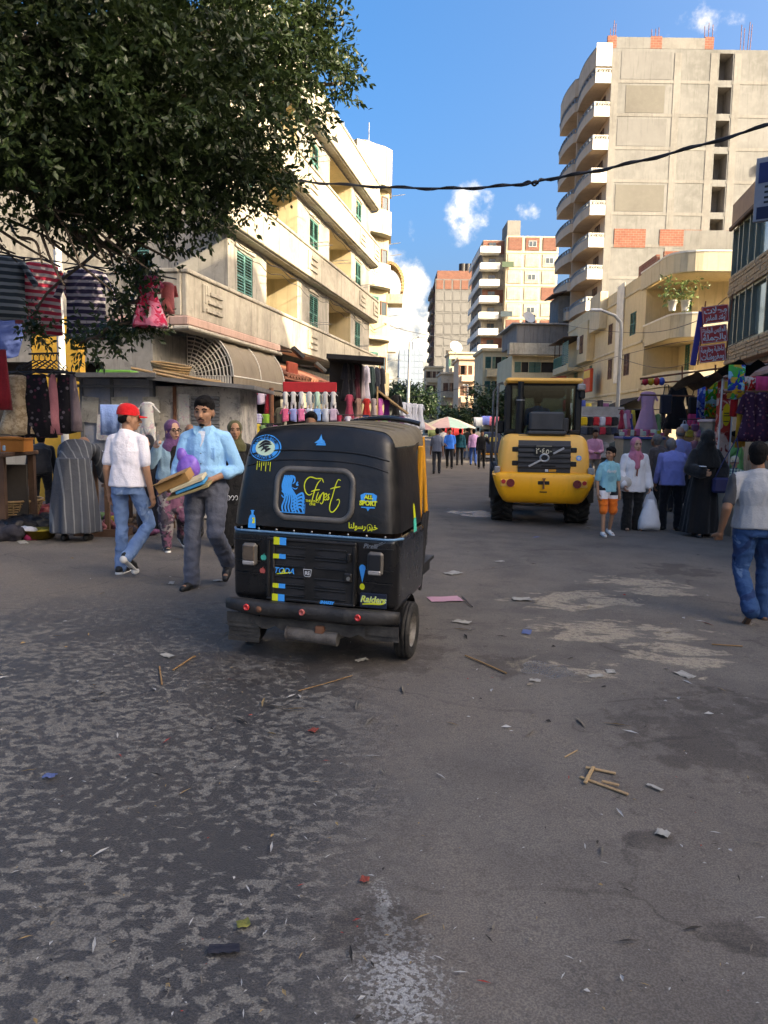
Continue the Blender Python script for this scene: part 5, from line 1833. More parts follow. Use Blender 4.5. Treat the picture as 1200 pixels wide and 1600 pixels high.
# ================================================================== wheel loader
defm('loader_yellow', (.95, .42, .015), .42, .12, 2.5, (.85, .36, .02), .06, 30, spec=.5, streak=.22, spots=.16)
defm('loader_hood', (.90, .46, .09), .45, .12, 2.5, (.68, .36, .08), .06, 30, spec=.5)
defm('loader_dark', (.026, .027, .030), .5, .25, 5, (.05, .048, .046), .12, 50)
defm('loader_grey', (.05, .052, .055), .6, .2, 5)
defm('loader_black', (.007, .0075, .0075), .5, .25, 6)
defm('mark_silver', (.45, .46, .47), .35, .15, 8, metal=.6, bump=0)
def build_loader():
 o = G(847, 818)
 yaw = -R(7.5)
 t = thing('wheel_loader', 'yellow compact wheel loader with black cab driving away', 'wheel loader', (o.x, o.y + .35, gz(o.x, o.y)), yaw)
 Yr = -.95                # rear of the counterweight
 # counterweight bumper: lofted outline
 mb = MB()
 rings = []
 for (z, hw, yb, rr) in ((.40, .60, .16, .10), (.44, .66, .06, .10), (.56, .74, .0, .12), (.70, .80, -.02, .13), (.84, .84, -.02, .13), (.90, .845, .0, .13), (.925, .82, .03, .12)):
  ring = []
  for k in range(7):
   a = R(180 + 90 * k / 6)
   ring.append((-hw + rr + rr * math.cos(a), Yr + yb + rr + rr * math.sin(a), z))
  for k in range(7):
   a = R(270 + 90 * k / 6)
   ring.append((hw - rr + rr * math.cos(a), Yr + yb + rr + rr * math.sin(a), z))
  ring += [(hw, Yr + .75, z), (-hw, Yr + .75, z)]
  rings.append(ring)
 mb.rings(rings)
 cw = mb.build('counterweight', 'loader_yellow', t)
 for s in (-1, 1):
  one('lamp_recess', 'loader_hood', cw, lambda mb: mb.bbox(min(s * .47, s * .72), max(s * .47, s * .72), Yr - .028, Yr + .05, .68, .82, .02))
  one('tail_lamp', 'lens_dark_red', cw, lambda mb: mb.tube([(s * .545, Yr - .05, .75), (s * .545, Yr + .02, .75)], .068, 18))
  one('reflector', 'lens_red', cw, lambda mb: mb.tube([(s * .662, Yr - .045, .77), (s * .662, Yr + .02, .77)], .036, 16))
  one('end_cap', 'loader_hood', cw, lambda mb: mb.bbox(min(s * .74, s * .85), max(s * .74, s * .85), Yr + .02, Yr + .5, .85, .90, .02))
 one('tow_recess', 'loader_black', cw, lambda mb: (mb.bbox(-.095, .095, Yr - .030, Yr + .06, .73, .79, .008), mb.bbox(-.06, .06, Yr - .024, Yr + .06, .60, .615, .004)))
 one('tow_pin', 'rust', cw, lambda mb: (mb.tube([(0, Yr - .05, .66), (0, Yr - .05, .83)], .014, 8), mb.tube([(-.03, Yr - .05, .83), (.03, Yr - .05, .83)], .010, 6)))
 # hood: rounded body, sloping top
 def hw_(p):
  f = clamp((p.z - 1.05) / .5, 0, 1)
  return Vector((p.x * (1 - .10 * f ** 2), p.y + .10 * f ** 2 * clamp(1 - (p.y - Yr) / .8, 0, 1), p.z))
 mb = MB()
 rounded_box(mb, -.755, .755, Yr + .06, .55, .80, 1.56, .14, 5, 0, hw_, None, 6)
 mb.build('hood', 'loader_hood', t)
 gy = lambda z: Yr + .06 + .10 * clamp((z - 1.05) / .5, 0, 1) ** 2
 # central dark grille panel with ribs, in steps
 grille = one('grille', 'loader_dark', t, lambda mb: mb.rings([[(-.43, gy(z) - .02 + dy, z), (.43, gy(z) - .02 + dy, z), (.43, gy(z) + .12, z), (-.43, gy(z) + .12, z)] for (z, dy) in ((.93, 0), (1.05, 0), (1.2, 0), (1.35, .0), (1.46, .02), (1.54, .07), (1.575, .16))], sm=False))
 for i, z in enumerate((1.00, 1.085, 1.17, 1.255, 1.34)):
  one('grille_rib', 'loader_dark', grille, lambda mb: mb.bbox(-.435, .435, gy(z) - .045, gy(z) - .015, z, z + .05, .012))
 for s in (-1, 1):
  for z in (1.035, 1.265):
   one('side_vent', 'loader_black', grille, lambda mb: mb.bbox(min(s * .43, s * .53), max(s * .43, s * .53), gy(z) - .012, gy(z) + .04, z, z + .085, .012))
 plate = one('number_plate', 'loader_black', t, lambda mb: mb.bbox(-.155, .125, gy(1.3) - .075, gy(1.3) - .05, 1.215, 1.385, .006))
 ps = lambda x, z, off=.003: Vector((x, gy(1.3) - .076 - off, z))
 d = Decal(ps)
 d.put(text_mesh('٢٠٤٥٠', .13, .002), .001, 0, -.015, 1.285)
 d.put(ribbon([(-.14, 1.37), (.115, 1.372)], .006), .001)
 d.mb.build('plate_number', 'sticker_cream', plate)
 # diagonal bar and ring emblem
 em = one('emblem', 'mark_silver', t, lambda mb: mb.tube([(.0 + .068 * math.cos(R(a)), gy(1.17) - .055, 1.175 + .058 * math.sin(R(a))) for a in range(0, 361, 15)], .015, 8))
 one('emblem_bar', 'mark_silver', em, lambda mb: mb.bbox(-.29, -.06, -.012, 0, -.016, .016, .003, M=TR(0, gy(1.17) - .056, 1.17, ry=R(-29))))
 one('emblem_bar', 'mark_silver', em, lambda mb: mb.bbox(.16, .36, -.012, 0, -.016, .016, .003, M=TR(0, gy(1.17) - .062, 1.17, ry=R(-29))))
 one('hood_lock', 'loader_black', grille, lambda mb: mb.bbox(-.05, .19, gy(1.04) - .055, gy(1.04) - .03, 1.03, 1.055, .005))
 one('warning_label', 'sticker_white', grille, lambda mb: mb.box(.02, .07, gy(.96) - .024, gy(.96) - .021, .945, .985))
 one('warning_label', 'taxi_yellow', grille, lambda mb: mb.box(.08, .20, gy(.96) - .024, gy(.96) - .021, .945, .985))
 rs = one('round_label', 'sticker_blue', t, lambda mb: mb.tube([(.565, gy(1.18) - .012, 1.18), (.565, gy(1.18) + .02, 1.18)], .043, 20))
 one('label_centre', 'sticker_white', rs, lambda mb: mb.tube([(.565, gy(1.18) - .0135, 1.18), (.565, gy(1.18), 1.18)], .026, 16))
 # corner lamps
 for s in (-1, 1):
  one('corner_lamp', 'lamp_glass', t, lambda mb: mb.bbox(s * .77 - .05, s * .77 + .05, Yr + .03, Yr + .16, .90, 1.02, .015))
 # cooler box on the hood
 one('cooler_box', 'loader_grey', t, lambda mb: (mb.bbox(-.25, .32, -.75, -.35, 1.62, 1.94, .03), mb.bbox(-.28, .36, -.78, -.30, 1.555, 1.62, .02)))
 one('cooler_side', 'loader_dark', t, lambda mb: mb.bbox(.30, .40, -.7, -.35, 1.6, 1.84, .02))
 # exhaust stack
 one('exhaust_stack', 'loader_black', t, lambda mb: (mb.tube([(-.40, -.35, 1.5), (-.40, -.35, 2.2)], .075, 16), mb.tube([(-.40, -.35, 2.2), (-.40, -.35, 2.46)], .052, 14)))
 one('stack_band', 'mark_silver', t, lambda mb: mb.tube([(-.40, -.35, 2.135), (-.40, -.35, 2.15)], .077, 16))
 # cab
 cy0, cy1, cz0, cz1 = -.18, 1.0, 1.2, 2.46
 cabw = .60
 one('cab_base', 'loader_black', t, lambda mb: mb.bbox(-cabw, cabw, cy0, cy1, .75, 1.55, .05))
 for s in (-1, 1):
  one('cab_pillar', 'loader_black', t, lambda mb: mb.bbox(s * cabw - .055, s * cabw + .055, cy0 - .03, cy0 + .09, 1.5, 2.42, .02))
  one('cab_pillar', 'loader_black', t, lambda mb: mb.bbox(s * (cabw + .02) - .04, s * (cabw + .02) + .04, .32, .40, 1.5, 2.42, .02))
  one('cab_pillar', 'loader_black', t, lambda mb: mb.bbox(s * (cabw - .06) - .04, s * (cabw - .06) + .04, cy1 - .07, cy1 + .02, 1.2, 2.42, .02))
  one('side_glass', 'cab_glass', t, lambda mb: mb.box(s * (cabw + .01) - .005, s * (cabw + .01) + .005, cy0 + .09, cy1 - .07, 1.5, 2.40))
  one('cab_base_corner', 'loader_black', t, lambda mb: mb.bbox(s * .55 - .1, s * .55 + .1, cy0 - .06, cy0 + .05, 1.56, 1.64, .02))
 one('rear_glass', 'cab_glass', t, lambda mb: mb.box(-cabw + .05, cabw - .05, cy0 + .02, cy0 + .03, 1.55, 2.40))
 one('front_glass', 'cab_glass', t, lambda mb: mb.box(-cabw + .1, cabw - .1, cy1 - .03, cy1 - .02, 1.2, 2.40))
 one('cab_roof', 'loader_hood', t, lambda mb: mb.bbox(-.665, .655, cy0 - .12, cy1 + .1, 2.44, 2.53, .035))
 one('roof_lining', 'loader_black', t, lambda mb: mb.box(-.6, .6, cy0, cy1, 2.40, 2.438))
 one('work_lamp', 'lamp_glass', t, lambda mb: mb.bbox(.56, .70, cy0 - .15, cy0 - .06, 2.32, 2.43, .02))
 one('work_lamp_arm', 'loader_black', t, lambda mb: mb.bbox(.60, .70, cy0 - .08, cy0 + .02, 2.18, 2.33, .02))
 one('head_lining', 'loader_grey', t, lambda mb: mb.bbox(-.35, .45, .5, .95, 2.22, 2.39, .05))
 # operator seat and steering column
 one('operator_seat', 'loader_black', t, lambda mb: (mb.bbox(-.24, .24, .15, .6, 1.30, 1.42, .04), mb.bbox(-.22, .22, .08, .18, 1.4, 1.85, .04)))
 one('steering_wheel', 'loader_black', t, lambda mb: mb.tube([(.19 * math.cos(R(a)), .78 + .07 * math.sin(R(a)), 1.62 + .18 * math.sin(R(a))) for a in range(0, 361, 20)], .014, 6))
 # hand rails and mirror mast on the left
 one('guard_rail', 'steel_dirty', t, lambda mb: (mb.tube([(-.76, -.25, 1.0), (-.80, -.1, 1.2), (-.78, .02, 2.44), (-.70, .0, 2.46)], .022, 8), mb.tube([(-.86, .15, 1.02), (-.86, .12, 2.3), (-.76, .1, 2.42)], .02, 8)))
 one('guard_hose', 'loader_black', t, lambda mb: mb.tube([(-.80, -.5, .92), (-.88, -.3, 1.1), (-.86, -.1, 1.6), (-.84, .0, 2.0)], .02, 8))
 one('mirror', 'loader_black', t, lambda mb: (mb.bbox(-.82, -.66, .0, .05, 1.56, 1.78, .02), mb.tube([(-.76, .02, 1.6), (-.66, .02, 1.5)], .012, 6)))
 # wheels, fenders, axle
 for s in (-1, 1):
  wheel(t, TR(s * .655, .0, .50) @ (I4 if s > 0 else Matrix.Rotation(math.pi, 4, 'Z')), .50, .37, .26, lugs=18, tyre_mat='rubber', rim_mat='loader_hood')
  wheel(t, TR(s * .655, 2.05, .50) @ (I4 if s > 0 else Matrix.Rotation(math.pi, 4, 'Z')), .50, .37, .26, lugs=18, tyre_mat='rubber', rim_mat='loader_hood')
  one('fender', 'loader_black', t, lambda mb: mb.prism([(min(s * .62, s * .86), .86), (max(s * .62, s * .86), .86), (s * .87, .42), (s * .80, .40)], -.62, -.56, axis='y'))
  one('fender', 'loader_black', t, lambda mb: mb.rings([[(s * .62, .6 * math.cos(R(a)), .5 + .56 * math.sin(R(a))), (s * .87, .6 * math.cos(R(a)), .5 + .56 * math.sin(R(a)))] for a in range(0, 181, 15)], cap=False, closed=False))
  one('step', 'loader_black', t, lambda mb: mb.bbox(min(s * .6, s * .82), max(s * .6, s * .82), .55, 1.0, .45, .5, .01))
 one('axle', 'loader_black', t, lambda mb: (mb.tube([(-.6, 0, .5), (.6, 0, .5)], .11, 10), mb.tube([(-.6, 2.05, .5), (.6, 2.05, .5)], .11, 10), mb.ball((0, 0, .5), .2)))
 one('frame', 'loader_black', t, lambda mb: (mb.bbox(-.42, .42, -.8, .7, .42, .8, .04), mb.bbox(-.3, .3, .7, 2.3, .5, .9, .04)))
 # loading arms and bucket
 for s in (-1, 1):
  one('loader_arm', 'loader_yellow', t, lambda mb: mb.prism([(1.3, 1.25), (1.5, 1.4), (3.0, .5), (3.05, .3), (2.85, .3)], s * .42 - .04, s * .42 + .04, axis='x'))
 one('bucket', 'loader_dark', t, lambda mb: mb.prism([(3.0, .12), (3.0, .75), (3.1, .9), (3.4, .9), (3.12, .7), (3.15, .2), (3.75, .1), (3.75, .07)], -.88, .88, axis='x'))
 return t
defm('lens_dark_red', (.20, .015, .018), .3, .3, 20, spec=.6)
defm('sticker_cream', (.62, .58, .44), .5, .15, 30, bump=0)
LOADER = build_loader()
# ================================================================== second, far three-wheeler facing away
def build_far_taxi():
 g = G(772, 722)
 t = thing('motor_rickshaw', 'small navy three-wheeled taxi with yellow trim, far away beside the wheel loader', 'motor taxi', (g.x, g.y + 1.5, gz(g.x, g.y)), -R(5))
 def wp(p):
  f = clamp((p.z - .9) / .75, 0, 1)
  return Vector((p.x * (1 - .14 * f), p.y + .1 * f, p.z))
 mb = MB()
 rounded_box(mb, -.63, .63, -.4, 2.0, .42, 1.66, .12, 4, 0, wp, None, 5)
 mb.build('body', colmat('#1d2c48', .5), t)
 one('rear_window', 'sticker_yellow2', t, lambda mb: mb.bbox(-.1, .36, -.42, -.36, 1.12, 1.38, .03))
 one('tailgate', colmat('#22314c', .5), t, lambda mb: mb.bbox(-.45, .45, -.43, -.38, .52, .9, .02))
 one('bumper', 'taxi_yellow', t, lambda mb: mb.bbox(-.64, .64, -.5, -.36, .36, .46, .03))
 one('badge', 'sticker_mint', t, lambda mb: mb.tube([(-.3, -.38, 1.45), (-.3, -.28, 1.45)], .1, 16))
 one('mud_flap', 'mud_rubber', t, lambda mb: mb.bbox(-.6, .6, -.36, -.34, .1, .36, .01))
 one('apron', 'frame_white', t, lambda mb: mb.bbox(-.3, .35, -.44, -.41, .2, .34, .02))
 for s in (-1, 1):
  one('tail_lamp', 'lens_red', t, lambda mb: mb.bbox(s * .53 - .05, s * .53 + .05, -.44, -.38, .68, .82, .01))
  wheel(t, TR(s * .57, 0, .2) @ (I4 if s > 0 else Matrix.Rotation(math.pi, 4, 'Z')), .2, .11, .118)
 wheel(t, TR(0, 1.9, .2), .2, .1, .115)
defm('sticker_yellow2', (.60, .45, .10), .5, .2, 6)
build_far_taxi()
# ================================================================== people
_tmp = bpy.data.scenes.new('work')
def eval_mesh(ob):
 """evaluated copy of a temporary object's mesh"""
 _tmp.collection.objects.link(ob)
 vl = _tmp.view_layers[0]
 vl.update()
 me = bpy.data.meshes.new_from_object(ob.evaluated_get(vl.depsgraph))
 old = ob.data
 bpy.data.objects.remove(ob)
 bpy.data.meshes.remove(old)
 return me
def remesh(mb, name, mats, parent, voxel=.012, smooth=3, wrinkle=0.0, wscale=9.0, M=None, seed=0.0, paint=None, stretch=(1, 1, .45)):
 ob = bpy.data.objects.new(name, mb.mesh(name, []))
 md = ob.modifiers.new('r', 'REMESH')
 md.mode = 'VOXEL'
 md.voxel_size = voxel
 md.use_smooth_shade = True
 if smooth:
  sm = ob.modifiers.new('s', 'SMOOTH')
  sm.factor = .5
  sm.iterations = smooth
 me = eval_mesh(ob)
 me.name = name
 me.materials.clear()
 for m in (mats if isinstance(mats, (list, tuple)) else [mats]):
  me.materials.append(MAT(m))
 n = len(me.vertices)
 co = np.empty(n * 3, np.float32)
 me.vertices.foreach_get('co', co)
 co = co.reshape(-1, 3)
 if wrinkle:
  no = np.empty(n * 3, np.float32)
  me.vertices.foreach_get('normal', no)
  no = no.reshape(-1, 3)
  d = np.empty(n, np.float32)
  sx, sy, sz = stretch
  for i in range(n):
   x, y, z = co[i]
   p = Vector((x * wscale * sx + seed, y * wscale * sy, z * wscale * sz + seed))
   a = noise.noise(p)
   b = noise.noise(p * 2.3 + Vector((3, 1, 5)))
   d[i] = (1 - abs(a) * 2.2) * .6 + b * .4
  co = co + no * (d * wrinkle)[:, None]
  me.vertices.foreach_set('co', co.ravel())
 if paint:
  pn = len(me.polygons)
  ce = np.empty(pn * 3, np.float32)
  me.polygons.foreach_get('center', ce)
  me.polygons.foreach_set('material_index', paint(ce.reshape(-1, 3)).astype(np.int32))
 me.polygons.foreach_set('use_smooth', [True] * len(me.polygons))
 me.update()
 return link(name, me, parent, M)
def limb(mb, a, b, ra, rb, ell=1.0):
 a, b = Vector(a), Vector(b)
 mb.tube([a, a.lerp(b, .5), b], [ra, (ra + rb) / 2, rb], 12, ell=ell)
 mb.ball(a, ra, nu=12, nv=8)
 mb.ball(b, rb, nu=12, nv=8)
def spine_rings(mb, secs, n=20):
 """secs: (centre, half width, half depth) from bottom to top, level rings tilted with the spine"""
 rings = []
 for i, (c, hx, hy) in enumerate(secs):
  a = Vector(secs[max(0, i - 1)][0])
  b = Vector(secs[min(len(secs) - 1, i + 1)][0])
  t = (b - a).normalized()
  xr = Vector((1, 0, 0))
  yr = t.cross(xr).normalized()
  xr = yr.cross(t).normalized()
  ring = []
  for k in range(n):
   w = 2 * math.pi * k / n
   cx, sy = math.cos(w), math.sin(w)
   ring.append(Vector(c) + xr * hx * math.copysign(abs(cx) ** .85, cx) + yr * hy * math.copysign(abs(sy) ** .85, sy))
  rings.append(ring)
 mb.rings(rings)
defm('skin_tan', (.36, .19, .115), .6, .12, 8, (.26, .13, .08), .08, 80, spec=.35)
defm('skin_brown', (.24, .12, .07), .6, .12, 8, (.17, .085, .05), .08, 80, spec=.35)
defm('skin_light', (.46, .27, .19), .6, .12, 8, (.36, .2, .13), .08, 80, spec=.35)
defm('hair_black', (.008, .007, .007), .85, .3, 20, None, .4, 120, spec=.15)
defm('hair_grey', (.16, .15, .14), .7, .3, 20, None, .4, 120)
defm('eye_dark', (.02, .015, .012), .25, .1, 5)
defm('lip', (.26, .10, .08), .6, .1, 8)
defm('shoe_black', (.018, .018, .018), .5, .3, 8)
defm('shoe_white', (.62, .62, .60), .6, .15, 8)
defm('sole_white', (.60, .60, .58), .7, .15, 8)
defm('sandal', (.10, .06, .04), .8, .3, 8)
def cloth(h, rough=.88, var=.14, bump=.75, **k):
 c = tuple(round(min(.8, x * 1.1) if max(srgb(h)) > .06 else x * .6, 3) for x in srgb(h))
 return colmat(c, rough, var=var, bump=bump, bscale=13, scale=5, sheen=.15, dist=.022, **k)
def pattern_mat(name, cols, kind='stripe_z', freq=20, duty=.5, scale=9.0, thresh=.5):
 """woven or printed cloth: stripes, plaid, blots"""
 def f():
  m, nt, bs = nodes_of(name)
  v = coords(nt)
  sep = nd(nt, 'ShaderNodeSeparateXYZ')
  nt.links.new(v, sep.inputs[0])
  a, b = srgb(cols[0]), srgb(cols[1])
  wob = noisen(nt, v, 5, 2, .5)
  if kind.startswith('stripe'):
   ax = {'z': 'Z', 'x': 'X', 'y': 'Y'}[kind[-1]]
   if kind[-1] == 'x':
    src = mathn(nt, 'ADD', sep.outputs['X'], mathn(nt, 'MULTIPLY', sep.outputs['Y'], .8))
   else:
    src = sep.outputs[ax]
   s = mathn(nt, 'ADD', src, mathn(nt, 'MULTIPLY', wob, .02))
   fr = mathn(nt, 'FRACT', mathn(nt, 'MULTIPLY', s, freq))
   fac = ramp(nt, mathn(nt, 'ABSOLUTE', mathn(nt, 'SUBTRACT', fr, .5)), duty / 2 - .03, duty / 2 + .03)
   c = mixc(nt, fac, a, b)
  elif kind == 'plaid':
   f1 = mathn(nt, 'FRACT', mathn(nt, 'MULTIPLY', sep.outputs['Z'], freq))
   f2 = mathn(nt, 'FRACT', mathn(nt, 'MULTIPLY', sep.outputs['X'], freq))
   g1 = mathn(nt, 'GREATER_THAN', f1, duty)
   g2 = mathn(nt, 'GREATER_THAN', f2, duty)
   c = mixc(nt, mathn(nt, 'MULTIPLY', mathn(nt, 'ADD', g1, g2), .5), a, b)
  elif kind == 'dots':
   vo = nd(nt, 'ShaderNodeTexVoronoi')
   vo.inputs['Scale'].default_value = scale
   nt.links.new(v, vo.inputs['Vector'])
   c = mixc(nt, ramp(nt, vo.outputs['Distance'], thresh, thresh - .08), a, b)
   if len(cols) > 2:
    g = nd(nt, 'ShaderNodeSeparateColor')
    nt.links.new(vo.outputs['Color'], g.inputs[0])
    c2 = mixc(nt, mathn(nt, 'GREATER_THAN', g.outputs[0], .6), b, srgb(cols[2]))
    c = mixc(nt, ramp(nt, vo.outputs['Distance'], thresh, thresh - .08), a, c2)
  else:                    # blots of several colours
   n1 = noisen(nt, v, scale, 3, .55, .8)
   c = mixc(nt, ramp(nt, n1, thresh - .03, thresh + .03), a, b)
   for i, h in enumerate(cols[2:]):
    n2 = noisen(nt, coords(nt, loc=(7.3 * (i + 1), 3, 1)), scale * 1.2, 3, .5, .6)
    c = mixc(nt, ramp(nt, n2, .56, .60), c, srgb(h))
  n3 = noisen(nt, v, 3, 4, .6)
  c = mixc(nt, mathn(nt, 'MULTIPLY', ramp(nt, n3, .4, .75), .35), c, tuple(x * .45 for x in a))
  nt.links.new(c, bs.inputs['Base Color'])
  bs.inputs['Roughness'].default_value = .88
  bs.inputs['Specular IOR Level'].default_value = .25
  bumpn(nt, bs, noisen(nt, v, 13, 5, .6), .6, .022)
  return m
 MATDEF[name] = f
 return name
def adir(fwd, out, side):
 f, o = R(fwd), R(out)
 return Vector((side * math.sin(o), math.sin(f) * math.cos(o), -math.cos(f) * math.cos(o)))
def hand(mb, w, d, side, n=None, curl=25, s=1.0, detail=True, spread=.0):
 """hand from the wrist w along d; n = direction the palm faces"""
 d = Vector(d).normalized()
 n = Vector(n) if n is not None else Vector((-side, 0, 0))
 n = (n - d * n.dot(d)).normalized()
 x = d.cross(n).normalized()              # across the knuckles
 L = .088 * s
 limb(mb, w, w + d * L * .35, .026 * s, .032 * s)
 for q in (-1.5, -.5, .5, 1.5):
  limb(mb, w + d * L * .25 + x * q * .012 * s, w + d * L + x * q * .019 * s, .016 * s, .0125 * s)
 if not detail:
  limb(mb, w + d * L, w + d * L * 1.8 + n * .02 * s, .03 * s, .018 * s)
  return
 lens = {-1.5: .062, -.5: .078, .5: .084, 1.5: .074}
 for q, fl in lens.items():
  p = w + d * L + x * q * .019 * s
  a = 0
  for k, fr in enumerate((.45, .32, .23)):
   a += R(curl * (1.0, 1.2, .8)[k])
   dd = d * math.cos(a) + n * math.sin(a) + x * q * spread
   p2 = p + dd * fl * fr * s
   limb(mb, p, p2, .0098 * s, .0088 * s)
   p = p2
 # the thumb leaves the side of the palm
 th = x * (1 if x.dot(Vector((0, 1, .3))) > 0 else -1)
 p = w + d * L * .3 + th * .022 * s
 p2 = p + (d * .55 + th * .7 + n * .35).normalized() * .042 * s
 p3 = p2 + (d * .85 + th * .2 + n * .4).normalized() * .034 * s
 limb(mb, p, p2, .014 * s, .0115 * s)
 limb(mb, p2, p3, .0115 * s, .009 * s)
def person(label, u, v, hpx, yaw, pose=None, top=None, bottom=None, robe=None, head=None, shoes='shoe_black', skin='skin_tan', near=False, build=1.0, group=None, H=None, at=None, zlift=0.0, extra=None):
 pose = pose or {}
 if at is not None:
  loc = Vector(at)
 else:
  loc = G(u, v)
 if H is None:
  H = hpx / FPX * (loc.y * .993 + (CAMZ - .7) * .114)
 s = H / 1.74
 t = thing('person', label, 'person', (loc.x, loc.y, loc.z + zlift), R(yaw), group)
 t.scale = (s, s, s)
 g = pose.get
 lean = R(g('lean', 2))
 pel = Vector((0, 0, g('pel', .95)))
 def up(x, y, z):                    # point in torso space: z above pelvis, bent by the lean
  bend = lean * clamp(z / .45, .3, 1.0)
  return pel + Vector((x, y * math.cos(bend) + z * math.sin(bend), z * math.cos(bend) - y * math.sin(bend)))
 chest, neck = up(0, 0, .30), up(0, 0, .50)
 hc = up(0, .02, .50) + Vector((0, math.sin(lean * g('neckf', .5)) * .14 + .015, math.cos(lean * g('neckf', .5)) * .135))
 sh, el, wr, hd = {}, {}, {}, {}
 for k, sd_ in (('L', -1), ('R', 1)):
  sh[k] = up(sd_ * .168 * build, 0, .405)
  ud = adir(*g('u' + k, (3, 10)), sd_)
  fd = adir(*g('f' + k, (14, 6)), sd_)
  el[k] = sh[k] + ud * .29
  wr[k] = el[k] + fd * .255
  hd[k] = fd
 hip, kn, an, toe = {}, {}, {}, {}
 for k, sd_ in (('L', -1), ('R', 1)):
  hip[k] = pel + Vector((sd_ * .092, 0, -.03))
  kn[k] = hip[k] + adir(g('t' + k, 2), g('o' + k, 2), sd_) * .43
  an[k] = kn[k] + adir(g('s' + k, -2), g('p' + k, g('o' + k, 2) * .3), sd_) * .42
 low = min(an['L'].z, an['R'].z)
 dz = .075 - low
 for dct in (hip, kn, an, sh, el, wr):
  for k in dct: dct[k].z += dz
 pel.z += dz
 chest.z += dz; neck.z += dz; hc.z += dz
 hy = R(g('hy', 0))
 Mh = Matrix.Translation(hc) @ Matrix.Rotation(hy, 4, 'Z') @ Matrix.Rotation(-R(g('hp', 0)), 4, 'X') @ Matrix.Diagonal((1.07, 1.07, 1.07, 1))
 vx = .0095 if near else .018
 fine = .0062 if near else .016
 # ---------------- body (skin), one surface
 mb = MB()
 H3 = lambda x, y, z: Mh @ Vector((x, y, z))
 R3 = Mh.to_3x3().to_4x4()
 mb.ball(H3(0, -.012, .035), (.076, .094, .088), M=R3, nu=18, nv=12)
 mb.ball(H3(0, .022, -.02), (.064, .072, .092), M=R3, nu=18, nv=12)
 mb.ball(H3(0, .040, -.078), (.040, .044, .036), M=R3, nu=12, nv=8)
 if near:
  limb(mb, H3(0, .083, .012), H3(0, .106, -.026), .011, .016)
  limb(mb, H3(-.040, .070, .028), H3(.040, .070, .028), .016, .016)
  limb(mb, H3(-.022, .082, -.062), H3(.022, .082, -.062), .011, .011)
  for q in (-1, 1):
   mb.ball(H3(q * .077, -.008, -.01), (.012, .022, .032), M=R3, nu=8, nv=6)
   mb.ball(H3(q * .042, .055, -.022), (.022, .026, .024), M=R3, nu=8, nv=6)
 limb(mb, neck + Vector((0, 0, -.05)), H3(0, -.015, -.05), .058 * build, .052)
 bw = build
 lower_top = pel
 spine_rings(mb, [(pel + Vector((0, 0, -.06)), .13 * bw, .085 * bw), (pel + Vector((0, 0, .03)), .14 * bw, .09 * bw), (pel.lerp(chest, .5), .125 * bw, .085 * bw), (chest, .145 * bw, .095 * bw), (chest.lerp(neck, .6), .135 * bw, .085 * bw), (neck, .07, .06)])
 for k, sd_ in (('L', -1), ('R', 1)):
  limb(mb, sh[k], el[k], .047 * bw, .038 * bw)
  limb(mb, el[k], wr[k], .039 * bw, .027)
  if not g('nohand' + k):
   hand(mb, wr[k], hd[k], sd_, g('n' + k), g('curl' + k, 28), 1.0, near)
  limb(mb, hip[k], kn[k], .075, .048)
  limb(mb, kn[k], an[k], .048, .034)
 ft = {}
 for k, sd_ in (('L', -1), ('R', 1)):
  fp = R(g('foot' + k, 0))        # toe pitch: negative = heel up
  fy = sd_ * .12
  f = Vector((math.sin(fy) * math.cos(fp), math.cos(fp) * math.cos(fy), math.sin(fp)))
  ft[k] = f
  heel = an[k] + Vector((0, 0, -.045)) - f * .05
  limb(mb, an[k], heel, .034, .03)
  limb(mb, heel, an[k] + Vector((0, 0, -.045)) + f * .14, .03, .03, .7)
 remesh(mb, 'body', skin, t, fine if near else vx, 2)
 # ---------------- face
 if near and not (head or {}).get('veil'):
  mbf = MB()
  for q in (-1, 1):
   one('eye', 'eye_dark', t, lambda m: m.ball(H3(q * .031, .086, .010), (.013, .006, .006), 0, 10, 6, R3))
   one('eyebrow', 'hair_black', t, lambda m: m.tube([H3(q * .012, .094, .030), H3(q * .032, .096, .037), H3(q * .052, .078, .028)], [.005, .006, .003], 6))
  mbf.tube([H3(-.022, .092, -.060), H3(0, .098, -.058), H3(.022, .092, -.060)], [.004, .0075, .004], 6)
  mbf.build('mouth', 'lip', t)
  if (head or {}).get('beard'):
   mbf = MB()
   mbf.ball(H3(0, .062, -.096), (.024, .030, .016), M=R3)
   mbf.tube([H3(-.03, .088, -.058), H3(0, .102, -.046), H3(.03, .088, -.058)], [.006, .008, .006], 6)
   remesh(mbf, 'beard', 'hair_black', t, .006, 1)
  if (head or {}).get('glasses'):
   mbf = MB()
   for q in (-1, 1):
    c = [H3(q * .033 + .024 * math.cos(R(a)), .106, .012 + .018 * math.sin(R(a))) for a in range(0, 361, 30)]
    mbf.tube(c, .004, 5)
    mbf.tube([H3(q * .057, .104, .016), H3(q * .078, .0, .016)], .003, 5)
   mbf.tube([H3(-.01, .108, .014), H3(.01, .108, .014)], .004, 5)
   mbf.build('glasses', 'eye_dark', t)
 # ---------------- hair, cap, scarf
 h = head or {'hair': 'hair_black'}
 if h.get('hair'):
  mb = MB()
  mb.ball(H3(0, -.022, .052), (.083, .098, .088), M=R3, nu=18, nv=12)
  mb.ball(H3(0, -.055, .0), (.070, .055, .075), M=R3, nu=16, nv=10)
  if h.get('fringe', 1):
   mb.ball(H3(0, .045, .090), (.058, .045, .034), M=R3, nu=14, nv=8)
  remesh(mb, 'hair', h['hair'], t, .009 if near else .016, 1, .006, 40, stretch=(1, 1, 1))
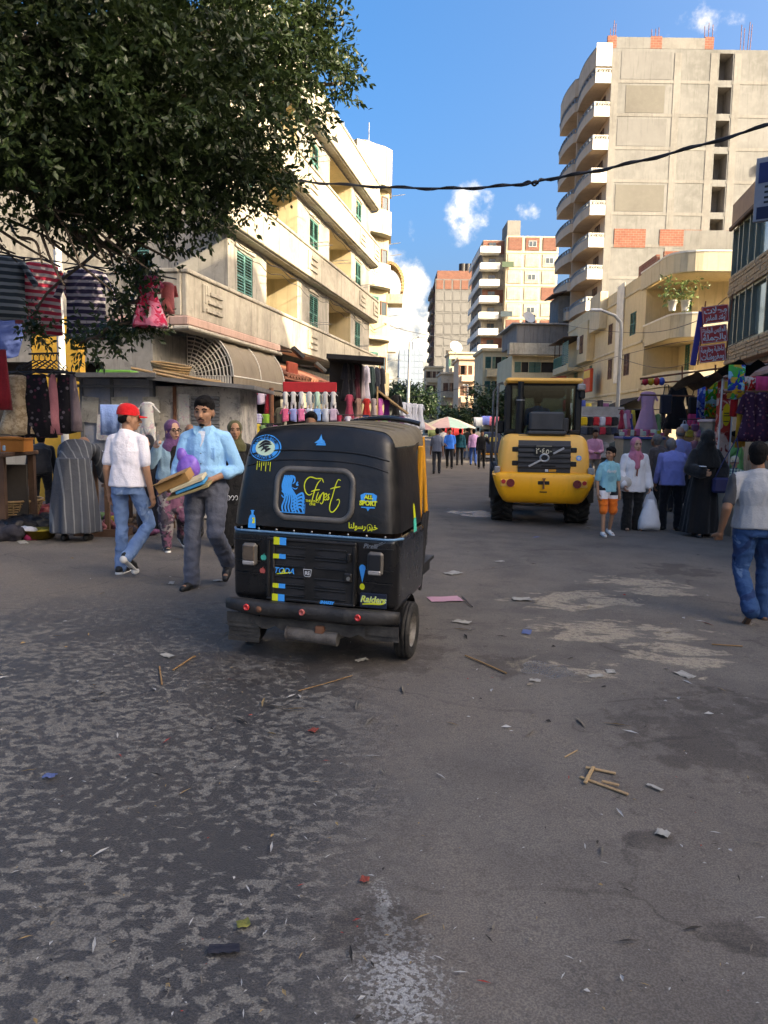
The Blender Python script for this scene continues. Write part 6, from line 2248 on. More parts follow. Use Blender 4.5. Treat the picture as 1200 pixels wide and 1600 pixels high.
 if h.get('rim'):
  mb = MB()
  mb.ball(H3(0, -.060, -.012), (.074, .045, .045), M=R3)
  for q in (-1, 1):
   mb.ball(H3(q * .062, -.03, -.0), (.02, .045, .035), M=R3)
  remesh(mb, 'hair', h['rim'], t, .011 if near else .016, 1)
 if h.get('cap'):
  mb = MB()
  rings = []
  for (z, r_, yo) in ((.028, 1.0, 0), (.06, 1.0, 0), (.095, .9, -.002), (.122, .68, -.006), (.138, .35, -.01), (.142, .05, -.012)):
   rings.append([H3(.086 * r_ * math.cos(a), -.012 + yo + .104 * r_ * math.sin(a), z) for a in [2 * math.pi * k / 20 for k in range(20)]])
  mb.rings(rings, cap=False)
  c = mb.build('cap', h['cap'], t)
  mb = MB()
  rr = [[H3(x * .078, .085 + .085 * math.sqrt(max(0, 1 - x * x)) * f, .034 - .02 * f + .012 * (1 - x * x) * f) for x in [i / 6 - 1 for i in range(13)]] for f in (0, .35, .7, 1)]
  mb.rings(rr, cap=False, closed=False)
  rr2 = [[p + (R3 @ Vector((0, 0, -.006))) for p in row] for row in rr]
  mb.rings(rr2[::-1], cap=False, closed=False)
  mb.build('cap_peak', h['cap'], c)
 if h.get('scarf'):
  mb = MB()
  mb.ball(H3(0, -.030, .035), (.094, .102, .102), M=R3, nu=18, nv=12)
  mb.ball(H3(0, -.020, -.06), (.086, .088, .085), M=R3, nu=18, nv=12)
  spine_rings(mb, [(neck + Vector((0, .012, -.14)), .15, .115), (neck + Vector((0, .012, -.06)), .155, .115), (neck + Vector((0, .01, .02)), .10, .09), (H3(0, -.01, -.08), .082, .084)])
  if h.get('front'):
   limb(mb, neck + Vector((0, .06, -.04)), up(0, .115, .24) + Vector((0, 0, dz)), .085, .06)
  remesh(mb, 'head_scarf', h['scarf'], t, .011 if near else .018, 2, .007, 14)
 if h.get('veil'):
  mb = MB()
  mb.ball(H3(0, -.005, .03), (.098, .118, .106), M=R3, nu=18, nv=12)
  spine_rings(mb, [(chest + Vector((0, .0, -.12)), .27, .19), (chest + Vector((0, 0, .02)), .235, .165), (neck + Vector((0, 0, -.04)), .17, .13), (neck + Vector((0, .02, .06)), .12, .115), (H3(0, .01, -.05), .098, .115), (H3(0, 0, .04), .096, .116)])
  remesh(mb, 'veil', h['veil'], t, .012, 3, .010, 9)
  mb = MB()
  mb.ball(H3(0, .060, .018), (.062, .056, .016), M=R3)
  mb.build('eye_slit', skin, t)
 # ---------------- bottoms
 if bottom:
  mb = MB()
  k_ = bottom.get('fit', 1.0)
  wz = bottom.get('rise', .09)
  spine_rings(mb, [(pel + Vector((0, -.004, -.12)), .155 * bw, .115 * bw), (pel + Vector((0, -.008, -.04)), .168 * bw, .118 * bw), (pel + Vector((0, 0, .02)), .162 * bw, .112 * bw), (pel + Vector((0, .004 + wz * math.sin(lean * .3), wz)), .146 * bw, .102 * bw)])
  for k in ('L', 'R'):
   e = an[k]
   full = bottom.get('len', 1.0)
   limb(mb, hip[k] + Vector((0, 0, -.02)), kn[k], .094 * bw * k_, .064 * k_)
   if full > .55:
    end = kn[k].lerp(e, (full - .5) * 2) + Vector((0, 0, -.012 if full >= 1 else 0))
    limb(mb, kn[k], end, .064 * k_, bottom.get('cuff', .056))
   else:
    pass
  if bottom.get('baggy'):
   m_ = (kn['L'] + kn['R']) / 2
   limb(mb, pel + Vector((0, 0, -.1)), m_ + Vector((0, 0, .1)), .15, .11)
   for k in ('L', 'R'):
    limb(mb, hip[k], kn[k] + Vector((0, 0, -.05)), .12, .11)
    limb(mb, kn[k] + Vector((0, 0, -.05)), an[k] + Vector((0, 0, .05)), .11, .06)
  remesh(mb, bottom.get('name', 'trousers'), bottom['mat'], t, vx, 1, .014 if near else .008, 8, paint=bottom.get('paint'), seed=u * .1, stretch=(1, 1, 1.3))
  if bottom.get('belt'):
   mb = MB()
   spine_rings(mb, [(pel + Vector((0, .002, .05)), .158 * bw, .112 * bw), (pel + Vector((0, .004, .09)), .152 * bw, .108 * bw)], 24)
   mb.build('belt', bottom['belt'], t)
 if robe:
  mb = MB()
  hem = robe.get('hem', .06)
  fl = robe.get('flare', .27)
  ph = u * .37
  secs = []
  zs = [hem, hem + .12, .35, .55, .75, pel.z, pel.z + .12]
  cxl = (an['L'] + an['R']) / 2
  for i, z in enumerate(zs):
   f = clamp((z - hem) / (pel.z + .12 - hem), 0, 1)
   c = Vector((cxl.x * (1 - f), cxl.y * (1 - f), 0)).lerp(Vector((pel.x, pel.y, 0)), f)
   hx = fl * (1 - f) + .165 * bw * f + .02 * math.sin(f * math.pi)
   hy_ = (fl * robe.get('deep', .85)) * (1 - f) + .125 * bw * f
   ring = []
   for k in range(48):
    w = 2 * math.pi * k / 48
    fold = 1 + (.085 * math.cos(7 * w + ph + 1.2 * f) + .05 * math.cos(13 * w - 2 * f)) * (1 - f) ** .7
    ring.append((c.x + hx * fold * math.cos(w), c.y + hy_ * fold * math.sin(w), z))
   secs.append(ring)
  mb.rings(secs)
  spine_rings(mb, [(pel + Vector((0, 0, .0)), .17 * bw, .125 * bw), (pel.lerp(chest, .5), .165 * bw, .12 * bw), (chest, .175 * bw, .125 * bw), (chest.lerp(neck, .55), .150 * bw, .10 * bw), (neck + Vector((0, 0, .015)), .075, .07)])
  for k in ('L', 'R'):
   limb(mb, neck + Vector((0, 0, -.035)), sh[k], .055, .058 * bw)
   limb(mb, sh[k], el[k], .062 * bw, robe.get('sl', .07))
   limb(mb, el[k], el[k].lerp(wr[k], .93), robe.get('sl', .07), robe.get('cuff', .06))
  remesh(mb, 'robe', robe['mat'], t, .012 if near else .02, 2, .010, 6, seed=u * .1, stretch=(1, 1, .3))
 if top:
  mb = MB()
  k_ = top.get('fit', 1.0)
  hz = top.get('hem', -.06)
  secs = [(pel + Vector((0, -.004, hz)), .186 * bw * k_, .136 * bw * k_), (pel + Vector((0, 0, hz + .09)), .178 * bw * k_, .129 * bw * k_), (pel.lerp(chest, .55), .160 * bw * k_, .115 * bw * k_), (chest, .172 * bw * k_, .120 * bw * k_), (chest.lerp(neck, .5), .150 * bw * k_, .106 * bw), (neck + Vector((0, -.005, -.02)), .088 * bw, .084 * bw), (neck + Vector((0, 0, .012)), .062, .062)]
  spine_rings(mb, secs)
  for k in ('L', 'R'):
   limb(mb, neck + Vector((0, 0, -.035)), sh[k] + Vector((0, 0, .004)), .052, .056 * bw)
  sl = top.get('sleeve', .5)
  for k in ('L', 'R'):
   limb(mb, sh[k], sh[k].lerp(el[k], min(1, sl * 2) * .92), .058 * bw * k_, .052 * k_)
   if sl > .55:
    limb(mb, el[k], el[k].lerp(wr[k], (sl - .5) * 2 * .95), .051 * k_, top.get('cuff', .044))
  remesh(mb, top.get('name', 'shirt'), top['mat'], t, vx, 1, .014 if near else .008, 9, paint=top.get('paint'), seed=u * .1 + 5)
 # ---------------- shoes
 for k, sd_ in (('L', -1), ('R', 1)):
  f = ft[k]
  nz = Vector((0, -f.z, math.hypot(f.x, f.y))).normalized()
  b0 = an[k] + Vector((0, 0, -.047))
  mb = MB()
  heel, ball_, tip = b0 - f * .055, b0 + f * .10, b0 + f * .165
  if shoes == 'sandal':
   limb(mb, heel - nz * .015, tip - nz * .02, .032, .034, .5)
   remesh(mb, 'sandal', 'sandal', t, .012 if near else .02, 2)
   continue
  limb(mb, heel + nz * .012, ball_, .040, .046, .8)
  limb(mb, ball_, tip - nz * .005, .046, .032, .8)
  limb(mb, an[k] + Vector((0, 0, -.01)), heel + nz * .02, .042, .040)
  so_ = remesh(mb, 'shoe', shoes, t, .011 if near else .02, 2)
  if near and top is not None and pose.get('sole'):
   mb = MB()
   limb(mb, heel - nz * .026, tip - nz * .028, .040, .040, .34)
   mb.build('sole', pose['sole'], so_)
 if extra:
  extra(t, dict(wr=wr, hd=hd, el=el, sh=sh, hc=hc, Mh=Mh, pel=pel, chest=chest, neck=neck, an=an, kn=kn, s=s))
 return t, dict(wr=wr, hd=hd, hc=hc, pel=pel, s=s, kn=kn)
JEANS = dict(mat=cloth('#6f8db8', var=.25), cuff=.06)
pattern_mat('denim_faded', ('#27476f', '#5d7896', '#1d3358'), 'blots', scale=4, thresh=.62)
pattern_mat('jeans_pale', ('#6b87ae', '#8aa2c0', '#5a769c'), 'blots', scale=4, thresh=.60)
pattern_mat('robe_striped', ('#484c54', '#74787c'), 'stripe_x', 9, .84)
pattern_mat('harem_print', ('#4c4650', '#7d5268', '#35343a', '#8a8484'), 'blots', scale=7, thresh=.52)
pattern_mat('plaid_teal', ('#1f6f86', '#173a4a'), 'plaid', 14, .5)
pattern_mat('plaid_child', ('#3c5a62', '#b9c4b0'), 'plaid', 16, .6)
pattern_mat('stripe_grey', ('#b9b7b5', '#77787c'), 'stripe_z', 22, .5)
def build_near_people():
 # man in the red cap, seen from behind
 person('man in red cap, white t-shirt and pale jeans, seen from behind', 203, 897, 268, -14,
   dict(tL=6, sL=-3, oL=2, tR=14, sR=-48, oR=11, pR=-9, footR=-40, uL=(-6, 12), fL=(16, 4), uR=(-4, 10), fR=(10, 6), hy=-55, hp=4, lean=2, sole='sole_white'),
   top=dict(mat=cloth('#d9d6de', var=.06), sleeve=.40, hem=-.05), bottom=dict(mat='jeans_pale', cuff=.062, fit=.92), head=dict(rim='hair_black', cap=cloth('#c3121c')), near=True)
 # man in the light blue shirt carrying flattened boxes
 person('man in light blue shirt and grey trousers carrying cartons, beside the black taxi', 325, 916, 300, 172,
   dict(tR=12, sR=2, oR=2, tL=16, sL=-46, oL=4, footL=-35, uL=(-8, 22), fL=(62, -42), uR=(12, 14), fR=(58, -12), nL=(0, .2, 1), nR=(0, .2, 1), curlL=38, curlR=30, hy=4, hp=5, lean=1),
   top=dict(mat=cloth('#86b9ec', var=.08), sleeve=.74, hem=.05, fit=1.03, cuff=.056), bottom=dict(mat=cloth('#4c505c'), cuff=.07, fit=1.1, belt='shoe_black'),
   head=dict(hair='hair_black', beard=1), skin='skin_tan', near=True, extra=blue_extra, build=1.04)
 # woman on the telephone
 person('woman in denim jacket and purple scarf talking on a telephone', 272, 858, 204, 208,
   dict(tR=8, sR=2, oR=2, tL=14, sL=-36, oL=5, footL=-24, uR=(35, 26), fR=(150, -6), uL=(14, 12), fL=(72, -48), curlR=50, hy=14, hp=4, sole='sole_white'),
   top=dict(mat='denim_jacket', sleeve=1.0, hem=.0, fit=1.10, name='jacket'), bottom=dict(mat='harem_print', baggy=1, cuff=.06, name='trousers'),
   head=dict(scarf=cloth('#5b3a63'), glasses=1), skin='skin_light', near=True, extra=phone_extra, build=1.08)
 # trader in the long striped robe bending over the goods
 person('trader in grey striped robe bending over the pile of goods', 118, 845, 250, 8,
   dict(lean=62, neckf=1.2, tL=4, sL=-2, oL=5, tR=6, sR=-2, oR=5, uL=(40, 10), fL=(30, 0), uR=(44, 8), fR=(35, 0), hp=-20),
   robe=dict(mat='robe_striped', hem=.12, flare=.30, deep=.8, sl=.085, cuff=.08), head=dict(rim='hair_grey'), skin='skin_brown', near=True, build=1.18, H=1.72)
 # woman half hidden behind the blue-shirted man
 person('woman in olive head scarf and black dress, half hidden by the black taxi', 368, 855, 200, 195,
   dict(tL=4, tR=-4, uR=(20, 14), fR=(75, -20)), robe=dict(mat=cloth('#111114'), flare=.27), head=dict(scarf=cloth('#4c4a2c')), near=True, extra=lambda t, d: letter_extra(t, d))
 person('bald man in grey shirt behind the woman on the telephone', 300, 838, 178, 20, dict(tL=8, tR=-6, sR=-10), top=dict(mat=cloth('#8e9098'), sleeve=.5), bottom=dict(mat=cloth('#3d3c40')), head=dict(rim='hair_grey'), skin='skin_brown')
 # big man at the right edge, walking away
 person('broad man in grey t-shirt and faded blue jeans walking away, at the right edge', 1172, 968, 283, -4,
   dict(tR=8, sR=-4, oR=4, tL=-2, sL=-40, oL=5, pL=-2, footL=-52, uL=(-14, 20), fL=(22, 2), uR=(10, 16), fR=(24, 4), nL=(0, 1, 0), curlL=55, hy=-22, lean=4),
   top=dict(mat=['stripe_fade', 'sleeve_dark'], sleeve=.42, hem=-.05, fit=1.0, paint=dark_sleeves), bottom=dict(mat='denim_faded', cuff=.075, fit=1.08, name='jeans'),
   head=dict(hair='hair_black', fringe=0), shoes='sandal', skin='skin_brown', near=True, build=1.22)
 # boy in orange and white shorts
 person('boy in light blue t-shirt and white and orange shorts beside the wheel loader', 946, 836, 141, 188,
   dict(tR=14, sR=6, oR=3, tL=4, sL=-20, oL=3, footL=-14, uL=(-4, 10), fL=(10, 4), uR=(-6, 12), fR=(20, 2), hy=-58, hp=2),
   top=dict(mat=cloth('#7cb6c2'), sleeve=.46, hem=-.08, fit=1.05), bottom=dict(mat=[cloth('#d7d4d6'), cloth('#20242f'), cloth('#ee6a1e')], len=.5, fit=1.25, name='shorts', paint=short_paint),
   head=dict(hair='hair_black'), shoes='shoe_white', skin='skin_tan', near=True, build=.92, extra=boy_print)
 # woman with pink scarf and carrier bag
 person('woman in white tunic and dusty pink scarf holding a white carrier bag', 986, 828, 146, 182,
   dict(tR=6, sR=-2, tL=4, sL=-10, uR=(6, 16), fR=(30, -4), uL=(0, 16), fL=(14, 4), hy=4),
   top=dict(mat=cloth('#cfcfd2', var=.06), sleeve=1.0, hem=-.22, fit=1.16, cuff=.07), bottom=dict(mat=cloth('#121215'), fit=1.25, cuff=.10), head=dict(scarf=cloth('#b56a80'), front=1), shoes='sandal', skin='skin_light', near=True, build=1.05, extra=bag_white)
 # woman in full black veil
 person('woman in full black veil and robe with a dark blue handbag', 1094, 838, 168, 190,
   dict(tR=8, sR=-3, tL=-2, sL=-16, uR=(18, 24), fR=(80, -18), uL=(10, 22), fL=(40, -30), curlR=50, hy=8, hp=-6),
   robe=dict(mat=cloth('#0c0c0e'), flare=.30, hem=.07, sl=.10, cuff=.10), head=dict(veil=cloth('#0b0b0d')), near=True, build=1.12)
 # man in blue shirt with his back to us
 person('grey-haired man in periwinkle shirt and black trousers with bowed head', 1046, 828, 148, -8,
   dict(lean=12, neckf=2.6, tL=5, sL=-4, oL=5, tR=2, sR=-6, oR=5, uL=(6, 10), fL=(24, 4), uR=(20, 10), fR=(40, -10), hp=-30, hy=-25),
   top=dict(mat=cloth('#6f78b4'), sleeve=.9, hem=-.12, fit=1.12), bottom=dict(mat=cloth('#15151b'), fit=1.15, cuff=.08), head=dict(hair='hair_grey', fringe=0), skin='skin_brown', near=True, build=1.1)
 person('stooped man in brown-grey shirt holding a carrier bag beside the periwinkle shirt', 1030, 812, 138, 20,
   dict(lean=14, neckf=2, tL=3, tR=6, uL=(4, 8), fL=(12, 4), hp=-20), top=dict(mat=cloth('#4a4140'), sleeve=.95, hem=-.12, fit=1.1), bottom=dict(mat=cloth('#18171a'), fit=1.1), head=dict(hair='hair_grey', fringe=0), skin='skin_brown', near=True)
defm('sleeve_dark', (.05, .05, .055), .88, .2, 6)
defm('stripe_fade', (.30, .31, .325), .9, .15, 6, (.22, .23, .245), .25, 60)
def denim_mat():
 return pmat('denim_jacket', '#7f9fb4', .85, .25, 5, '#5e7d92', .3, 80)
MATDEF['denim_jacket'] = denim_mat
def dark_sleeves(ce):
 return (np.abs(ce[:, 0]) > .235).astype(int)
def short_paint(ce):
 z = ce[:, 2]
 a = np.zeros(len(ce))
 a[(z < .72)] = 2
 a[(z > .88)] = 1
 a[(ce[:, 0] < -.02) & (z > .78)] = 1
 return a
def blue_extra(t, d):
 """shirt details and the things he carries (the things are top-level, placed in world space)"""
 mb = MB()
 n, c = d['neck'], d['chest']
 for q in (-1, 1):
  mb.prism([(q * .012, 0), (q * .085, .012), (q * .075, -.055), (q * .045, -.075)][::q], 0, .008, axis='y')
 mb2 = MB()
 mb2.M = Matrix.Translation((n.x, n.y + .075, n.z + .005)) @ Matrix.Rotation(R(14), 4, 'X')
 for vv, ff, in ((mb.v, mb.f),):
  mb2.add(vv, ff)
 mb2.build('collar', cloth('#8fc0ee', var=.08), t)
 one('undershirt', cloth('#cfd3dc'), t, lambda m: m.add([(n.x - .035, n.y + .088, n.z - .03), (n.x + .035, n.y + .088, n.z - .03), (n.x + .022, n.y + .115, n.z - .12), (n.x, n.y + .124, n.z - .17), (n.x - .022, n.y + .115, n.z - .12)], [(0, 1, 2, 3, 4)]))
 one('placket', cloth('#7eb2e4'), t, lambda m: m.tube([(.0, .108, 1.28), (.0, .128, 1.2), (.0, .126, 1.1), (0, .124, 1.02)], .010, 6, ell=.5))
 for z, y in ((1.22, .132), (1.13, .134), (1.05, .132)):
  one('button', 'shoe_black', t, lambda m: m.ball((0, y, z), .006, nu=6, nv=4))
 one('pocket', cloth('#7eb2e4'), t, lambda m: m.bbox(-.125, -.04, .112, .121, 1.17, 1.27, .004))
def phone_extra(t, d):
 w = d['wr']['R'] + d['hd']['R'] * .10
 one('telephone', 'mark_silver', t, lambda m: m.bbox(-.035, .035, -.006, .006, -.07, .07, .004, M=Matrix.Translation(w + Vector((-.02, .02, .02))) @ Matrix.Rotation(R(60), 4, 'Z')))
 c = d['chest']
 mb = MB()
 limb(mb, c + Vector((0, .075, .10)), c + Vector((0, .085, -.25)), .075, .095)
 remesh(mb, 'blouse', cloth('#141216'), t, .012, 2, .006, 8)
 mb = MB()
 pts = [d['sh']['L'] + Vector((.03, .06, .05)), c + Vector((-.10, .14, .0)), c + Vector((-.12, .13, -.25))]
 mb.tube(pts, .011, 6)
 mb.build('bag_strap', 'shoe_black', t)
def letter_extra(t, d):
 mb = MB()
 for i, a in enumerate((0, 1, 2)):
  mb.tube([(.0 + .05 * i + .02 * math.cos(R(q)), .21, .70 + .03 * math.sin(R(q))) for q in range(0, 300, 40)], .005, 5)
 mb.build('dress_print', 'sticker_white', t)
def boy_print(t, d):
 c = d['chest']
 vs, fs = text_mesh('Family', .075, .002, .35)
 one('shirt_print', 'sticker_white', t, lambda m: m.add([(-a, c.y + .152 - abs(a) * .25, c.z + .01 + b) for a, b in vs], fs))
 one('shirt_print', cloth('#4d7f96'), t, lambda m: [m.box(-.07, .07, c.y + .135, c.y + .14, c.z - .10 - q * .025, c.z - .095 - q * .025) for q in range(4)])
def bag_white(t, d):
 one('print', cloth('#7b4a38'), t, lambda m: m.add([(-.03, .15, d['chest'].z - .02), (.0, .155, d['chest'].z - .02), (.02, .165, d['chest'].z - .22), (-.01, .165, d['chest'].z - .24)], [(0, 1, 2, 3)]))
def bag_shape(mb, w=.17, h=.42, dpt=.09, seed=0.0):
 """thin carrier bag hanging from two handles at the origin"""
 rings = []
 for i in range(11):
  f = i / 10
  z = -.14 - h * f
  ww = w * (.35 + .75 * math.sin(min(1, f * 1.15) * math.pi / 2))
  dd = dpt * (.3 + .8 * math.sin(min(1, f * 1.2) * math.pi / 2)) * (1 if f < .95 else .6)
  ring = []
  for k in range(18):
   a = 2 * math.pi * k / 18
   n_ = 1 + .16 * noise.noise(Vector((math.cos(a) * 2 + seed, math.sin(a) * 2, f * 4)))
   ring.append((ww * math.cos(a) * n_, dd * math.sin(a) * n_, z + .01 * math.sin(a * 3)))
  rings.append(ring)
 mb.rings(rings)
 for q in (-1, 1):
  mb.tube([(q * w * .3, 0, -.16), (q * .02, 0, -.02), (0, 0, .005)], .008, 5, ell=.5)
build_near_people()
PEOPLE = [o for o in COL.objects if o.get('category') == 'person']
def who(txt):
 return [o for o in PEOPLE if txt in o['label']][0]
def build_carried():
 bpy.context.view_layer.update()
 b = who('light blue shirt and grey')
 M = b.matrix_world
 # flattened cartons held in front of him, in his own frame (x = his right, y = his front)
 base = M @ Vector((.07, .36, .97))
 Mo = Matrix.Translation(base) @ Matrix.Rotation(R(-4), 4, 'Z') @ Matrix.Rotation(R(-24), 4, 'Y') @ Matrix.Rotation(R(12), 4, 'X')
 specs = [('cardboard_carton', 'brown cardboard carton carried by the man in light blue shirt', colmat('#a07a4c', .9, var=.2), (-.25, .12, -.14, .12, .02, .12), 0),
    ('paper_parcel', 'thin cream parcel on the carried brown carton', colmat('#c9bfa2', .85), (-.12, .26, -.15, .08, -.025, .015), 4),
    ('blue_packet', 'flat blue packet under the cream parcel', colmat('#2f8fc0', .6), (-.08, .25, -.14, .08, -.065, -.03), 6),
    ('cardboard_sheet', 'lowest folded cardboard sheet carried by the man in light blue shirt', colmat('#9a8a62', .9, var=.25), (-.20, .28, -.13, .09, -.105, -.075), 12)]
 for nm, lab, mt, (x0, x1, y0, y1, z0, z1), rot in specs:
  mb = MB()
  mb.bbox(x0, x1, y0, y1, z0, z1, .004)
  if nm == 'cardboard_carton':
   mb.box(x0 - .03, x0 - .002, y0 + .01, y1 - .01, z0 - .02, z0 - .012)
   mb.box(x0 + .0, x1, y0 - .09, y0 - .003, z1 - .006, z1 - .001, M=Matrix.Rotation(R(-6), 4, 'X'))
  o = mb.build(nm, mt)
  o.matrix_world = Mo @ Matrix.Rotation(R(rot * .4), 4, 'Y') @ Matrix.Diagonal((.82, .82, .82, 1))
  tag(o, lab, 'box')
 mb = MB()
 mb.ball((0, 0, 0), (.10, .055, .12), nu=16, nv=10)
 mb.ball((-.02, -.02, -.12), (.09, .045, .09))
 mb.ball((-.06, .0, .12), (.04, .03, .06))
 o = remesh(mb, 'plastic_bag', 'bag_purple', None, .010, 2, .016, 10, stretch=(1, 1, .4))
 o.location = M @ Vector((.09, .20, 1.09))
 tag(o, 'purple plastic bag clutched by the man in light blue shirt', 'bag')
 w = who('dusty pink scarf')
 o = MB(); bag_shape(o, .17, .50, .10, 2.0)
 o = o.build('carrier_bag', 'bag_white')
 o.location = w.matrix_world @ Vector((-.30, .10, .74))
 tag(o, 'bulging white carrier bag held by the woman with the pink scarf', 'bag')
 mb = MB(); mb.ball((0, 0, 0), (.15, .08, .11), nu=14, nv=9)
 o = remesh(mb, 'shoulder_bag', colmat('#b9b5b0', .5), None, .014, 1, .008, 9)
 o.location = w.matrix_world @ Vector((.24, .12, .90))
 tag(o, 'grey shoulder bag at the hip of the woman with the pink scarf', 'bag')
 w = who('full black veil')
 mb = MB()
 mb.bbox(-.16, .16, -.05, .05, -.24, 0, .03)
 mb.tube([(-.13, 0, -.02), (-.22, -.02, .45), (-.20, -.06, .62)], .01, 6)
 mb.tube([(.13, 0, -.02), (.04, .06, .25), (-.18, -.03, .6)], .008, 6)
 o = mb.build('handbag', colmat('#1d2350', .45))
 o.location = w.matrix_world @ Vector((-.14, .30, .98))
 o.rotation_euler = (0, 0, R(180))
 tag(o, 'dark blue handbag carried by the woman in the black veil', 'bag')
 mb = MB(); mb.bbox(-.035, .035, -.07, .07, -.006, .006, .004)
 o = mb.build('telephone', 'sticker_white')
 o.location = w.matrix_world @ Vector((.26, .36, 1.16))
 tag(o, 'small telephone in the hand of the woman in the black veil', 'phone')
 for lab, txt, off, col in (('white and red carrier bag held by the stooped man', 'stooped man', (-.22, .02, .70), 'bag_white'), ('thin clear carrier bag between the blue shirt and the black veil', 'periwinkle', (.32, .1, .70), 'bag_clear')):
  w = who(txt)
  mb = MB(); bag_shape(mb, .13, .36, .09, len(txt))
  o = mb.build('carrier_bag', col)
  o.location = w.matrix_world @ Vector(off)
  tag(o, lab, 'bag')
defm('bag_purple', (.16, .07, .42), .35, .35, 6, (.30, .18, .62), .3, 30, spec=.5)
defm('bag_white', (.60, .61, .64), .45, .25, 7, (.45, .46, .50), .3, 30, spec=.4)
defm('bag_clear', (.45, .47, .50), .4, .3, 7, (.32, .33, .36), .3, 30, spec=.5)
build_carried()
def build_far_people():
 H = dict(hair='hair_black')
 W1 = dict(tL=16, sL=-2, tR=-10, sR=-26, footR=-20, uL=(-14, 8), fL=(4, 4), uR=(12, 8), fR=(26, 4))
 W2 = dict(tR=16, sR=-2, tL=-10, sL=-26, footL=-20, uR=(-14, 8), fR=(4, 4), uL=(12, 8), fL=(26, 4))
 ST = dict(tL=3, tR=-3)
 T = lambda c, sl=.5, **k: dict(mat=cloth(c) if c.startswith('#') else c, sleeve=sl, hem=-.1, fit=1.08, **k)
 B = lambda c: dict(mat=cloth(c), fit=1.05)
 # down the middle of the street
 gp = 'people walking down the middle of the street'
 for lab, u, v, h, yaw, pose, top, bot, skin in [
  ('man in bright blue t-shirt and black trousers walking towards us in mid-street', 702, 732, 64, 170, dict(W1, uR=(10, 12), fR=(75, -20)), T('#1f74d8'), B('#17171c'), 'skin_brown'),
  ('man in teal checked shirt beside the bright blue t-shirt', 718, 727, 58, -5, W2, T('plaid_teal', 1.0), B('#1b1b20'), 'skin_brown'),
  ('man in black top and jeans in the gap behind the checked shirt', 729, 717, 50, 0, W1, T('#191a1e', .9), B('#3d5478'), 'skin_brown'),
  ('man in pink shirt and blue jeans walking away in mid-street', 739, 727, 58, -6, W1, T('#c79ac6', 1.0), B('#2f5698'), 'skin_brown'),
  ('man dressed all in black with a hand at his ear, left of the wheel loader', 752, 732, 61, 174, dict(W2, uL=(40, 30), fL=(150, -20)), T('#121216', 1.0), B('#121216'), 'skin_brown'),
  ('man in slate-grey shirt just past the black taxi roof', 682, 740, 72, 0, W2, T('#565e70', .5), B('#2a2d38'), 'skin_brown'),
  ('person in pale striped top behind the slate-grey shirt', 692, 722, 56, 20, W1, T('stripe_grey', .5), B('#1c1d22'), 'skin_light'),
  ('person in cream top near the market umbrella', 746, 712, 44, 0, ST, T('#c9b79c'), B('#44464c'), 'skin_light'),
  ('woman in red near the market umbrella', 713, 714, 46, 180, ST, T('#b3262c', .9), B('#1b1b20'), 'skin_light'),
 ]:
  person(lab, u, v, h, yaw, pose, top=top, bottom=bot, head=H, skin=skin, group=gp)
 gp = 'shoppers in the crowd on the right'
 for lab, u, v, h, yaw, pose, top, bot, skin, hd_ in [
  ('man in light pink shirt with clasped hands behind the boy', 926, 762, 92, 178, dict(uL=(15, 8), fL=(80, -40), uR=(15, 8), fR=(80, -40)), T('#d08fa6', .9), B('#8a7a66'), 'skin_brown', H),
  ('man in grey-green shirt with his back to us behind the pink scarf', 960, 760, 84, 0, ST, T('#4d5550', .5), B('#2e2e30'), 'skin_brown', H),
  ('person in striped grey top behind the boy', 943, 752, 76, 0, ST, T('stripe_grey'), B('#55504a'), 'skin_light', H),
  ('balding man in lilac shirt behind the periwinkle shirt', 1056, 800, 135, -10, ST, T('#8d8fc4', 1.0), B('#202024'), 'skin_light', dict(rim='hair_grey')),
  ('man with red face looking towards us left of the black veil', 1082, 792, 124, 176, ST, T('#8a5a62'), B('#202024'), 'skin_light', dict(rim='hair_grey')),
  ('dark-haired man in tan shirt behind the stooped man', 1034, 775, 112, 185, ST, T('#9a7f6e'), B('#33302e'), 'skin_brown', H),
  ('man in maroon shirt between the black veil and the poster pillar', 1108, 795, 128, 172, ST, T('#6d3f4a'), B('#27272b'), 'skin_brown', H),
  ('young man in light green t-shirt seated at the clothes stall', 1146, 800, 128, 60, dict(uR=(50, 10), fR=(80, 0), uL=(45, 10), fL=(70, 0)), T('#86d27e'), B('#2b2b33'), 'skin_brown', H),
  ('person in white top at the bag stall behind the pink scarf', 1005, 748, 72, 180, ST, T('#c9c3bd'), B('#55504a'), 'skin_light', dict(scarf=cloth('#b9a58e'))),
  ('woman in magenta scarf beside the bag stall', 1012, 752, 76, 170, ST, T('#b9b0a0', 1.0), B('#3a3a40'), 'skin_light', dict(scarf=cloth('#a83a66'))),
  ('woman in cream scarf left of the magenta scarf', 978, 745, 70, 150, ST, T('#7d7468', 1.0), B('#3a3a40'), 'skin_light', dict(scarf=cloth('#cdbb98'))),
  ('man in olive shirt at the left clothes rail', 916, 745, 68, 0, ST, T('#6d6a52'), B('#3a3632'), 'skin_brown', H),
 ]:
  person(lab, u, v, h, yaw, pose, top=top, bottom=bot, head=hd_, skin=skin, group=gp)
 person('child in checked shirt and beige cap beside the black veil', 1141, 832, 121, 150, dict(uR=(40, 14), fR=(90, -20), uL=(35, 14), fL=(80, -20)), top=T('plaid_child', .9), bottom=B('#30343c'),
   head=dict(rim='hair_black', cap=cloth('#b5a58a')), skin='skin_light', near=True, build=.95, shoes='shoe_black')
 # behind the taxi, only the forehead shows over the roof
 person('man behind the black taxi, only his head showing above its roof', 486, 838, 196, 180, ST, top=T('#57504a', .9), bottom=B('#2d2d31'), head=dict(hair='hair_black'), skin='skin_brown')
 # shoppers among the stalls on the left
 gp = 'shoppers among the left stalls'
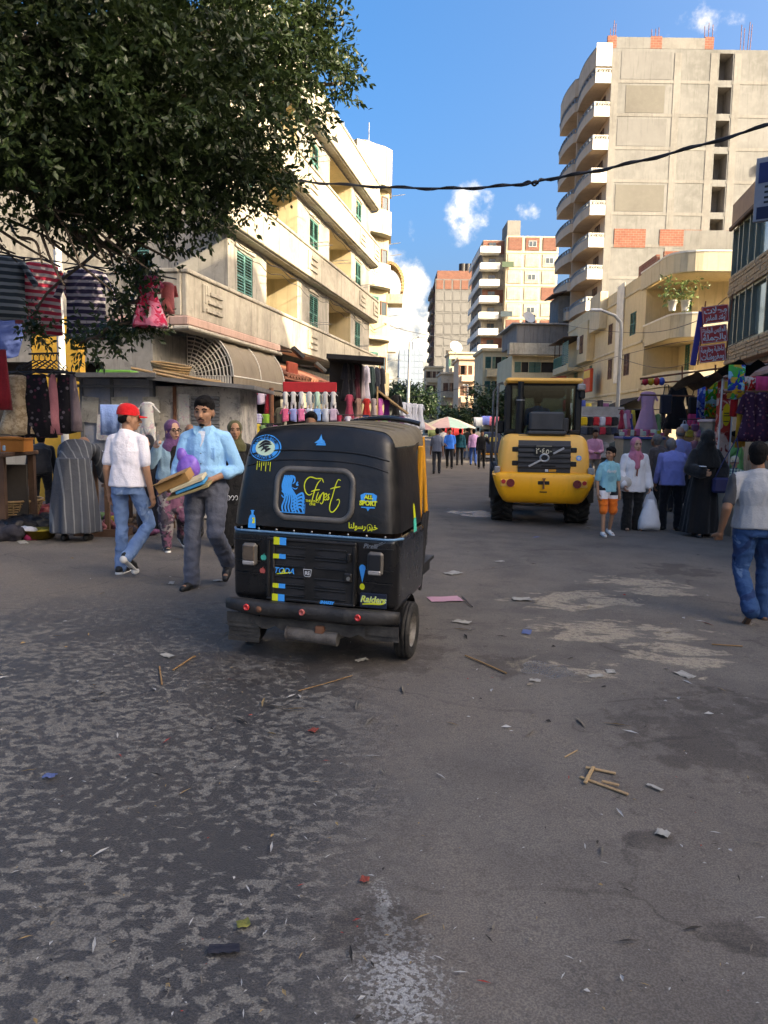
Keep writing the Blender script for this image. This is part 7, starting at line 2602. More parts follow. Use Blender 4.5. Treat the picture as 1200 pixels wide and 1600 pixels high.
 person('person in dark clothes crouching under the hanging dresses', 66, 800, 150, 20, dict(lean=35, tL=30, sL=-40, tR=30, sR=-40), top=T('#26262a', 1.0), bottom=B('#2a2a2e'), head=dict(hair='hair_black'), skin='skin_brown', group=gp)
 person('woman in navy veil behind the man in the red cap', 236, 828, 150, 170, ST, robe=dict(mat=cloth('#1c2030'), flare=.26), head=dict(scarf=cloth('#232735')), skin='skin_light', group=gp)
 # operator of the loader
 p = LOADER.matrix_world @ Vector((-.02, .32, 1.36))
 bpy.context.view_layer.update()
 p = LOADER.matrix_world @ Vector((-.06, .34, .97))
 person('operator in blue shirt seated in the wheel loader cab', 0, 0, 0, -7.5, dict(tL=80, sL=-10, tR=80, sR=-10, uL=(40, 8), fL=(80, 0), uR=(40, 8), fR=(80, 0), hy=12), top=T('#3f6fa8', .5), bottom=B('#2c2c30'), head=H, skin='skin_brown', H=1.72, at=p)
build_far_people()
# ================================================================== hanging clothes
def ring_loft(mb, rows, n=20, seed=0.0, fold=.012, mi=0):
 """rows: (z, half width, half depth, x offset); soft folds run down the cloth"""
 rings = []
 for i, (z, hw, hd_, xo) in enumerate(rows):
  f = i / max(1, len(rows) - 1)
  ring = []
  for k in range(n):
   a = 2 * math.pi * k / n
   c, s_ = math.cos(a), math.sin(a)
   x = hw * math.copysign(abs(c) ** .8, c)
   w = fold * (f * .9 + .25) * (math.sin(x * 38 + seed) + .6 * noise.noise(Vector((x * 14 + seed, f * 3, seed))))
   ring.append((x + xo, hd_ * s_ + w, z + .012 * math.sin(x * 21 + seed) * (i == len(rows) - 1)))
  rings.append(ring)
 mb.rings(rings, mi)
def garment(mb, kind, w, h, seed=0.0):
 """hangs down from the origin"""
 if kind in ('tee', 'shirt', 'jacket'):
  b = w * .5
  ring_loft(mb, [(-.02 * h, b * .30, .015, 0), (-.05 * h, b * .62, .03, 0), (-.16 * h, b * .70, .045, 0), (-.5 * h, b * .68, .04, 0), (-.8 * h, b * .70, .045, 0), (-h, b * .72, .05, 0)], seed=seed)
  L = .34 if kind == 'tee' else .78
  for q in (-1, 1):
   o = Vector((q * b * .62, 0, -.10 * h))
   e = o + Vector((q * b * (.42 if kind == 'tee' else .25), .01, -L * h))
   mb.tube([o, o.lerp(e, .5), e], [.085 * w + .02, .09 * w + .015, .085 * w + .015], 10, ell=.45)
 elif kind in ('dress', 'abaya'):
  b = w * .5
  ring_loft(mb, [(-.01 * h, b * .34, .02, 0), (-.05 * h, b * .62, .04, 0), (-.2 * h, b * .56, .06, 0), (-.38 * h, b * .48, .06, 0), (-.6 * h, b * .66, .09, 0), (-.85 * h, b * .9, .11, 0), (-h, b, .12, 0)], 28, seed, .022)
  if kind == 'dress':
   for q in (-1, 1):
    mb.tube([(q * b * .5, 0, -.07 * h), (q * b * .8, .01, -.24 * h)], [.10 * w, .09 * w], 8, ell=.5)
  if kind == 'abaya':
   for q in (-1, 1):
    mb.tube([(q * b * .5, 0, -.07 * h), (q * b * .74, .01, -.28 * h), (q * b * .86, .02, -.45 * h)], [.05, .06, .075], 10, ell=.5)
 elif kind == 'slip':
  b = w * .5
  ring_loft(mb, [(0, b * .5, .02, 0), (-.3 * h, b * .62, .05, 0), (-.7 * h, b * .85, .07, 0), (-h, b, .08, 0)], 24, seed, .02)
 elif kind == 'towel':
  b = w * .5
  ring_loft(mb, [(0, b, .015, 0), (-.4 * h, b * .97, .025, 0), (-h, b, .02, 0)], 24, seed, .02)
 elif kind == 'romper':
  b = w * .5
  ring_loft(mb, [(0, b * .3, .02, 0), (-.06 * h, b * .62, .03, 0), (-.3 * h, b * .5, .04, 0), (-.62 * h, b * .58, .045, 0), (-.72 * h, b * .4, .04, 0), (-.8 * h, b * .2, .03, 0)], 18, seed)
  for q in (-1, 1):
   mb.tube([(q * b * .5, 0, -.09 * h), (q * b * 1.05, 0, -.26 * h)], [.085 * w, .075 * w], 8, ell=.5)
   mb.tube([(q * b * .38, 0, -.62 * h), (q * b * .45, 0, -h)], [.16 * w, .12 * w], 8, ell=.5)
 elif kind == 'bag':
  b = w * .5
  mb.bbox(-b, b, -.06, .06, -h, -h * .35, .03)
  mb.tube([(-b * .5, 0, -h * .36), (-b * .3, 0, -.02), (b * .3, 0, -.02), (b * .5, 0, -h * .36)], .012, 6)
_gn = [0]
ORD = 'first second third fourth fifth sixth seventh eighth ninth tenth eleventh twelfth thirteenth fourteenth'.split()
def hang(kind, label, mat, u, v, y, wpx, hpx, yaw=0, cat=None, hanger=False, name=None):
 """hang one garment: (u, v) is its top middle in the photograph, y its distance"""
 _gn[0] += 1
 k = y / FPX
 p = P(u, v, y)
 w, h = wpx * k, hpx * k
 mb = MB()
 garment(mb, kind, w, h, _gn[0] * 1.7)
 nm = name or {'tee': 'hanging_shirt', 'shirt': 'hanging_shirt', 'jacket': 'hanging_jacket', 'dress': 'hanging_dress', 'abaya': 'hanging_robe', 'slip': 'hanging_dress', 'towel': 'hanging_towel', 'romper': 'hanging_romper', 'bag': 'hanging_bag'}[kind]
 ct = cat or {'tee': 'shirt', 'shirt': 'shirt', 'jacket': 'jacket', 'dress': 'dress', 'abaya': 'robe', 'slip': 'dress', 'towel': 'towel', 'romper': 'romper', 'bag': 'bag'}[kind]
 o = mb.build(nm, MATDEF_OR(mat))
 o.location = p
 o.rotation_euler = (0, 0, R(yaw))
 tag(o, label, ct)
 if hanger:
  one('hanger', 'black_plastic', o, lambda m: (m.tube([(-w * .36, 0, -.04 * h), (0, 0, .03), (w * .36, 0, -.04 * h)], .012, 6), m.tube([(0, 0, .03), (0, 0, .08), (.03, 0, .11), (.05, 0, .08)], .007, 6)))
 return o
def MATDEF_OR(m):
 return cloth(m) if isinstance(m, str) and m.startswith('#') else m
pattern_mat('stripe_navy', ('#3a3450', '#b8b2bc'), 'stripe_z', 13, .58)
pattern_mat('stripe_red', ('#a83048', '#b0a8ac'), 'stripe_z', 13, .52)
pattern_mat('stripe_slate', ('#3a444e', '#8a949c'), 'stripe_z', 13, .55)
pattern_mat('floral_black', ('#14131a', '#5a5560', '#4a1f33'), 'dots', scale=15, thresh=.34)
pattern_mat('floral_pink', ('#e0305a', '#f08aa8', '#d8587a', '#e8c4cf'), 'blots', scale=9, thresh=.5)
pattern_mat('floral_maroon', ('#3d2038', '#6a3444', '#8d6a70'), 'dots', scale=16, thresh=.36)
pattern_mat('print_blue', ('#3555b8', '#aab8d8', '#182a80'), 'blots', scale=6, thresh=.5)
pattern_mat('print_green', ('#2f8a2a', '#c9a820', '#c23a28', '#8fc0d0'), 'blots', scale=6, thresh=.5)
pattern_mat('print_bright', ('#1a3fa8', '#3fae3c', '#8fd0e8', '#e0b030'), 'blots', scale=6, thresh=.48)
pattern_mat('print_red', ('#c62a22', '#e0dcd0', '#2a6a3a'), 'blots', scale=8, thresh=.52)
pattern_mat('print_pale', ('#cfcdc6', '#9fb0bc', '#c8b0b8'), 'blots', scale=14, thresh=.6)
pattern_mat('lace_cream', ('#b8a68c', '#9a866c'), 'blots', scale=22, thresh=.5)
pattern_mat('plaid_lilac', ('#a8a0c8', '#d0ccd8'), 'plaid', 18, .5)
pattern_mat('flame', ('#b23a30', '#d8b8a8', '#8a2420'), 'blots', scale=4, thresh=.5)
def bar(label, pts, r=.02, mat='rust', name='pole', cat='pole'):
 mb = MB()
 mb.tube(pts, r, 8)
 o = mb.build(name, mat)
 return tag(o, label, cat)
# ================================================================== left stalls
def build_left_stalls():
 y = 10.6
 b = P(90, 395, y)
 g = gz(b.x, b.y)
 bar('pale grey steel post between the striped shirts', [(b.x + .03, y, g), (b.x, y, 3.0), (b.x, y, P(80, 385, y).z)], .055, 'frame_white')
 hang('tee', 'navy and grey striped shirt hanging under the tree', 'stripe_navy', 133, 418, 9.2, 84, 106, 8, hanger=True)
 hang('tee', 'red and grey striped shirt hanging beside the steel post', 'stripe_red', 64, 408, 9.2, 80, 110, 42, hanger=True)
 hang('tee', 'slate striped shirt cut off by the left edge', 'stripe_slate', 2, 398, 8.8, 90, 96, 20, hanger=True)
 hang('tee', 'coral pink shirt behind the red striped shirt', '#b0545c', 40, 432, 9.8, 50, 70, 50)
 hang('dress', 'pink floral dress hanging among the leaves', 'floral_pink', 232, 430, 8.0, 56, 76, -10)
 hang('tee', 'pale red striped shirt right of the pink floral dress', cloth('#c86a6a'), 262, 440, 8.6, 34, 46, 60)
 # rail of dresses
 y = 9.4
 bar('dark rail carrying the row of dresses on the left', [P(-10, 583, y), P(60, 581, y), P(118, 583, y)], .014, 'black_plastic', 'clothes_rail', 'rail')
 bar('upper rail with empty hangers above the dresses', [P(45, 553, y + .1), P(92, 552, y + .1)], .012, 'black_plastic', 'clothes_rail', 'rail')
 for i, (lab, mt, u, wp, hp, yw, kd) in enumerate([('cream lace dress at the left end of the dress rail', 'lace_cream', 27, 62, 92, 34, 'dress'), ('wide black floral dress on the dress rail', 'floral_black', 56, 60, 96, 6, 'slip'),
   ('narrow dusty pink dress between two black floral dresses', cloth('#a86a72'), 82, 20, 92, 60, 'slip'), ('black floral dress right of the dusty pink dress', 'floral_black', 99, 34, 90, 30, 'slip'), ('mauve grey dress at the right end of the dress rail', cloth('#6a5c62'), 112, 30, 88, -42, 'slip')]):
  hang(kd, lab, mt, u, 585, y + (i - 2) * .05, wp, hp, yw, hanger=True)
 hang('slip', 'dark red dress hanging at the left edge', '#7d1220', 2, 546, 9.0, 26, 92, 20)
 for i in range(5):
  p = P(52 + i * 9, 556, y + .1)
  mb = MB()
  mb.tube([(-.2, 0, -.17), (0, 0, -.05), (.2, 0, -.17), (-.2, 0, -.17)], .010, 6)
  mb.tube([(0, 0, -.05), (0, 0, .0), (.03, 0, .03), (.05, 0, .0)], .007, 6)
  o = mb.build('clothes_hanger', 'black_plastic')
  o.location = p
  o.rotation_euler = (0, 0, R(20 + i * 14))
  tag(o, f'empty black hanger, {ORD[i]} from the left on the upper rail above the dresses', 'hanger', 'empty hangers on the upper rail')
 # sagging blue cloth canopy
 mb = MB()
 a = [P(-40, 476, 10.6), P(42, 474, 10.6)]
 rows = []
 for j in range(7):
  f = j / 6
  rows.append([(a[0].x + (a[1].x - a[0].x) * i / 8 + .1 * f * i / 8, 10.6 - .5 * f + .03 * math.sin(i * 1.3 + j), a[0].z - .72 * f + .03 * math.sin(i * .8) * f) for i in range(9)])
 mb.rings(rows, cap=False, closed=False)
 tag(mb.build('cloth_canopy', colmat('#3d4d7c', .85, var=.3, streak=.3)), 'faded blue cloth canopy behind the red striped shirt', 'canopy')
 # wooden table with packets
 TY = 10.3
 zt = P(20, 706, TY).z
 x1 = P(53, 706, TY).x - .25
 gl = gz(x1, TY)
 t = thing('market_table', 'brown wooden market table at the left edge', 'table', (x1, TY, gl))
 one('table_top', 'wood_dark', t, lambda m: m.bbox(-1.6, 0, -.3, .7, zt - gl - .06, zt - gl, .01))
 for (x, yy) in ((-.07, -.24), (-.07, .62), (-1.5, -.24), (-1.5, .62)):
  one('leg', 'wood_dark', t, lambda m: m.box(x - .04, x + .04, yy - .04, yy + .04, 0, zt - gl - .062))
 one('apron', 'wood_dark', t, lambda m: m.box(-1.5, -.03, -.26, -.23, zt - gl - .2, zt - gl - .063))
 one('back_sheet', 'dark_shop', t, lambda m: m.box(-1.5, -.1, .5, .55, .05, zt - gl - .2))  # dark upright sheet closing the back below the table top
 r2 = random.Random(4)
 for i, (lab, col, u) in enumerate([('mint green folded packet on the wooden table', '#a9c4b8', 6), ('light blue folded packet on the wooden table', '#8fb0c8', 19), ('white folded packet beside the orange carton', '#c9ccd0', 30)]):
  p = P(u - 12, 698, TY + .1)
  mb = MB(); mb.bbox(-.13, .13, -.12, .12, 0, .07 + .03 * i, .02)
  o = mb.build('folded_packet', colmat(col, .6)); o.location = (p.x, p.y, zt); o.rotation_euler = (0, 0, r2.uniform(-.4, .4)); tag(o, lab, 'packet')
 mb = MB(); mb.bbox(-.16, .16, -.14, .14, 0, .16, .006); mb.bbox(-.17, .17, -.15, .15, .161, .2, .006)
 o = mb.build('carton', colmat('#a8692c', .85)); p = P(26, 690, TY + .1); o.location = (p.x, p.y, zt); tag(o, 'orange-brown carton on the wooden table', 'box')
 # wicker basket, bags and heap on the ground
 p = G(8, 822)
 t = thing('wicker_basket', 'round wicker basket below the wooden table', 'basket', (p.x, p.y + .2, gz(p.x, p.y)))
 for k in range(10):
  one('hoop', 'wicker', t, lambda m: m.tube([((.30 + .014 * k) * math.cos(R(a)), (.30 + .014 * k) * math.sin(R(a)), .03 + k * .037) for a in range(0, 361, 15)], .012 if k < 9 else .02, 6))
 for k in range(30):
  a = R(k * 12)
  link('stave', shared('stave', 'wicker', lambda m: m.tube([(.30, 0, .0), (.43, 0, .36)], .009, 5)), t, Matrix.Rotation(a, 4, 'Z'))
 one('contents', colmat('#6d5a34', .9, var=.6, scale=12), t, lambda m: m.ball((0, 0, .27), (.36, .36, .1)))
 heap = [(18, 838, .24, '#16161a', 'black crumpled bag in the heap at the left edge'), (30, 842, .15, '#b9bcc4', 'white rag at the front of the heap'), (52, 834, .26, '#101114', 'shiny black sack in front of the wooden table'), (40, 812, .16, '#b79a9a', 'pale pink cloth on top of the heap'),
   (5, 846, .2, '#2a2a33', 'dark blue rag at the left edge of the heap'), (66, 812, .24, '#5f1612', 'dark red cloth bundle beside the black sack'), (26, 824, .16, '#6a6460', 'grey-brown rag in the middle of the heap'), (44, 845, .09, '#9a2f5c', 'small magenta rag beside the brass basin'), (76, 822, .18, '#232025', 'black bundle beside the robe of the trader')]
 for i, (u, v, r_, c, lab) in enumerate(heap):
  g = G(u, v)
  mb = MB()
  for q in range(4):
   mb.ball((r_ * .5 * math.cos(q * 1.7 + i), r_ * .4 * math.sin(q * 1.7 + i), r_ * (.35 + .12 * (q % 2))), (r_ * .7, r_ * .6, r_ * .5), nu=10, nv=7)
  o = remesh(mb, 'cloth_bundle', colmat(c, .45 if 'sack' in lab or 'bag' in lab else .9, var=.5, scale=9), None, .022, 1, .035, 11, stretch=(1, 1, 1), seed=i)
  o.location = (g.x, g.y + .12, gz(g.x, g.y))
  tag(o, lab, 'bundle')
 g = G(64, 842)
 mb = MB(); mb.lathe([(.10, .0), (.16, .02), (.21, .12), (.225, .13), (.205, .125), (.15, .03), (.001, .02)], 28)
 o = mb.build('metal_basin', colmat('#7a6a24', .35, var=.4, metal=.7)); o.location = (g.x, g.y, gz(g.x, g.y)); tag(o, 'brass-coloured basin on the ground before the heap', 'basin')
 # kiosk of grey sheet with peeling posters
 y = 12.2
 xa, xb = P(128, 700, y).x, P(240, 700, y).x
 zt = P(180, 592, y).z
 g = gz(xa, y)
 t = thing('metal_kiosk', 'blue-grey sheet metal kiosk behind the man in the red cap', 'kiosk', (xa, y, g))
 w, h = xb - xa, zt - g
 one('wall', 'kiosk_blue', t, lambda m: m.box(0, w, 0, 1.5, 0, h))
 one('roof', 'kiosk_roof', t, lambda m: m.box(-.35, w + .15, -.35, 1.6, 0, .07, M=TR(0, 0, h, ry=R(-.8))))
 for x in (.0, w * .42, w - .04):
  one('post', 'kiosk_roof', t, lambda m: m.box(x, x + .05, -.03, -.002, 0, h))
 one('rail', 'kiosk_roof', t, lambda m: m.box(-.2, w + .05, -.14, -.1, h - .14, h - .1))
 t2 = thing('metal_kiosk', 'kiosk with peeling posters and a roller shutter beside the blue-grey kiosk', 'kiosk', (xb + .02, y + .1, g))
 w2 = P(372, 700, y).x - xb
 one('wall', 'kiosk_paper', t2, lambda m: m.box(0, w2, 0, 1.6, 0, h - .1))
 one('roof', 'kiosk_roof', t2, lambda m: m.box(-.02, w2 + .3, -.4, 1.7, 0, .06, M=TR(0, 0, h - .02, ry=R(4.5))))
 for k in range(24):
  link('slat', shared('shutter_slat', 'grey_metal', lambda m: m.bbox(.56, 1.02, -.035, -.003, 0, .052, .012)), t2, TR(0, 0, h - .3 - k * .056))
 one('post', 'rust', t2, lambda m: m.box(.28, .33, -.04, -.002, 0, h - .1))
 one('poster', 'print_pale', t2, lambda m: m.box(.36, .53, -.012, -.003, h - .7, h - .22))
 # poles, basket and sheet lying on the kiosk roofs
 for i, (ua, va, ub, vb) in enumerate(((205, 575, 330, 602), (240, 578, 372, 604), (250, 585, 345, 596))):
  bar(['longest bamboo pole lying across the kiosk roofs', 'bamboo pole lying over the postered kiosk', 'short bamboo pole on the postered kiosk roof'][i], [P(ua, va, 11.9 + .1 * i), P(ub, vb, 12.0 + .1 * i)], .022, 'wood_raw', 'bamboo_pole')
 p = P(266, 590, 12.4)
 mb = MB()
 for k in range(6):
  mb.tube([((.24 + .015 * k) * math.cos(R(a)), .16 * math.sin(R(a)), .04 * k) for a in range(0, 361, 20)], .02, 5)
 o = mb.build('wicker_tray', 'wicker'); o.location = p; o.rotation_euler = (R(10), R(8), 0); tag(o, 'flat wicker basket lying on the kiosk roof', 'basket')
 p = P(184, 585, 12.3)
 mb = MB(); mb.bbox(-.27, .27, -.2, .2, 0, .06, .01); o = mb.build('foam_sheet', colmat('#6fae4a', .7)); o.location = p; tag(o, 'green foam sheet lying on the blue-grey kiosk roof', 'sheet')
 y = 11.7
 hang('towel', 'light blue hooded baby towel hung on the kiosk', cloth('#7f9cd0'), 172, 632, y, 30, 48, 10)
 hang('romper', 'white baby romper hung behind the red cap', 'print_pale', 230, 628, y, 36, 62, 0)
 hang('romper', 'pale patterned romper half hidden by the red cap', 'print_pale', 192, 630, y, 18, 46, 0)
 # low tables with clothes and vegetables behind the walkers
 for i, (lab, u0, u1, v, yy) in enumerate([('low table heaped with folded clothes behind the trader', 128, 182, 712, 10.6), ('low table of bright packets behind the woman on the telephone', 205, 262, 706, 11.4)]):
  a, b = P(u0, v, yy), P(u1, v, yy)
  g = gz(a.x, yy)
  t = thing('market_table', lab, 'table', (a.x, yy, g))
  w = b.x - a.x
  one('table_top', 'wood_dark', t, lambda m: m.bbox(0, w, -.3, .4, a.z - g - .05, a.z - g, .01))
  for x in (.05, w - .05):
   for q in (-.26, .34):
    one('leg', 'wood_dark', t, lambda m: m.box(x - .03, x + .03, q - .03, q + .03, 0, a.z - g - .052))
  for k in range(6):
   c = r2.choice(['#b9bcc8', '#c9b830', '#7f96b8', '#a84a50', '#c9c9c9', '#8aa88a', '#54505c'])
   xx = w * (k + .5) / 6
   mb = MB(); mb.bbox(-.07, .07, -.12, .12, 0, r2.uniform(.04, .13), .015)
   o = mb.build('folded_clothes', colmat(c, .8)); o.location = (a.x + xx, yy + r2.uniform(-.1, .1), a.z); o.rotation_euler = (0, 0, r2.uniform(-.5, .5))
   tag(o, f'folded garment, {ORD[k]} from the left on the low table ' + ('behind the trader', 'of bright packets')[i], 'clothes', 'folded clothes on the low tables')
 veg = [('shallow crate of onions beside the man in the red cap', 158, 838, '#7a4a52', '#5e2f3a'), ('crate of green vegetables behind the man in the red cap', 232, 806, '#5d7a34', '#3d5424'), ('crate of potatoes between the walkers', 226, 826, '#8d7a62', '#7a5c4c')]
 for i, (lab, u, v, c, c2) in enumerate(veg):
  g = G(u, v)
  t = thing('vegetable_crate', lab, 'crate', (g.x, g.y + .2, gz(g.x, g.y)), .2 * i)
  one('tray', 'wood_dark', t, lambda m: (m.box(-.35, .35, -.25, -.22, 0, .1), m.box(-.35, .35, .22, .25, 0, .1), m.box(-.35, -.32, -.219, .219, 0, .1), m.box(.32, .35, -.219, .219, 0, .1), m.box(-.319, .319, -.219, .219, 0, .03)))
  me = shared(('veg', c), colmat(c, .6, col2=c2, var=.6), lambda m: m.ball((0, 0, 0), (.05, .045, .042), nu=8, nv=6))
  for k in range(26):
   link('vegetable', me, t, TR(r2.uniform(-.27, .27), r2.uniform(-.18, .18), .08 + .035 * (k % 3), rz=r2.random() * 6, ry=r2.random()))
 # yellow shop wall behind
 y = 14.5
 mb = MB(); a = P(48, 520, y); b = P(122, 520, y)
 mb.box(0, b.x - a.x, 0, .3, 0, P(48, 520, y).z + .4)
 o = mb.build('shop_partition', colmat('#c79a3c', .85, var=.25)); o.location = (a.x, y, -.1); tag(o, 'ochre shop partition behind the dress rail', 'wall')
 # baby clothes stall further on
 y = 15.2
 a = P(442, 606, y); b = P(526, 606, y)
 mb = MB(); mb.bbox(0, b.x - a.x, 0, .05, -.10, .12, .01); o = mb.build('sign_board', colmat('#b3242a', .6)); o.location = a; tag(o, 'plain red sign board over the baby clothes', 'sign')
 for i, (ua, va, ub, vb, lab) in enumerate([(362, 602, 440, 612, 'rail over the red baby shirts'), (440, 613, 530, 614, 'rail under the red sign board'), (362, 652, 520, 650, 'lower rail of the baby clothes stall')]):
  bar(lab, [P(ua, va, y - .1), P(ub, vb, y - .1)], .014, 'black_plastic', 'clothes_rail', 'rail')
 bar('rusty upright of the baby clothes stall', [P(424, 606, y - .15), P(425, 740, y - .15)], .045, 'rust', 'stall_post')
 up = [('tee', 'crimson baby shirt at the left end of the baby clothes rail', '#9e1638', 370, 604, 22, 30), ('tee', 'dark red baby shirt second on the baby clothes rail', '#8d1224', 391, 606, 26, 30), ('tee', 'white baby shirt with pink sleeves on the baby clothes rail', '#c9b8c4', 408, 613, 18, 18), ('slip', 'long red baby dress beside the rusty upright', '#8a1422', 420, 614, 16, 34),
   ('tee', 'olive child outfit right of the rusty upright', '#5d5a48', 438, 636, 18, 30)]
 for kd, lab, c, u, v, w_, h_ in up:
  hang(kd, lab, c, u, v, y - .1, w_, h_, 0)
 pal = ['#b9bac4', '#c3c4cc', '#c4bcc8', '#b8c4d0', '#a8c4b0', '#c9c9c9', '#c0c4d0']
 pos = ORD
 for i in range(7):
  hang('romper', f'pale baby romper, {pos[i]} from the left under the red sign board', pal[i] if i in (4,) else 'print_pale', 446 + i * 12.5, 612, y - .1, 13, 26, 0)
  hang('tee', f'small baby top, {pos[i]} from the left on the lower rail', ['#c95a7c', '#8d96c8', '#c86a90', '#c9ccd4', '#6f9ad0', '#b8bcc4', '#c0a8b8'][i], 446 + i * 12.5, 638, y - .15, 15, 20, 0)
 for i, (c, u, lab) in enumerate([('#c9a22c', 371, 'yellow'), ('#3a2f6a', 392, 'purple'), ('#b83a22', 384, 'orange red'), ('plaid_lilac', 403, 'lilac checked'), ('#7fa83c', 416, 'lime green')]):
  hang('tee', f'{lab} baby top on the lower row left of the rusty upright', c, u, 634 if i < 2 else 646, y - .15, 18, 22, 0)
 # women's clothes further on, under a dark canopy
 y = 21
 a, b = P(512, 562, y), P(600, 572, y)
 mb = MB(); mb.box(0, b.x - a.x, -.5, .9, 0, .12, M=TR(0, 0, 0, ry=R(3)))
 o = mb.build('stall_canopy', 'black_fabric'); o.location = a; tag(o, 'black canopy over the hanging robes', 'canopy')
 one('backdrop', 'dark_shop', o, lambda m: m.box(0, .9, .7, .75, -2.4, 0))
 for i, (c, lab) in enumerate([('#1a1820', 'black'), ('#26222e', 'charcoal'), ('#4a1424', 'wine red'), ('#b8a8ac', 'pink and white'), ('#c0bcc8', 'white'), ('#23403c', 'dark green'), ('#1c2233', 'midnight blue'), ('#1f1d24', 'black and grey')]):
  hang('abaya', f'{lab} robe hanging under the black canopy', c, 541 + i * 8, 566 + i * 1.2, y + i * .3, 15, 54 if i % 2 else 58, 50)
 for i, (c, u, v, w_, h_, lab) in enumerate([('#8d2f44', 546, 616, 18, 44, 'rose red floral dress'), ('#8a6a5c', 560, 622, 14, 34, 'tan dress'), ('#a8241f', 573, 622, 16, 32, 'bright red blouse'), ('#9a8a88', 584, 622, 14, 36, 'greige dress'), ('#b85a9c', 594, 622, 14, 38, 'pink gown'), ('#7a1f84', 604, 624, 15, 38, 'purple gown')]):
  hang('dress', f'{lab} in the row of gowns beyond the black taxi', c, u, v, 20.5 + i * .4, w_, h_, 20)
 hang('abaya', 'black robe on a stand at the end of the gown row', '#0f0f12', 619, 616, 24, 18, 46, 0)
 for i in range(4):
  hang('dress', f'white wedding dress, {pos[i]} from the left beyond the black taxi', '#b9bac0', 630 + i * 9, 628 + i, 24.5 + i * .2, 17, 40, 10)
 mb = MB()
 for k in range(2):
  mb.box(-.02, .02, k * 1.0, k * 1.0 + .04, -1.5, 0)
 a = P(590, 604, 22)
 mb.box(0, 1.1, 0, 1.6, -.02, .02, M=TR(0, 0, -.1, ry=R(36)))
 o = mb.build('sun_awning', colmat('#c9a878', .85)); o.location = a; tag(o, 'slanting sunlit awning past the hanging robes', 'awning')
defm('wicker', (.34, .22, .10), .8, .4, 12, (.2, .12, .06), .3, 60)
defm('kiosk_blue', (.22, .25, .31), .7, .5, 2.2, (.40, .37, .33), .2, 30, spots=.6, streak=.4)
defm('kiosk_paper', (.50, .47, .42), .85, .5, 3.2, (.14, .14, .15), .3, 30, spots=.7)
defm('kiosk_roof', (.15, .155, .16), .6, .35, 3, (.08, .07, .06), .2, 30)
build_left_stalls()
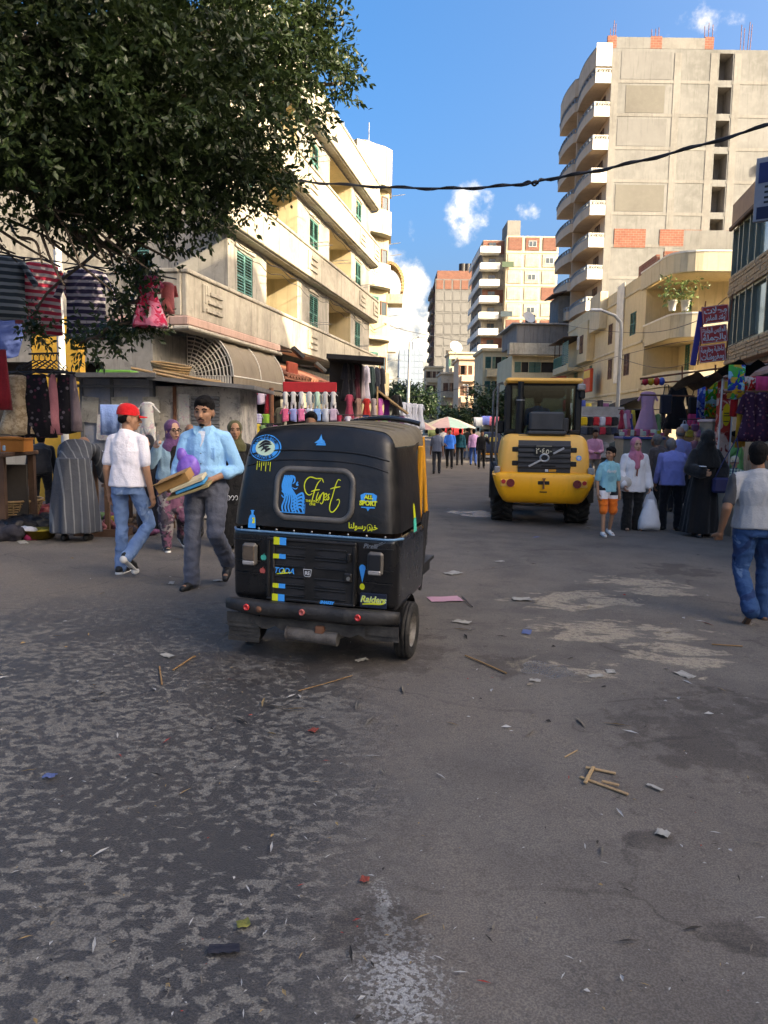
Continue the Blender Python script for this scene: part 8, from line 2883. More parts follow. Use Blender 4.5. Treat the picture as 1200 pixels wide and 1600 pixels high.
# ================================================================== right stalls and signs
def build_right_stalls():
 pos = ORD
 # pipe frame
 for i, (pts, lab) in enumerate([([(1000, 592), (1200, 566)], 'upper pipe of the right stall frame'), ([(1002, 600), (1140, 590)], 'lower pipe of the right stall frame'), ([(1066, 572), (1066, 598)], 'short upright on the right stall frame'), ([(1118, 570), (1120, 690)], 'upright beside the poster pillar'), ([(1130, 612), (1200, 612)], 'pipe carrying the maroon dresses'), ([(1000, 617), (1085, 619)], 'pipe carrying the mannequins')]):
  y = 16.5 if i in (0, 3) else (13.6 if i == 4 else 19)
  bar(lab, [P(u, v, y) for u, v in pts], .02, 'rust', 'pipe', 'pipe')
 hang('dress', 'long lilac pink gown on display at the right stall', cloth('#b48aa0'), 1013, 611, 20, 36, 64, -12)
 hang('abaya', 'black open robe over dark red on display at the right stall', cloth('#171216'), 1060, 603, 19.5, 42, 66, 0)
 for i, (u, v, w_, h_, c, lab) in enumerate([(1042, 600, 18, 46, '#1f2330', 'navy handbag between the gown and the black robe'), (1088, 606, 22, 40, '#131216', 'black handbag hung high beside the black robe'), (1086, 636, 20, 30, '#c03a6a', 'pink and blue handbag low beside the black robe')]):
  hang('bag', lab, colmat(c, .5), u, v, 19, w_, h_, 0)
 for i, (mt, u, v, w_, h_, yy, lab) in enumerate([('print_blue', 1098, 592, 15, 60, 16.4, 'blue printed towel at the right stall'), ('print_green', 1114, 592, 22, 58, 16.2, 'green and red printed towel at the right stall'), ('print_bright', 1152, 570, 26, 52, 13.6, 'bright blue and green printed shirt cloth hung high'),
   ('print_red', 1172, 588, 20, 24, 13.8, 'small red printed towel above the maroon dresses'), ('#d0406e', 1192, 588, 22, 24, 13.7, 'pink towel above the maroon dresses'), ('#b01a1c', 1148, 620, 12, 30, 13.7, 'red towel behind the poster pillar'), ('#b8801c', 1160, 640, 16, 58, 13.5, 'mustard shawl between the maroon dresses'), ('#b07c20', 1166, 612, 9, 40, 13.8, 'narrow mustard scarf left of the maroon dresses')]):
  hang('towel', lab, mt, u, v, yy, w_, h_, 0)
 for i in range(3):
  hang('abaya', ['maroon floral dress left on the near rail', 'maroon floral dress in the middle of the near rail', 'maroon floral dress cut off by the right edge'][i], 'floral_maroon', 1172 + i * 20, 612, 13.4 + .05 * i, 34, 76, 12)
 # poster pillar
 a = P(1134, 590, 15.2)
 g = gz(a.x, a.y)
 t = thing('poster_pillar', 'tall advertising pillar with red flames and a yellow oval', 'sign', (a.x, a.y, g), R(8))
 h = a.z - g
 one('panel', 'flame', t, lambda m: m.bbox(-.105, .105, -.1, .1, .0, h, .01))
 for x in (-.12, .12):
  one('edge', 'frame_white', t, lambda m: m.box(x - .012, x + .012, -.104, -.08, 0, h))
 one('oval', colmat('#d8b41c', .6), t, lambda m: m.add([(.085 * math.cos(R(q)), -.106, h - .72 + .22 * math.sin(R(q))) for q in range(0, 360, 15)], [tuple(range(24))]))
 for z in (h - .70, h - .75, h - .86):
  one('lettering', 'sticker_black', t, lambda m: m.box(-.055, .055, -.109, -.107, z, z + .018))
 one('plaque', colmat('#c9a83a', .6), t, lambda m: m.box(-.08, .08, -.108, -.1015, h - .22, h - .08))
 # three maroon boards with white lettering
 y = 17.5
 t = thing('sign_stack', 'three maroon sign boards with white lettering on a post', 'sign', P(1115, 570, y), R(-5))
 M0 = t.matrix_basis
 for i, (v0, lines) in enumerate(((491, ('محلات', 'أولاد الطاهر')), (522, ('الملابس الجاهزة', 'بالجملة')), (552, ('داخلية وخارجية', 'ومفروشات')))):
  c = P(1118 - 2.5 * i, v0, y) - Vector(t.location)
  sz = TR(0, 0, 0, ry=R(-7.5))
  Mb = Matrix.Translation((c.x, c.y, c.z)) @ sz
  b = one('board', 'board_maroon', t, lambda m: m.bbox(-.285, .285, -.02, .02, -.19, .19, .006), Mb)
  for (xa, xb, za, zb) in ((-.275, .275, .172, .180), (-.275, .275, -.18, -.172), (-.275, -.267, -.171, .171), (.267, .275, -.171, .171)):
   one('border', 'sticker_white', b, lambda m: m.box(xa, xb, -.0235, -.0205, za, zb))
  for k, ln in enumerate(lines):
   vs, fs = text_mesh(arabic(ln), .19 if len(ln) < 9 else .155, .006)
   wd_ = max(abs(a) for a, _ in vs) or 1
   sx = min(1.0, .25 / wd_)
   one('lettering', 'sticker_white', b, lambda m: m.add([(a * sx, -.0245, (.085 if k == 0 else -.075) + q * .95) for a, q in vs], fs))
 one('post', 'rust', t, lambda m: m.tube([(.27, .05, .1), (.33, .05, 1.55)], .02, 8))
 one('post', 'rust', t, lambda m: m.tube([(-.33, .05, .0), (-.24, .05, 1.4)], .016, 8))
 one('back_panel', colmat('#3a3a86', .6), t, lambda m: m.bbox(-.48, -.35, .1, .14, -.05, 1.15, .01, M=TR(0, 0, 0, ry=R(6))))
 # projecting blue sign at the edge
 a = P(1201, 345, 15.5)
 t = thing('hanging_sign', 'tall dark blue and grey hanging sign at the right edge', 'sign', a, R(-38))
 one('panel', colmat('#8d8f96', .5), t, lambda m: m.bbox(-.28, .6, -.05, .05, 0, 1.2, .01))
 one('panel', colmat('#16265c', .5), t, lambda m: m.box(-.22, .6, -.056, -.0505, .72, 1.1))
 one('panel', colmat('#10183c', .5), t, lambda m: m.box(-.22, .6, -.056, -.0505, .04, .27))
 for z in (.62, .52, .42, .33):
  one('lettering', 'sticker_black', t, lambda m: m.box(-.1, .5, -.055, -.0505, z, z + .04))
 # rack of small jackets behind the crowd
 y = 27
 bar('rail of children jackets behind the loader', [P(905, 650, y), P(968, 651, y)], .02, 'grey_metal', 'clothes_rail', 'rail')
 cs = [('#c9a41c', 'yellow'), ('#1c1c22', 'black'), ('#b0242c', 'red'), ('#b9bac4', 'white'), ('#a82030', 'dark red'), ('#2a2c30', 'charcoal')]
 for i, (c, lab) in enumerate(cs):
  hang('jacket', f'{lab} child jacket on the upper rail behind the boy', c, 913 + i * 9.5, 651, y, 13, 14, 0)
  hang('jacket', f'{lab} folded child jacket on the lower row, {pos[i]} from the left', ['#3c4450', '#23242c', '#4a4c55', '#a82838', '#3a3c42', '#2c3448'][i], 913 + i * 9.5, 667, y, 13, 12, 0)
 a = P(900, 646, y + .3); b = P(975, 646, y + .3)
 mb = MB(); mb.box(0, b.x - a.x, 0, .06, -1.2, .25); o = mb.build('stall_backboard', colmat('#9a9a98', .8, var=.3)); o.location = a; tag(o, 'pale backboard behind the rail of child jackets', 'board')
 # market counters, a glass case and hanging bags
 for i, (lab, u0, u1, v, yy, c) in enumerate([('blue-edged market counter below the lilac gown', 968, 1034, 682, 19.5, '#3c4f8a'), ('glass display case beside the poster pillar', 1104, 1128, 655, 16.8, '#b8aeb8'), ('market counter of folded cloth at the right edge', 1135, 1215, 742, 12.6, '#8d9684')]):
  a, b = P(u0, v, yy), P(u1, v, yy)
  g = gz(a.x, yy)
  t = thing('market_counter', lab, 'counter', (a.x, yy, g))
  w, h = b.x - a.x, a.z - g
  one('counter_top', colmat(c, .6), t, lambda m: m.bbox(0, w, -.3, .5, h - .06, h, .01))
  one('front', colmat('#8a8478', .8, var=.3), t, lambda m: m.box(.03, w - .03, -.25, .45, 0, h - .062))
 r2 = random.Random(8)
 for k in range(14):
  u = 972 + k * 4.6
  p = P(u, 681, 19.5)
  mb = MB(); mb.bbox(-.06, .06, -.1, .1, 0, r2.uniform(.06, .2), .015)
  o = mb.build('folded_clothes', colmat(r2.choice(['#c05a78', '#c9b82c', '#d0a0a8', '#b9c4b0', '#a8584c', '#d8c8b0']), .8)); o.location = p; o.rotation_euler = (0, 0, r2.uniform(-.5, .5))
  tag(o, f'folded garment, {ORD[k]} from the left on the blue-edged counter', 'clothes', 'folded clothes on the blue-edged counter')
 # balloon-like lanterns on the frame
 for i, (u, c, lab) in enumerate([(1008, '#b0283a', 'red'), (1017, '#c9a02c', 'yellow'), (1026, '#b83028', 'orange-red'), (1034, '#3a55a8', 'blue')]):
  p = P(u, 596, 19)
  mb = MB(); mb.ball((0, 0, 0), (.075, .075, .1)); o = mb.build('toy_ball', colmat(c, .4)); o.location = p; tag(o, f'{lab} toy ball hung on the right stall frame', 'toy')
 # tattered sunshade strips above the frame
 for i, (u, v, w_, lab) in enumerate([(1112, 585, 60, 'brown tattered sunshade left of the printed shirt cloth'), (1178, 566, 60, 'dark tattered sunshade at the right edge')]):
  a = P(u - w_ / 2, v, 15)
  mb = MB()
  rows = [[(k * w_ / FPX * 15 / 10, q * .35, .06 * math.sin(k * 1.3 + q) - q * .07) for k in range(11)] for q in range(4)]
  mb.rings(rows, cap=False, closed=False)
  o = mb.build('sunshade', ['tarp_brown', 'black_fabric'][i]); o.location = a; tag(o, lab, 'canopy')
defm('tarp_brown', (.16, .115, .08), .9, .4, 4)
defm('board_maroon', (.50, .05, .05), .6, .2, 4)
build_right_stalls()
def more_goods():
 r3 = random.Random(17)
 for lab, pts, r_ in (('rope carrying the striped shirts under the tree', [(-40, 394, 8.8), (64, 405, 9.2), (133, 415, 9.2), (232, 428, 8.0), (275, 436, 8.6)], .008), ('third rail of the baby clothes stall', [(356, 662, 15), (440, 662, 15)], .012), ('rail of the low frocks beyond the baby clothes', [(526, 648, 18.5), (640, 650, 20.5)], .012),
   ('rail behind the crowd left of the lilac gown', [(966, 640, 21), (1056, 640, 22.2)], .012), ('rail of cloths over the shop front behind the loader', [(880, 624, 30), (956, 628, 30)], .014), ('rail of handbags beside the glass display case', [(1062, 655, 17.2), (1118, 655, 17.2)], .012)):
  bar(lab, [P(*q) for q in pts], r_, 'black_plastic', 'clothes_rail', 'rail')
 cols = [('#8d1a34', 'crimson'), ('#b8b4bc', 'white'), ('#c07a98', 'pink'), ('#3a4a8a', 'blue'), ('#b8a03a', 'yellow'), ('#6a8a5c', 'green'), ('#2a2630', 'black'), ('#7a4a6a', 'plum')]
 for i in range(8):
  c, nm = cols[i]
  hang('tee', f'{nm} baby shirt in the third row left of the red sign board', c, 364 + i * 9.5, 662 + (i % 2) * 2, 15.0, 14, 20, 0)
  hang('dress', f'{nm} frock in the low row beyond the baby clothes', c, 530 + i * 14, 648 + (i % 3) * 2, 18.6 + i * .25, 15, 26, 10)
  hang(('dress', 'slip', 'abaya')[i % 3], f'{nm} garment hanging behind the crowd, left of the lilac gown', c, 972 + i * 4.4 if i < 5 else 1028 + (i - 5) * 9, 640 + (i % 2) * 6, 21 + i * .15, 10, 30, 20)
  hang('towel', f'{nm} cloth hanging over the shop front behind the loader', c, 884 + i * 9, 625 + (i % 3) * 5, 30, 9, 18, 0)
 for i in range(6):
  c, nm = cols[(i * 3 + 1) % 8]
  hang('bag', f'{nm} handbag in the low row beside the glass display case', colmat(c, .5), 1070 + i * 8, 656 + (i % 2) * 9, 17.2, 11, 18, 0)
 for i in range(14):
  for (ua, du, va, lab) in ((2, 7, 822, 'in the goods spread before the wooden table'), (150, 8, 815, 'in the goods spread behind the walkers')):
   c, nm = cols[(i * 5 + du) % 8]
   g = G(ua + i * du + r3.uniform(-3, 3), va + r3.uniform(-14, 24))
   mb = MB()
   for q in range(3):
    mb.ball((r3.uniform(-.06, .06), r3.uniform(-.05, .05), .05), (r3.uniform(.05, .11), r3.uniform(.05, .09), r3.uniform(.03, .07)), nu=9, nv=6)
   o = remesh(mb, 'cloth_bundle', colmat(c, .8, var=.4, scale=9), None, .02, 1, .02, 14, stretch=(1, 1, 1), seed=i)
   o.location = (g.x, g.y, gz(g.x, g.y) + .005)
   tag(o, f'small {nm} bundle, {ORD[i]} from the left {lab}', 'bundle')
 for i in range(5):
  p = P(140 + i * 24, 640 + 28 * (i % 2), 12.16)
  mb = MB(); mb.box(-.13, .13, 0, .006, -.2, .2)
  o = mb.build('torn_poster', 'print_pale' if i % 2 else colmat('#a8a498', .9, var=.5, spots=.5)); o.location = p; o.rotation_euler = (0, R(r3.uniform(-6, 6)), 0)
  tag(o, f'torn paper poster, {ORD[i]} from the left on the kiosk wall', 'poster')
 for i, (u, v, y, lab) in enumerate(((712, 549, 117, 'satellite dish on the peach house'), (795, 546, 94, 'satellite dish on the yellow corner house'), (826, 503, 75.5, 'satellite dish on the dark clad attic'))):
  t = thing('satellite_dish', lab, 'dish', P(u, v, y), R(200))
  k = y / 60
  one('dish', 'frame_white', t, lambda m: m.lathe([(.001, .0), (.3 * k, .03 * k), (.5 * k, .1 * k)], 16, 0, TR(0, 0, .3 * k, rx=R(-60))))
  one('mast', 'grey_metal', t, lambda m: m.tube([(0, 0, -.7 * k), (0, 0, .3 * k)], .03 * k, 6))
more_goods()
# ================================================================== street furniture, umbrella, wires
def build_street():
 y = 30.0
 x, zt = P(966, 600, y).x, P(968, 508, y).z
 t = thing('street_lamp', 'pale street lamp with a curved arm before the yellow block', 'street lamp', (x, y, gz(x, y)))
 g = gz(x, y)
 one('pole', 'lamp_pole', t, lambda m: m.tube([(0, 0, 0), (.02, 0, zt - g - .2), (-.03, 0, zt - g + .1), (-.25, 0, zt - g + .35), (-.8, 0, zt - g + .55)], [.09, .075, .07, .06, .05], 10))
 one('lamp_head', 'frame_white', t, lambda m: m.bbox(-1.2, -.75, -.1, .1, zt - g + .5, zt - g + .6, .03))
 y = 62.0
 x, zt = P(637, 600, y).x, P(640, 536, y).z
 t = thing('street_lamp', 'tall white street lamp in the distance above the market umbrella', 'street lamp', (x, y, gz(x, y)))
 g = gz(x, y)
 one('pole', 'lamp_pole', t, lambda m: m.tube([(0, 0, 0), (.12, 0, zt - g), (.5, 0, zt - g + .4), (.9, 0, zt - g + .5)], [.14, .1, .07, .05], 10))
 one('lamp_head', 'frame_white', t, lambda m: m.bbox(.8, 1.4, -.12, .12, zt - g + .42, zt - g + .56, .03))
 y = 75.0
 x, zt = P(731, 600, y).x, P(731, 600, y).z
 t = thing('street_lamp', 'thin grey post before the peach house', 'street lamp', (x, y, gz(x, y)))
 one('pole', 'lamp_pole', t, lambda m: m.tube([(0, 0, 0), (0, 0, zt + .5)], .08, 8))
 one('lamp_head', 'frame_white', t, lambda m: m.bbox(-.5, .05, -.1, .1, zt + .5, zt + .62, .03))
 # market umbrella
 y = 37.0
 c = P(700, 651, y)
 t = thing('market_umbrella', 'wide market umbrella in faded cream, pink and green panels', 'umbrella', (c.x, y, gz(c.x, y)))
 h = c.z - gz(c.x, y)
 n = 8
 for k in range(n):
  a0, a1 = 2 * math.pi * k / n, 2 * math.pi * (k + 1) / n
  one('panel', colmat(['#d9cdb4', '#cbaaa4', '#a8c4b4', '#dcd2bc'][k % 4], .8, var=.2), t, lambda m: m.rings([[((1.35 * f) * math.cos(a), (1.35 * f) * math.sin(a), h - .50 * f ** 1.3 - .05 * f * math.sin(math.pi * q / 4)) for q, a in enumerate([a0 + (a1 - a0) * i / 4 for i in range(5)])] for f in (0.001, .35, .7, 1)], cap=False, closed=False))
 one('pole', 'grey_metal', t, lambda m: m.tube([(0, 0, 0), (0, 0, h)], .03, 8))
 c = P(655, 660, 30)
 t = thing('market_umbrella', 'small faded pink umbrella beside the wedding dresses', 'umbrella', (c.x, 30, gz(c.x, 30)))
 h = P(668, 655, 30).z - gz(c.x, 30)
 for k in range(n):
  a0, a1 = 2 * math.pi * k / n, 2 * math.pi * (k + 1) / n
  one('panel', colmat(['#b98f8a', '#c9b998'][k % 2], .8, var=.2), t, lambda m: m.rings([[(.8 * f * math.cos(a), .8 * f * math.sin(a), h - .4 * f) for a in (a0, (a0 + a1) / 2, a1)] for f in (.001, .5, 1)], cap=False, closed=False))
 one('pole', 'grey_metal', t, lambda m: m.tube([(0, 0, 0), (0, 0, h)], .025, 8))
 # distant stall cloths under the trees
 for i, (u, v, c, lab) in enumerate([(700, 668, '#a8222c', 'red'), (716, 667, '#b02a30', 'bright red'), (676, 668, '#7d8a5c', 'olive'), (748, 652, '#8a8f9a', 'grey'), (760, 650, '#3c4a8a', 'blue'), (772, 651, '#7d3a52', 'plum')]):
  hang('towel', f'{lab} cloth at a distant stall in mid-street', c, u, v, 42, 15, 14, 0)
 # cables
 def cable(lab, pts, r, sag=0.0):
  p = catmull([P(*q) for q in pts], 10)
  mb = MB(); mb.tube(p, r, 6)
  if r > .02:
   q2 = [q + Vector((0, .03 * math.sin(i * .9), .03 * math.cos(i * .9))) for i, q in enumerate(p)]
   mb.tube(q2, r * .8, 6)
  tag(mb.build('cable', 'black_plastic'), lab, 'cable')
 cable('thick black twisted cable crossing the sky', [(440, 280, 19.5), (500, 286, 18), (620, 293, 16), (730, 294, 15), (830, 286, 14.4), (850, 281, 14.3), (950, 263, 13.7), (1080, 231, 13), (1230, 186, 12.2)], .021)
 cable('knot of spare cable wound round the black cable', [(812, 290, 14.5), (826, 283, 14.42), (835, 290, 14.4), (845, 281, 14.35), (862, 282, 14.3)], .018)
 cable('thin wire from the left block towards the far tower', [(600, 505, 40), (650, 520, 60), (760, 540, 90)], .02)
 cable('thin wire over the loader cab', [(846, 497, 60), (900, 511, 48), (1000, 520, 36), (1080, 505, 30), (1135, 465, 23)], .014)
 cable('lower wire along the yellow block', [(840, 600, 60), (920, 570, 50), (1000, 548, 40), (1060, 535, 36), (1120, 530, 25)], .014)
 cable('slack wire from the street lamp to the right stalls', [(968, 560, 30), (1030, 575, 24), (1100, 560, 20), (1180, 520, 17)], .010)
 cable('thin wire beyond the market umbrella', [(640, 622, 62), (690, 612, 58), (760, 602, 55), (840, 600, 60)], .02)
 # plants and a bench of washing on the yellow block's balcony
 for i, (u, lab) in enumerate(((1050, 'bushy potted plant on the yellow balcony'), (1070, 'tall potted plant on the yellow balcony'))):
  p = P(u, 486, 38.3)
  t = thing('potted_plant', lab, 'plant', p)
  one('pot', 'plaster_white', t, lambda m: m.lathe([(.15, 0), (.22, .5), (.24, .5), (.2, .46), (.001, .45)], 14))
  leaves(t, [((0, 0, .95), (.5, .4, .5))], 160, .22, .10, 'leaf_pale', 3 + i, 'foliage')
 bpy.context.view_layer.update()
defm('lamp_pole', (.42, .41, .38), .5, .2, 3, metal=.2)
# ================================================================== trees
def leaf_mat(name, col, tr):
 def f():
  m, nt, bs = nodes_of(name)
  out = [n for n in nt.nodes if n.type == 'OUTPUT_MATERIAL'][0]
  v = coords(nt)
  n1 = noisen(nt, v, 1.6, 3, .6)
  n2 = noisen(nt, v, 14, 2, .6)
  c = mixc(nt, ramp(nt, n1, .35, .65), tuple(x * .7 for x in col), tuple(x * 1.35 for x in col))
  c = mixc(nt, mathn(nt, 'MULTIPLY', ramp(nt, n2, .5, .7), .4), c, (col[0] * 2.0, col[1] * 1.5, col[2]))
  nt.links.new(c, bs.inputs['Base Color'])
  bs.inputs['Roughness'].default_value = .42
  bs.inputs['Specular IOR Level'].default_value = .45
  t_ = nd(nt, 'ShaderNodeBsdfTranslucent')
  nt.links.new(mixc(nt, .0, c, c), t_.inputs['Color'])
  mx = nd(nt, 'ShaderNodeMixShader')
  mx.inputs[0].default_value = tr
  nt.links.new(bs.outputs[0], mx.inputs[1])
  nt.links.new(t_.outputs[0], mx.inputs[2])
  nt.links.new(mx.outputs[0], out.inputs['Surface'])
  return m
 MATDEF[name] = f
leaf_mat('leaf_ficus', (.030, .052, .016), .34)
leaf_mat('leaf_far', (.020, .042, .014), .2)
leaf_mat('leaf_pale', (.10, .15, .05), .3)
defm('bark', (.10, .075, .055), .9, .3, 6, (.05, .04, .03), .5, 30)
def leaves(parent, clumps, per, length, width, mat, seed, name='crown', clump_n=14):
 """many folded leaves spread through ellipsoids, gathered in sprays round small twigs"""
 rg = np.random.default_rng(seed)
 V, F = [], []
 base = 0
 for (c, rad) in clumps:
  n = max(40, int(per))
  ns = max(3, n // clump_n)
  d = rg.normal(size=(ns, 3))
  d /= np.linalg.norm(d, axis=1)[:, None]
  rr = rg.random(ns) ** .42
  tw = np.array(c) + d * rr[:, None] * np.array(rad)
  tdir = d * .6 + rg.normal(size=(ns, 3)) * .45 + np.array([0, 0, -.25])
  tdir /= np.linalg.norm(tdir, axis=1)[:, None]
  k = n // ns
  idx = np.repeat(np.arange(ns), k)
  m = len(idx)
  along = (rg.random(m) - .3) * length * 4.5
  pos = tw[idx] + tdir[idx] * along[:, None] + rg.normal(size=(m, 3)) * length * .25
  ax = tdir[idx] * .75 + rg.normal(size=(m, 3)) * .65
  ax[:, 2] -= .15
  ax /= np.linalg.norm(ax, axis=1)[:, None]
  sd_ = np.cross(ax, rg.normal(size=(m, 3)))
  sd_ /= np.linalg.norm(sd_, axis=1)[:, None] + 1e-9
  nn = np.cross(ax, sd_)
  L = (length * (.65 + .6 * rg.random(m)))[:, None]
  Wd = L * width / length * .5
  a = pos
  b = pos + ax * L * .45 + sd_ * Wd + nn * Wd * .35
  e = pos + ax * L
  d2 = pos + ax * L * .45 - sd_ * Wd + nn * Wd * .35
  mid = pos + ax * L * .48
  V.append(np.stack([a, b, e, d2], 1).reshape(-1, 3))
  q = base + np.arange(m)[:, None] * 4
  F.append(np.concatenate([q + np.array([[0, 1, 2]]), q + np.array([[0, 2, 3]])], 0))
  base += m * 4
 V = np.concatenate(V)
 F = np.concatenate(F)
 me = bpy.data.meshes.new(name)
 me.vertices.add(len(V))
 me.vertices.foreach_set('co', V.astype(np.float32).ravel())
 me.loops.add(len(F) * 3)
 me.loops.foreach_set('vertex_index', F.astype(np.int32).ravel())
 me.polygons.add(len(F))
 me.polygons.foreach_set('loop_start', np.arange(0, len(F) * 3, 3, dtype=np.int32))
 me.polygons.foreach_set('loop_total', np.full(len(F), 3, dtype=np.int32))
 me.update(calc_edges=True)
 me.materials.append(MAT(mat))
 return link(name, me, parent)
def build_ficus():
 tx, ty = -5.3, 7.2
 t = thing('ficus_tree', 'large dark-leaved tree overhanging the street from the left', 'tree', (tx, ty, gz(tx, ty)))
 o = Vector(t.location)
 cl = [(60, 60, 6.5, 1.0), (200, 40, 6.9, 1.05), (330, 50, 7.4, .95), (420, 40, 7.9, .68), (480, 50, 8.2, .36), (515, 85, 8.4, .26), (535, 130, 8.4, .18), (455, 110, 8, .5), (400, 150, 7.5, .72), (300, 150, 7, .85), (180, 150, 6.8, .95), (60, 170, 6.5, .95),
   (50, 260, 6.8, .62), (150, 255, 7, .75), (260, 250, 7.2, .75), (340, 250, 7.5, .55), (400, 270, 7.9, .36), (440, 285, 8, .18), (375, 310, 7.8, .28), (300, 315, 7.4, .42), (205, 325, 7.2, .42), (120, 330, 7.2, .35), (228, 375, 7.6, .26), (215, 425, 7.8, .22), (215, 470, 7.9, .19), (190, 505, 8.1, .22), (228, 500, 8.1, .16),
   (125, 535, 8.3, .15), (165, 530, 8.2, .14), (50, 510, 8.4, .10), (-150, 60, 6.3, 1.2), (-120, 220, 6.5, .9), (120, -130, 6.8, 1.2), (330, -120, 7.6, 1.1), (-120, -160, 6.4, 1.3), (450, -70, 8.2, .5), (250, -300, 7.2, 1.2), (0, -330, 6.8, 1.3), (-380, 0, 6.2, 1.1)]
 cen = []
 for (u, v, y, r_) in cl:
  cen.append((P(u, v, y) - o, r_))
 big = [((tuple(c)), (r_, r_ * 1.15, r_ * .72)) for c, r_ in cen]
 parts = []
 # one crown: leaf number follows the size of each clump
 groups = {}
 for c, rad in big:
  groups.setdefault(round(rad[0], 2), []).append((c, rad))
 # trunk and limbs
 H = 3.2
 mb = MB()
 mb.tube([(0, 0, -.1), (.03, .02, .5), (.0, .05, 1.5), (.1, .05, 2.5), (.15, .0, H)], [.34, .26, .22, .20, .17], 14)
 mb.build('trunk', 'bark', t)
 top = Vector((.15, 0, H))
 r2 = random.Random(2)
 for i, (c, r_) in enumerate(cen):
  lowc = cl[i][1] > 350
  a = cen[i - 1 if cl[i][1] != 525 and cl[i][1] != 515 and cl[i][0] != 50 else 20][0] if lowc else top
  up_ = .0 if lowc else .35
  m1 = a.lerp(c, .35) + Vector((r2.uniform(-.1, .1), r2.uniform(-.2, .2), up_))
  m2 = a.lerp(c, .7) + Vector((r2.uniform(-.1, .1), r2.uniform(-.2, .2), up_ * .7))
  pts = catmull([a, m1, m2, c], 5)
  k = len(pts)
  r0 = .014 if lowc else .045 + .04 * r_
  one('limb', 'bark', t, lambda m: m.tube(pts, [r0 * (1 - .85 * j / k) + .006 for j in range(k)], 7))
 # bare drooping twigs low on the left
 for i in range(40):
  ua, va = r2.uniform(-60, 200), r2.uniform(300, 372)
  ub, vb = ua + r2.uniform(20, 110), va + r2.uniform(10, 85)
  ya = r2.uniform(6.8, 8)
  a, b = P(ua, va, ya) - o, P(ub, vb, ya + r2.uniform(-.2, .4)) - o
  pts = catmull([a, a.lerp(b, .5) + Vector((r2.uniform(-.05, .05), 0, r2.uniform(-.06, .08))), b], 5)
  one('twig', 'bark', t, lambda m: m.tube(pts, [.014 * (1 - .7 * j / len(pts)) + .003 for j in range(len(pts))], 5))
 allc = []
 for c, rad in big:
  n = int(5200 * rad[0] ** 2) + 190
  allc.append((c, rad, n))
 # equalise by splitting big clumps into repeated entries
 unit = 260
 lst = []
 for c, rad, n in allc:
  lst += [(c, rad)] * max(1, round(n / unit))
 leaves(t, lst, unit, .074, .032, 'leaf_ficus', 7, 'crown', 20)
def build_far_trees():
 for i, (lab, u, v, y, rx, rz, vt) in enumerate([('round dark tree in front of the yellow corner house', 768, 634, 62, 1.9, 1.5, 690), ('low dark tree at the left beyond the wedding dresses', 655, 628, 75, 2.3, 1.5, 690), ('small bright green tree beside the thin grey post', 712, 652, 70, 1.5, .7, 690), ('tree beyond the white lamp at the end of the left row', 632, 618, 85, 2.0, 1.5, 690)]):
  c = P(u, v, y)
  g = gz(c.x, y)
  t = thing('street_tree', lab, 'tree', (c.x, y, g))
  h = c.z - g
  one('trunk', 'bark', t, lambda m: m.tube([(0, 0, 0), (.05, 0, h * .5), (0, 0, h)], [.18, .14, .08], 8))
  for k in range(5):
   a = k * 1.26
   one('limb', 'bark', t, lambda m: m.tube([(0, 0, h * .55), (rx * .4 * math.cos(a), rx * .4 * math.sin(a), h * .9), (rx * .7 * math.cos(a), rx * .7 * math.sin(a), h + .2)], [.09, .06, .03], 6))
  r2 = random.Random(i)
  cl = [((r2.uniform(-.65, .65) * rx, r2.uniform(-.6, .6) * rx, h + r2.uniform(-.5, .6) * rz), (rx * .5, rx * .5, rz * .5)) for _ in range(12)] + [((0, 0, h), (rx * .7, rx * .7, rz * .7))] * 3
  leaves(t, cl, 300, .26, .15, 'leaf_far', 20 + i)
build_ficus()
build_far_trees()
build_street()
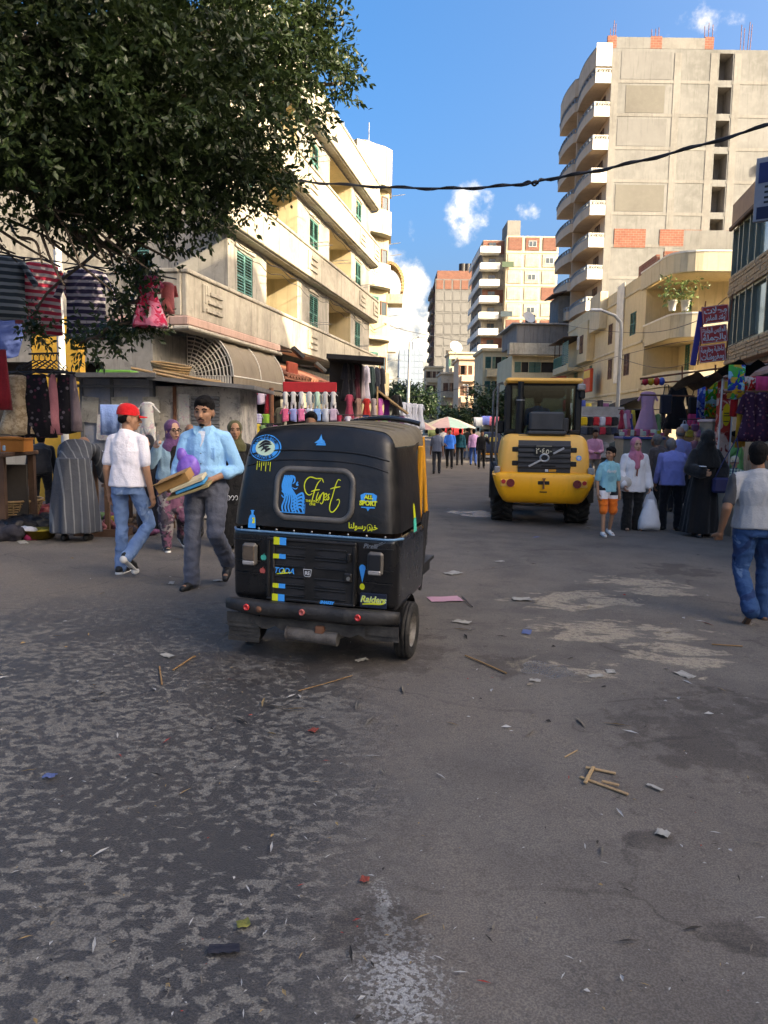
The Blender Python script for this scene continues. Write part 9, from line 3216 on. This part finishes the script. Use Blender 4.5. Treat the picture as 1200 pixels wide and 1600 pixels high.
# ================================================================== litter
def build_litter():
 defs = {'paper': colmat('#98968f', .9, var=.5, scale=20), 'card': colmat('#b58a98', .85), 'wood': 'wood_raw', 'stick': colmat('#8a6a44', .85), 'blue': colmat('#4a5a84', .7), 'red': colmat('#7d3a30', .8), 'leaf': colmat('#6a6a34', .8), 'dark': colmat('#23232c', .7)}
 def flat(name, lab, cat, u, v, w, d, mat, rot=0, crumple=.02, lift=.0, seed=0):
  g = G(u, v)
  mb = MB()
  n = 6
  rows = [[((i / n - .5) * w * (1 + .15 * noise.noise(Vector((i + seed, j, 1)))), (j / n - .5) * d * (1 + .2 * noise.noise(Vector((i, j + seed, 2)))), .006 + crumple * .6 * (.6 + noise.noise(Vector((i * .8 + seed, j * .8, seed))))) for i in range(n + 1)] for j in range(n + 1)]
  mb.rings(rows, cap=False, closed=False)
  o = mb.build(name, defs[mat])
  o.location = (g.x, g.y, gz(g.x, g.y) + lift)
  o.rotation_euler = (0, 0, rot)
  tag(o, lab, cat)
 def stick(lab, pts, r, mat, name='wooden_stick', cat='stick'):
  r *= .65
  mb = MB()
  q = []
  for (u, v) in pts:
   g = G(u, v)
   q.append((g.x, g.y, gz(g.x, g.y) + r + .006))
  mb.tube(q, r, 6, ell=.6)
  tag(mb.build(name, defs[mat]), lab, cat)
 flat('cardboard_scrap', 'dull pink torn card lying right of the black taxi', 'card', 695, 937, .30, .20, 'card', .2, .008)
 for i, (u, v, w, d, mat, lab) in enumerate([(815, 937, .17, .12, 'paper', 'white plastic scrap left of the pale stains'), (823, 989, .13, .07, 'blue', 'blue and white wrapper left of the pale stains'), (722, 973, .14, .09, 'paper', 'white paper scrap below the pink card'), (708, 896, .20, .14, 'paper', 'white paper beyond the pink card'), (1070, 1056, .13, .08, 'paper', 'white crumpled wrapper at the right of the road'),
   (931, 1058, .10, .06, 'paper', 'left one of two white scraps below the pale stains'), (954, 1051, .08, .06, 'paper', 'right one of two white scraps below the pale stains'), (836, 1065, .07, .05, 'paper', 'white scrap beside the grey damp spot'), (1035, 1305, .05, .05, 'paper', 'crumpled white tissue at the lower right'), (1023, 1233, .075, .02, 'paper', 'white plastic spoon-like scrap right of the wooden frame'),
   (345, 908, .15, .06, 'paper', 'white scrap near the feet of the man in light blue shirt'), (268, 912, .14, .05, 'paper', 'white scrap near the feet of the man in the red cap'), (78, 1215, .05, .04, 'blue', 'blue wrapper at the left of the road'), (490, 1143, .05, .04, 'red', 'red scrap in the middle of the road'), (262, 1026, .10, .06, 'paper', 'pale scrap left of the black taxi'), (565, 1033, .09, .05, 'paper', 'white scrap behind the right wheel of the black taxi'),
   (380, 1447, .04, .04, 'leaf', 'yellow-green leaf at the bottom'), (350, 1487, .09, .04, 'dark', 'black plastic scrap at the bottom'), (570, 1378, .03, .03, 'red', 'small red wrapper at the bottom'), (820, 762 + 52, .1, .05, 'paper', 'white scrap under the loader'), (838, 840, .14, .06, 'blue', 'lilac wrapper behind the loader'), (35, 848, .30, .1, 'paper', 'flat white paper before the heap on the left'), (780, 878, .12, .06, 'paper', 'white scrap left of the boy')]):
  flat('paper_scrap', lab, 'scrap', u, v, w, d, mat, i * 1.3, .014, 0, i * 3.1)
 stick('long bamboo stick on the road right of the black taxi', [(727, 1027), (760, 1041), (791, 1055)], .012, 'stick')
 stick('thin bamboo stick left of the black taxi', [(270, 1050), (300, 1030), (305, 1028)], .010, 'stick')
 stick('short dark twig left of the bamboo stick', [(249, 1044), (253, 1072)], .008, 'stick')
 stick('long thin reed below the black taxi', [(466, 1082), (510, 1070), (550, 1058)], .006, 'stick')
 stick('yellow splinter above the wooden frame', [(882, 1186), (902, 1175)], .006, 'wood')
 stick('pale stick far right of the road', [(1112, 1009), (1160, 1012)], .01, 'stick')
 stick('short stick beside the pink card', [(722, 934), (738, 950)], .01, 'dark')
 g = G(940, 1222)
 t = thing('broken_frame', 'broken piece of wooden slat frame lying on the road', 'wood', (g.x, g.y, gz(g.x, g.y)))
 def slat(a, b, z, w=.016):
  p, q = G(*a), G(*b)
  p, q = p - g, q - g
  d = (q - p); L = d.length
  one('slat', 'wood_raw', t, lambda m: m.bbox(0, L, -w / 2, w / 2, 0, .008, .002, M=TR(p.x, p.y, z, math.atan2(d.y, d.x))))
 slat((906, 1216), (981, 1244), .004); slat((915, 1202), (962, 1212), .005); slat((927, 1204), (914, 1228), .013); slat((940, 1226), (967, 1233), .0132)
 # countless crumbs and shreds
 r2 = random.Random(21)
 mb = MB()
 for k in range(800):
  u, v = r2.uniform(-60, 1260), 800 + 830 * r2.random() ** 1.1
  q = G(u, v)
  s_ = r2.choice((.003, .004, .006, .008, .014)) * (.7 if v > 1150 else 1.4)
  a = r2.random() * 6.28
  e = r2.choice((1, 1.5, 4))
  z = gz(q.x, q.y) + .010
  mi = r2.choice((0, 0, 0, 0, 1, 1, 1, 2, 2, 2, 4, 4, 0, 1, 3))
  c, sn = math.cos(a) * s_ * e, math.sin(a) * s_ * e
  mb.add([(q.x - c, q.y - sn, z), (q.x + sn * .5 / e, q.y - c * .5 / e, z + s_ * .5), (q.x + c, q.y + sn, z + .001), (q.x - sn * .6 / e, q.y + c * .6 / e, z + .002)], [(0, 1, 2, 3)], mi)
 tag(mb.build('litter', [colmat('#9a9a98', .9), colmat('#6d665c', .9), colmat('#8a7350', .9), colmat('#8d3a34', .9), colmat('#2c2926', .9)]), 'scattered crumbs, straws and paper shreds on the road', 'litter', kind='stuff')
build_litter()
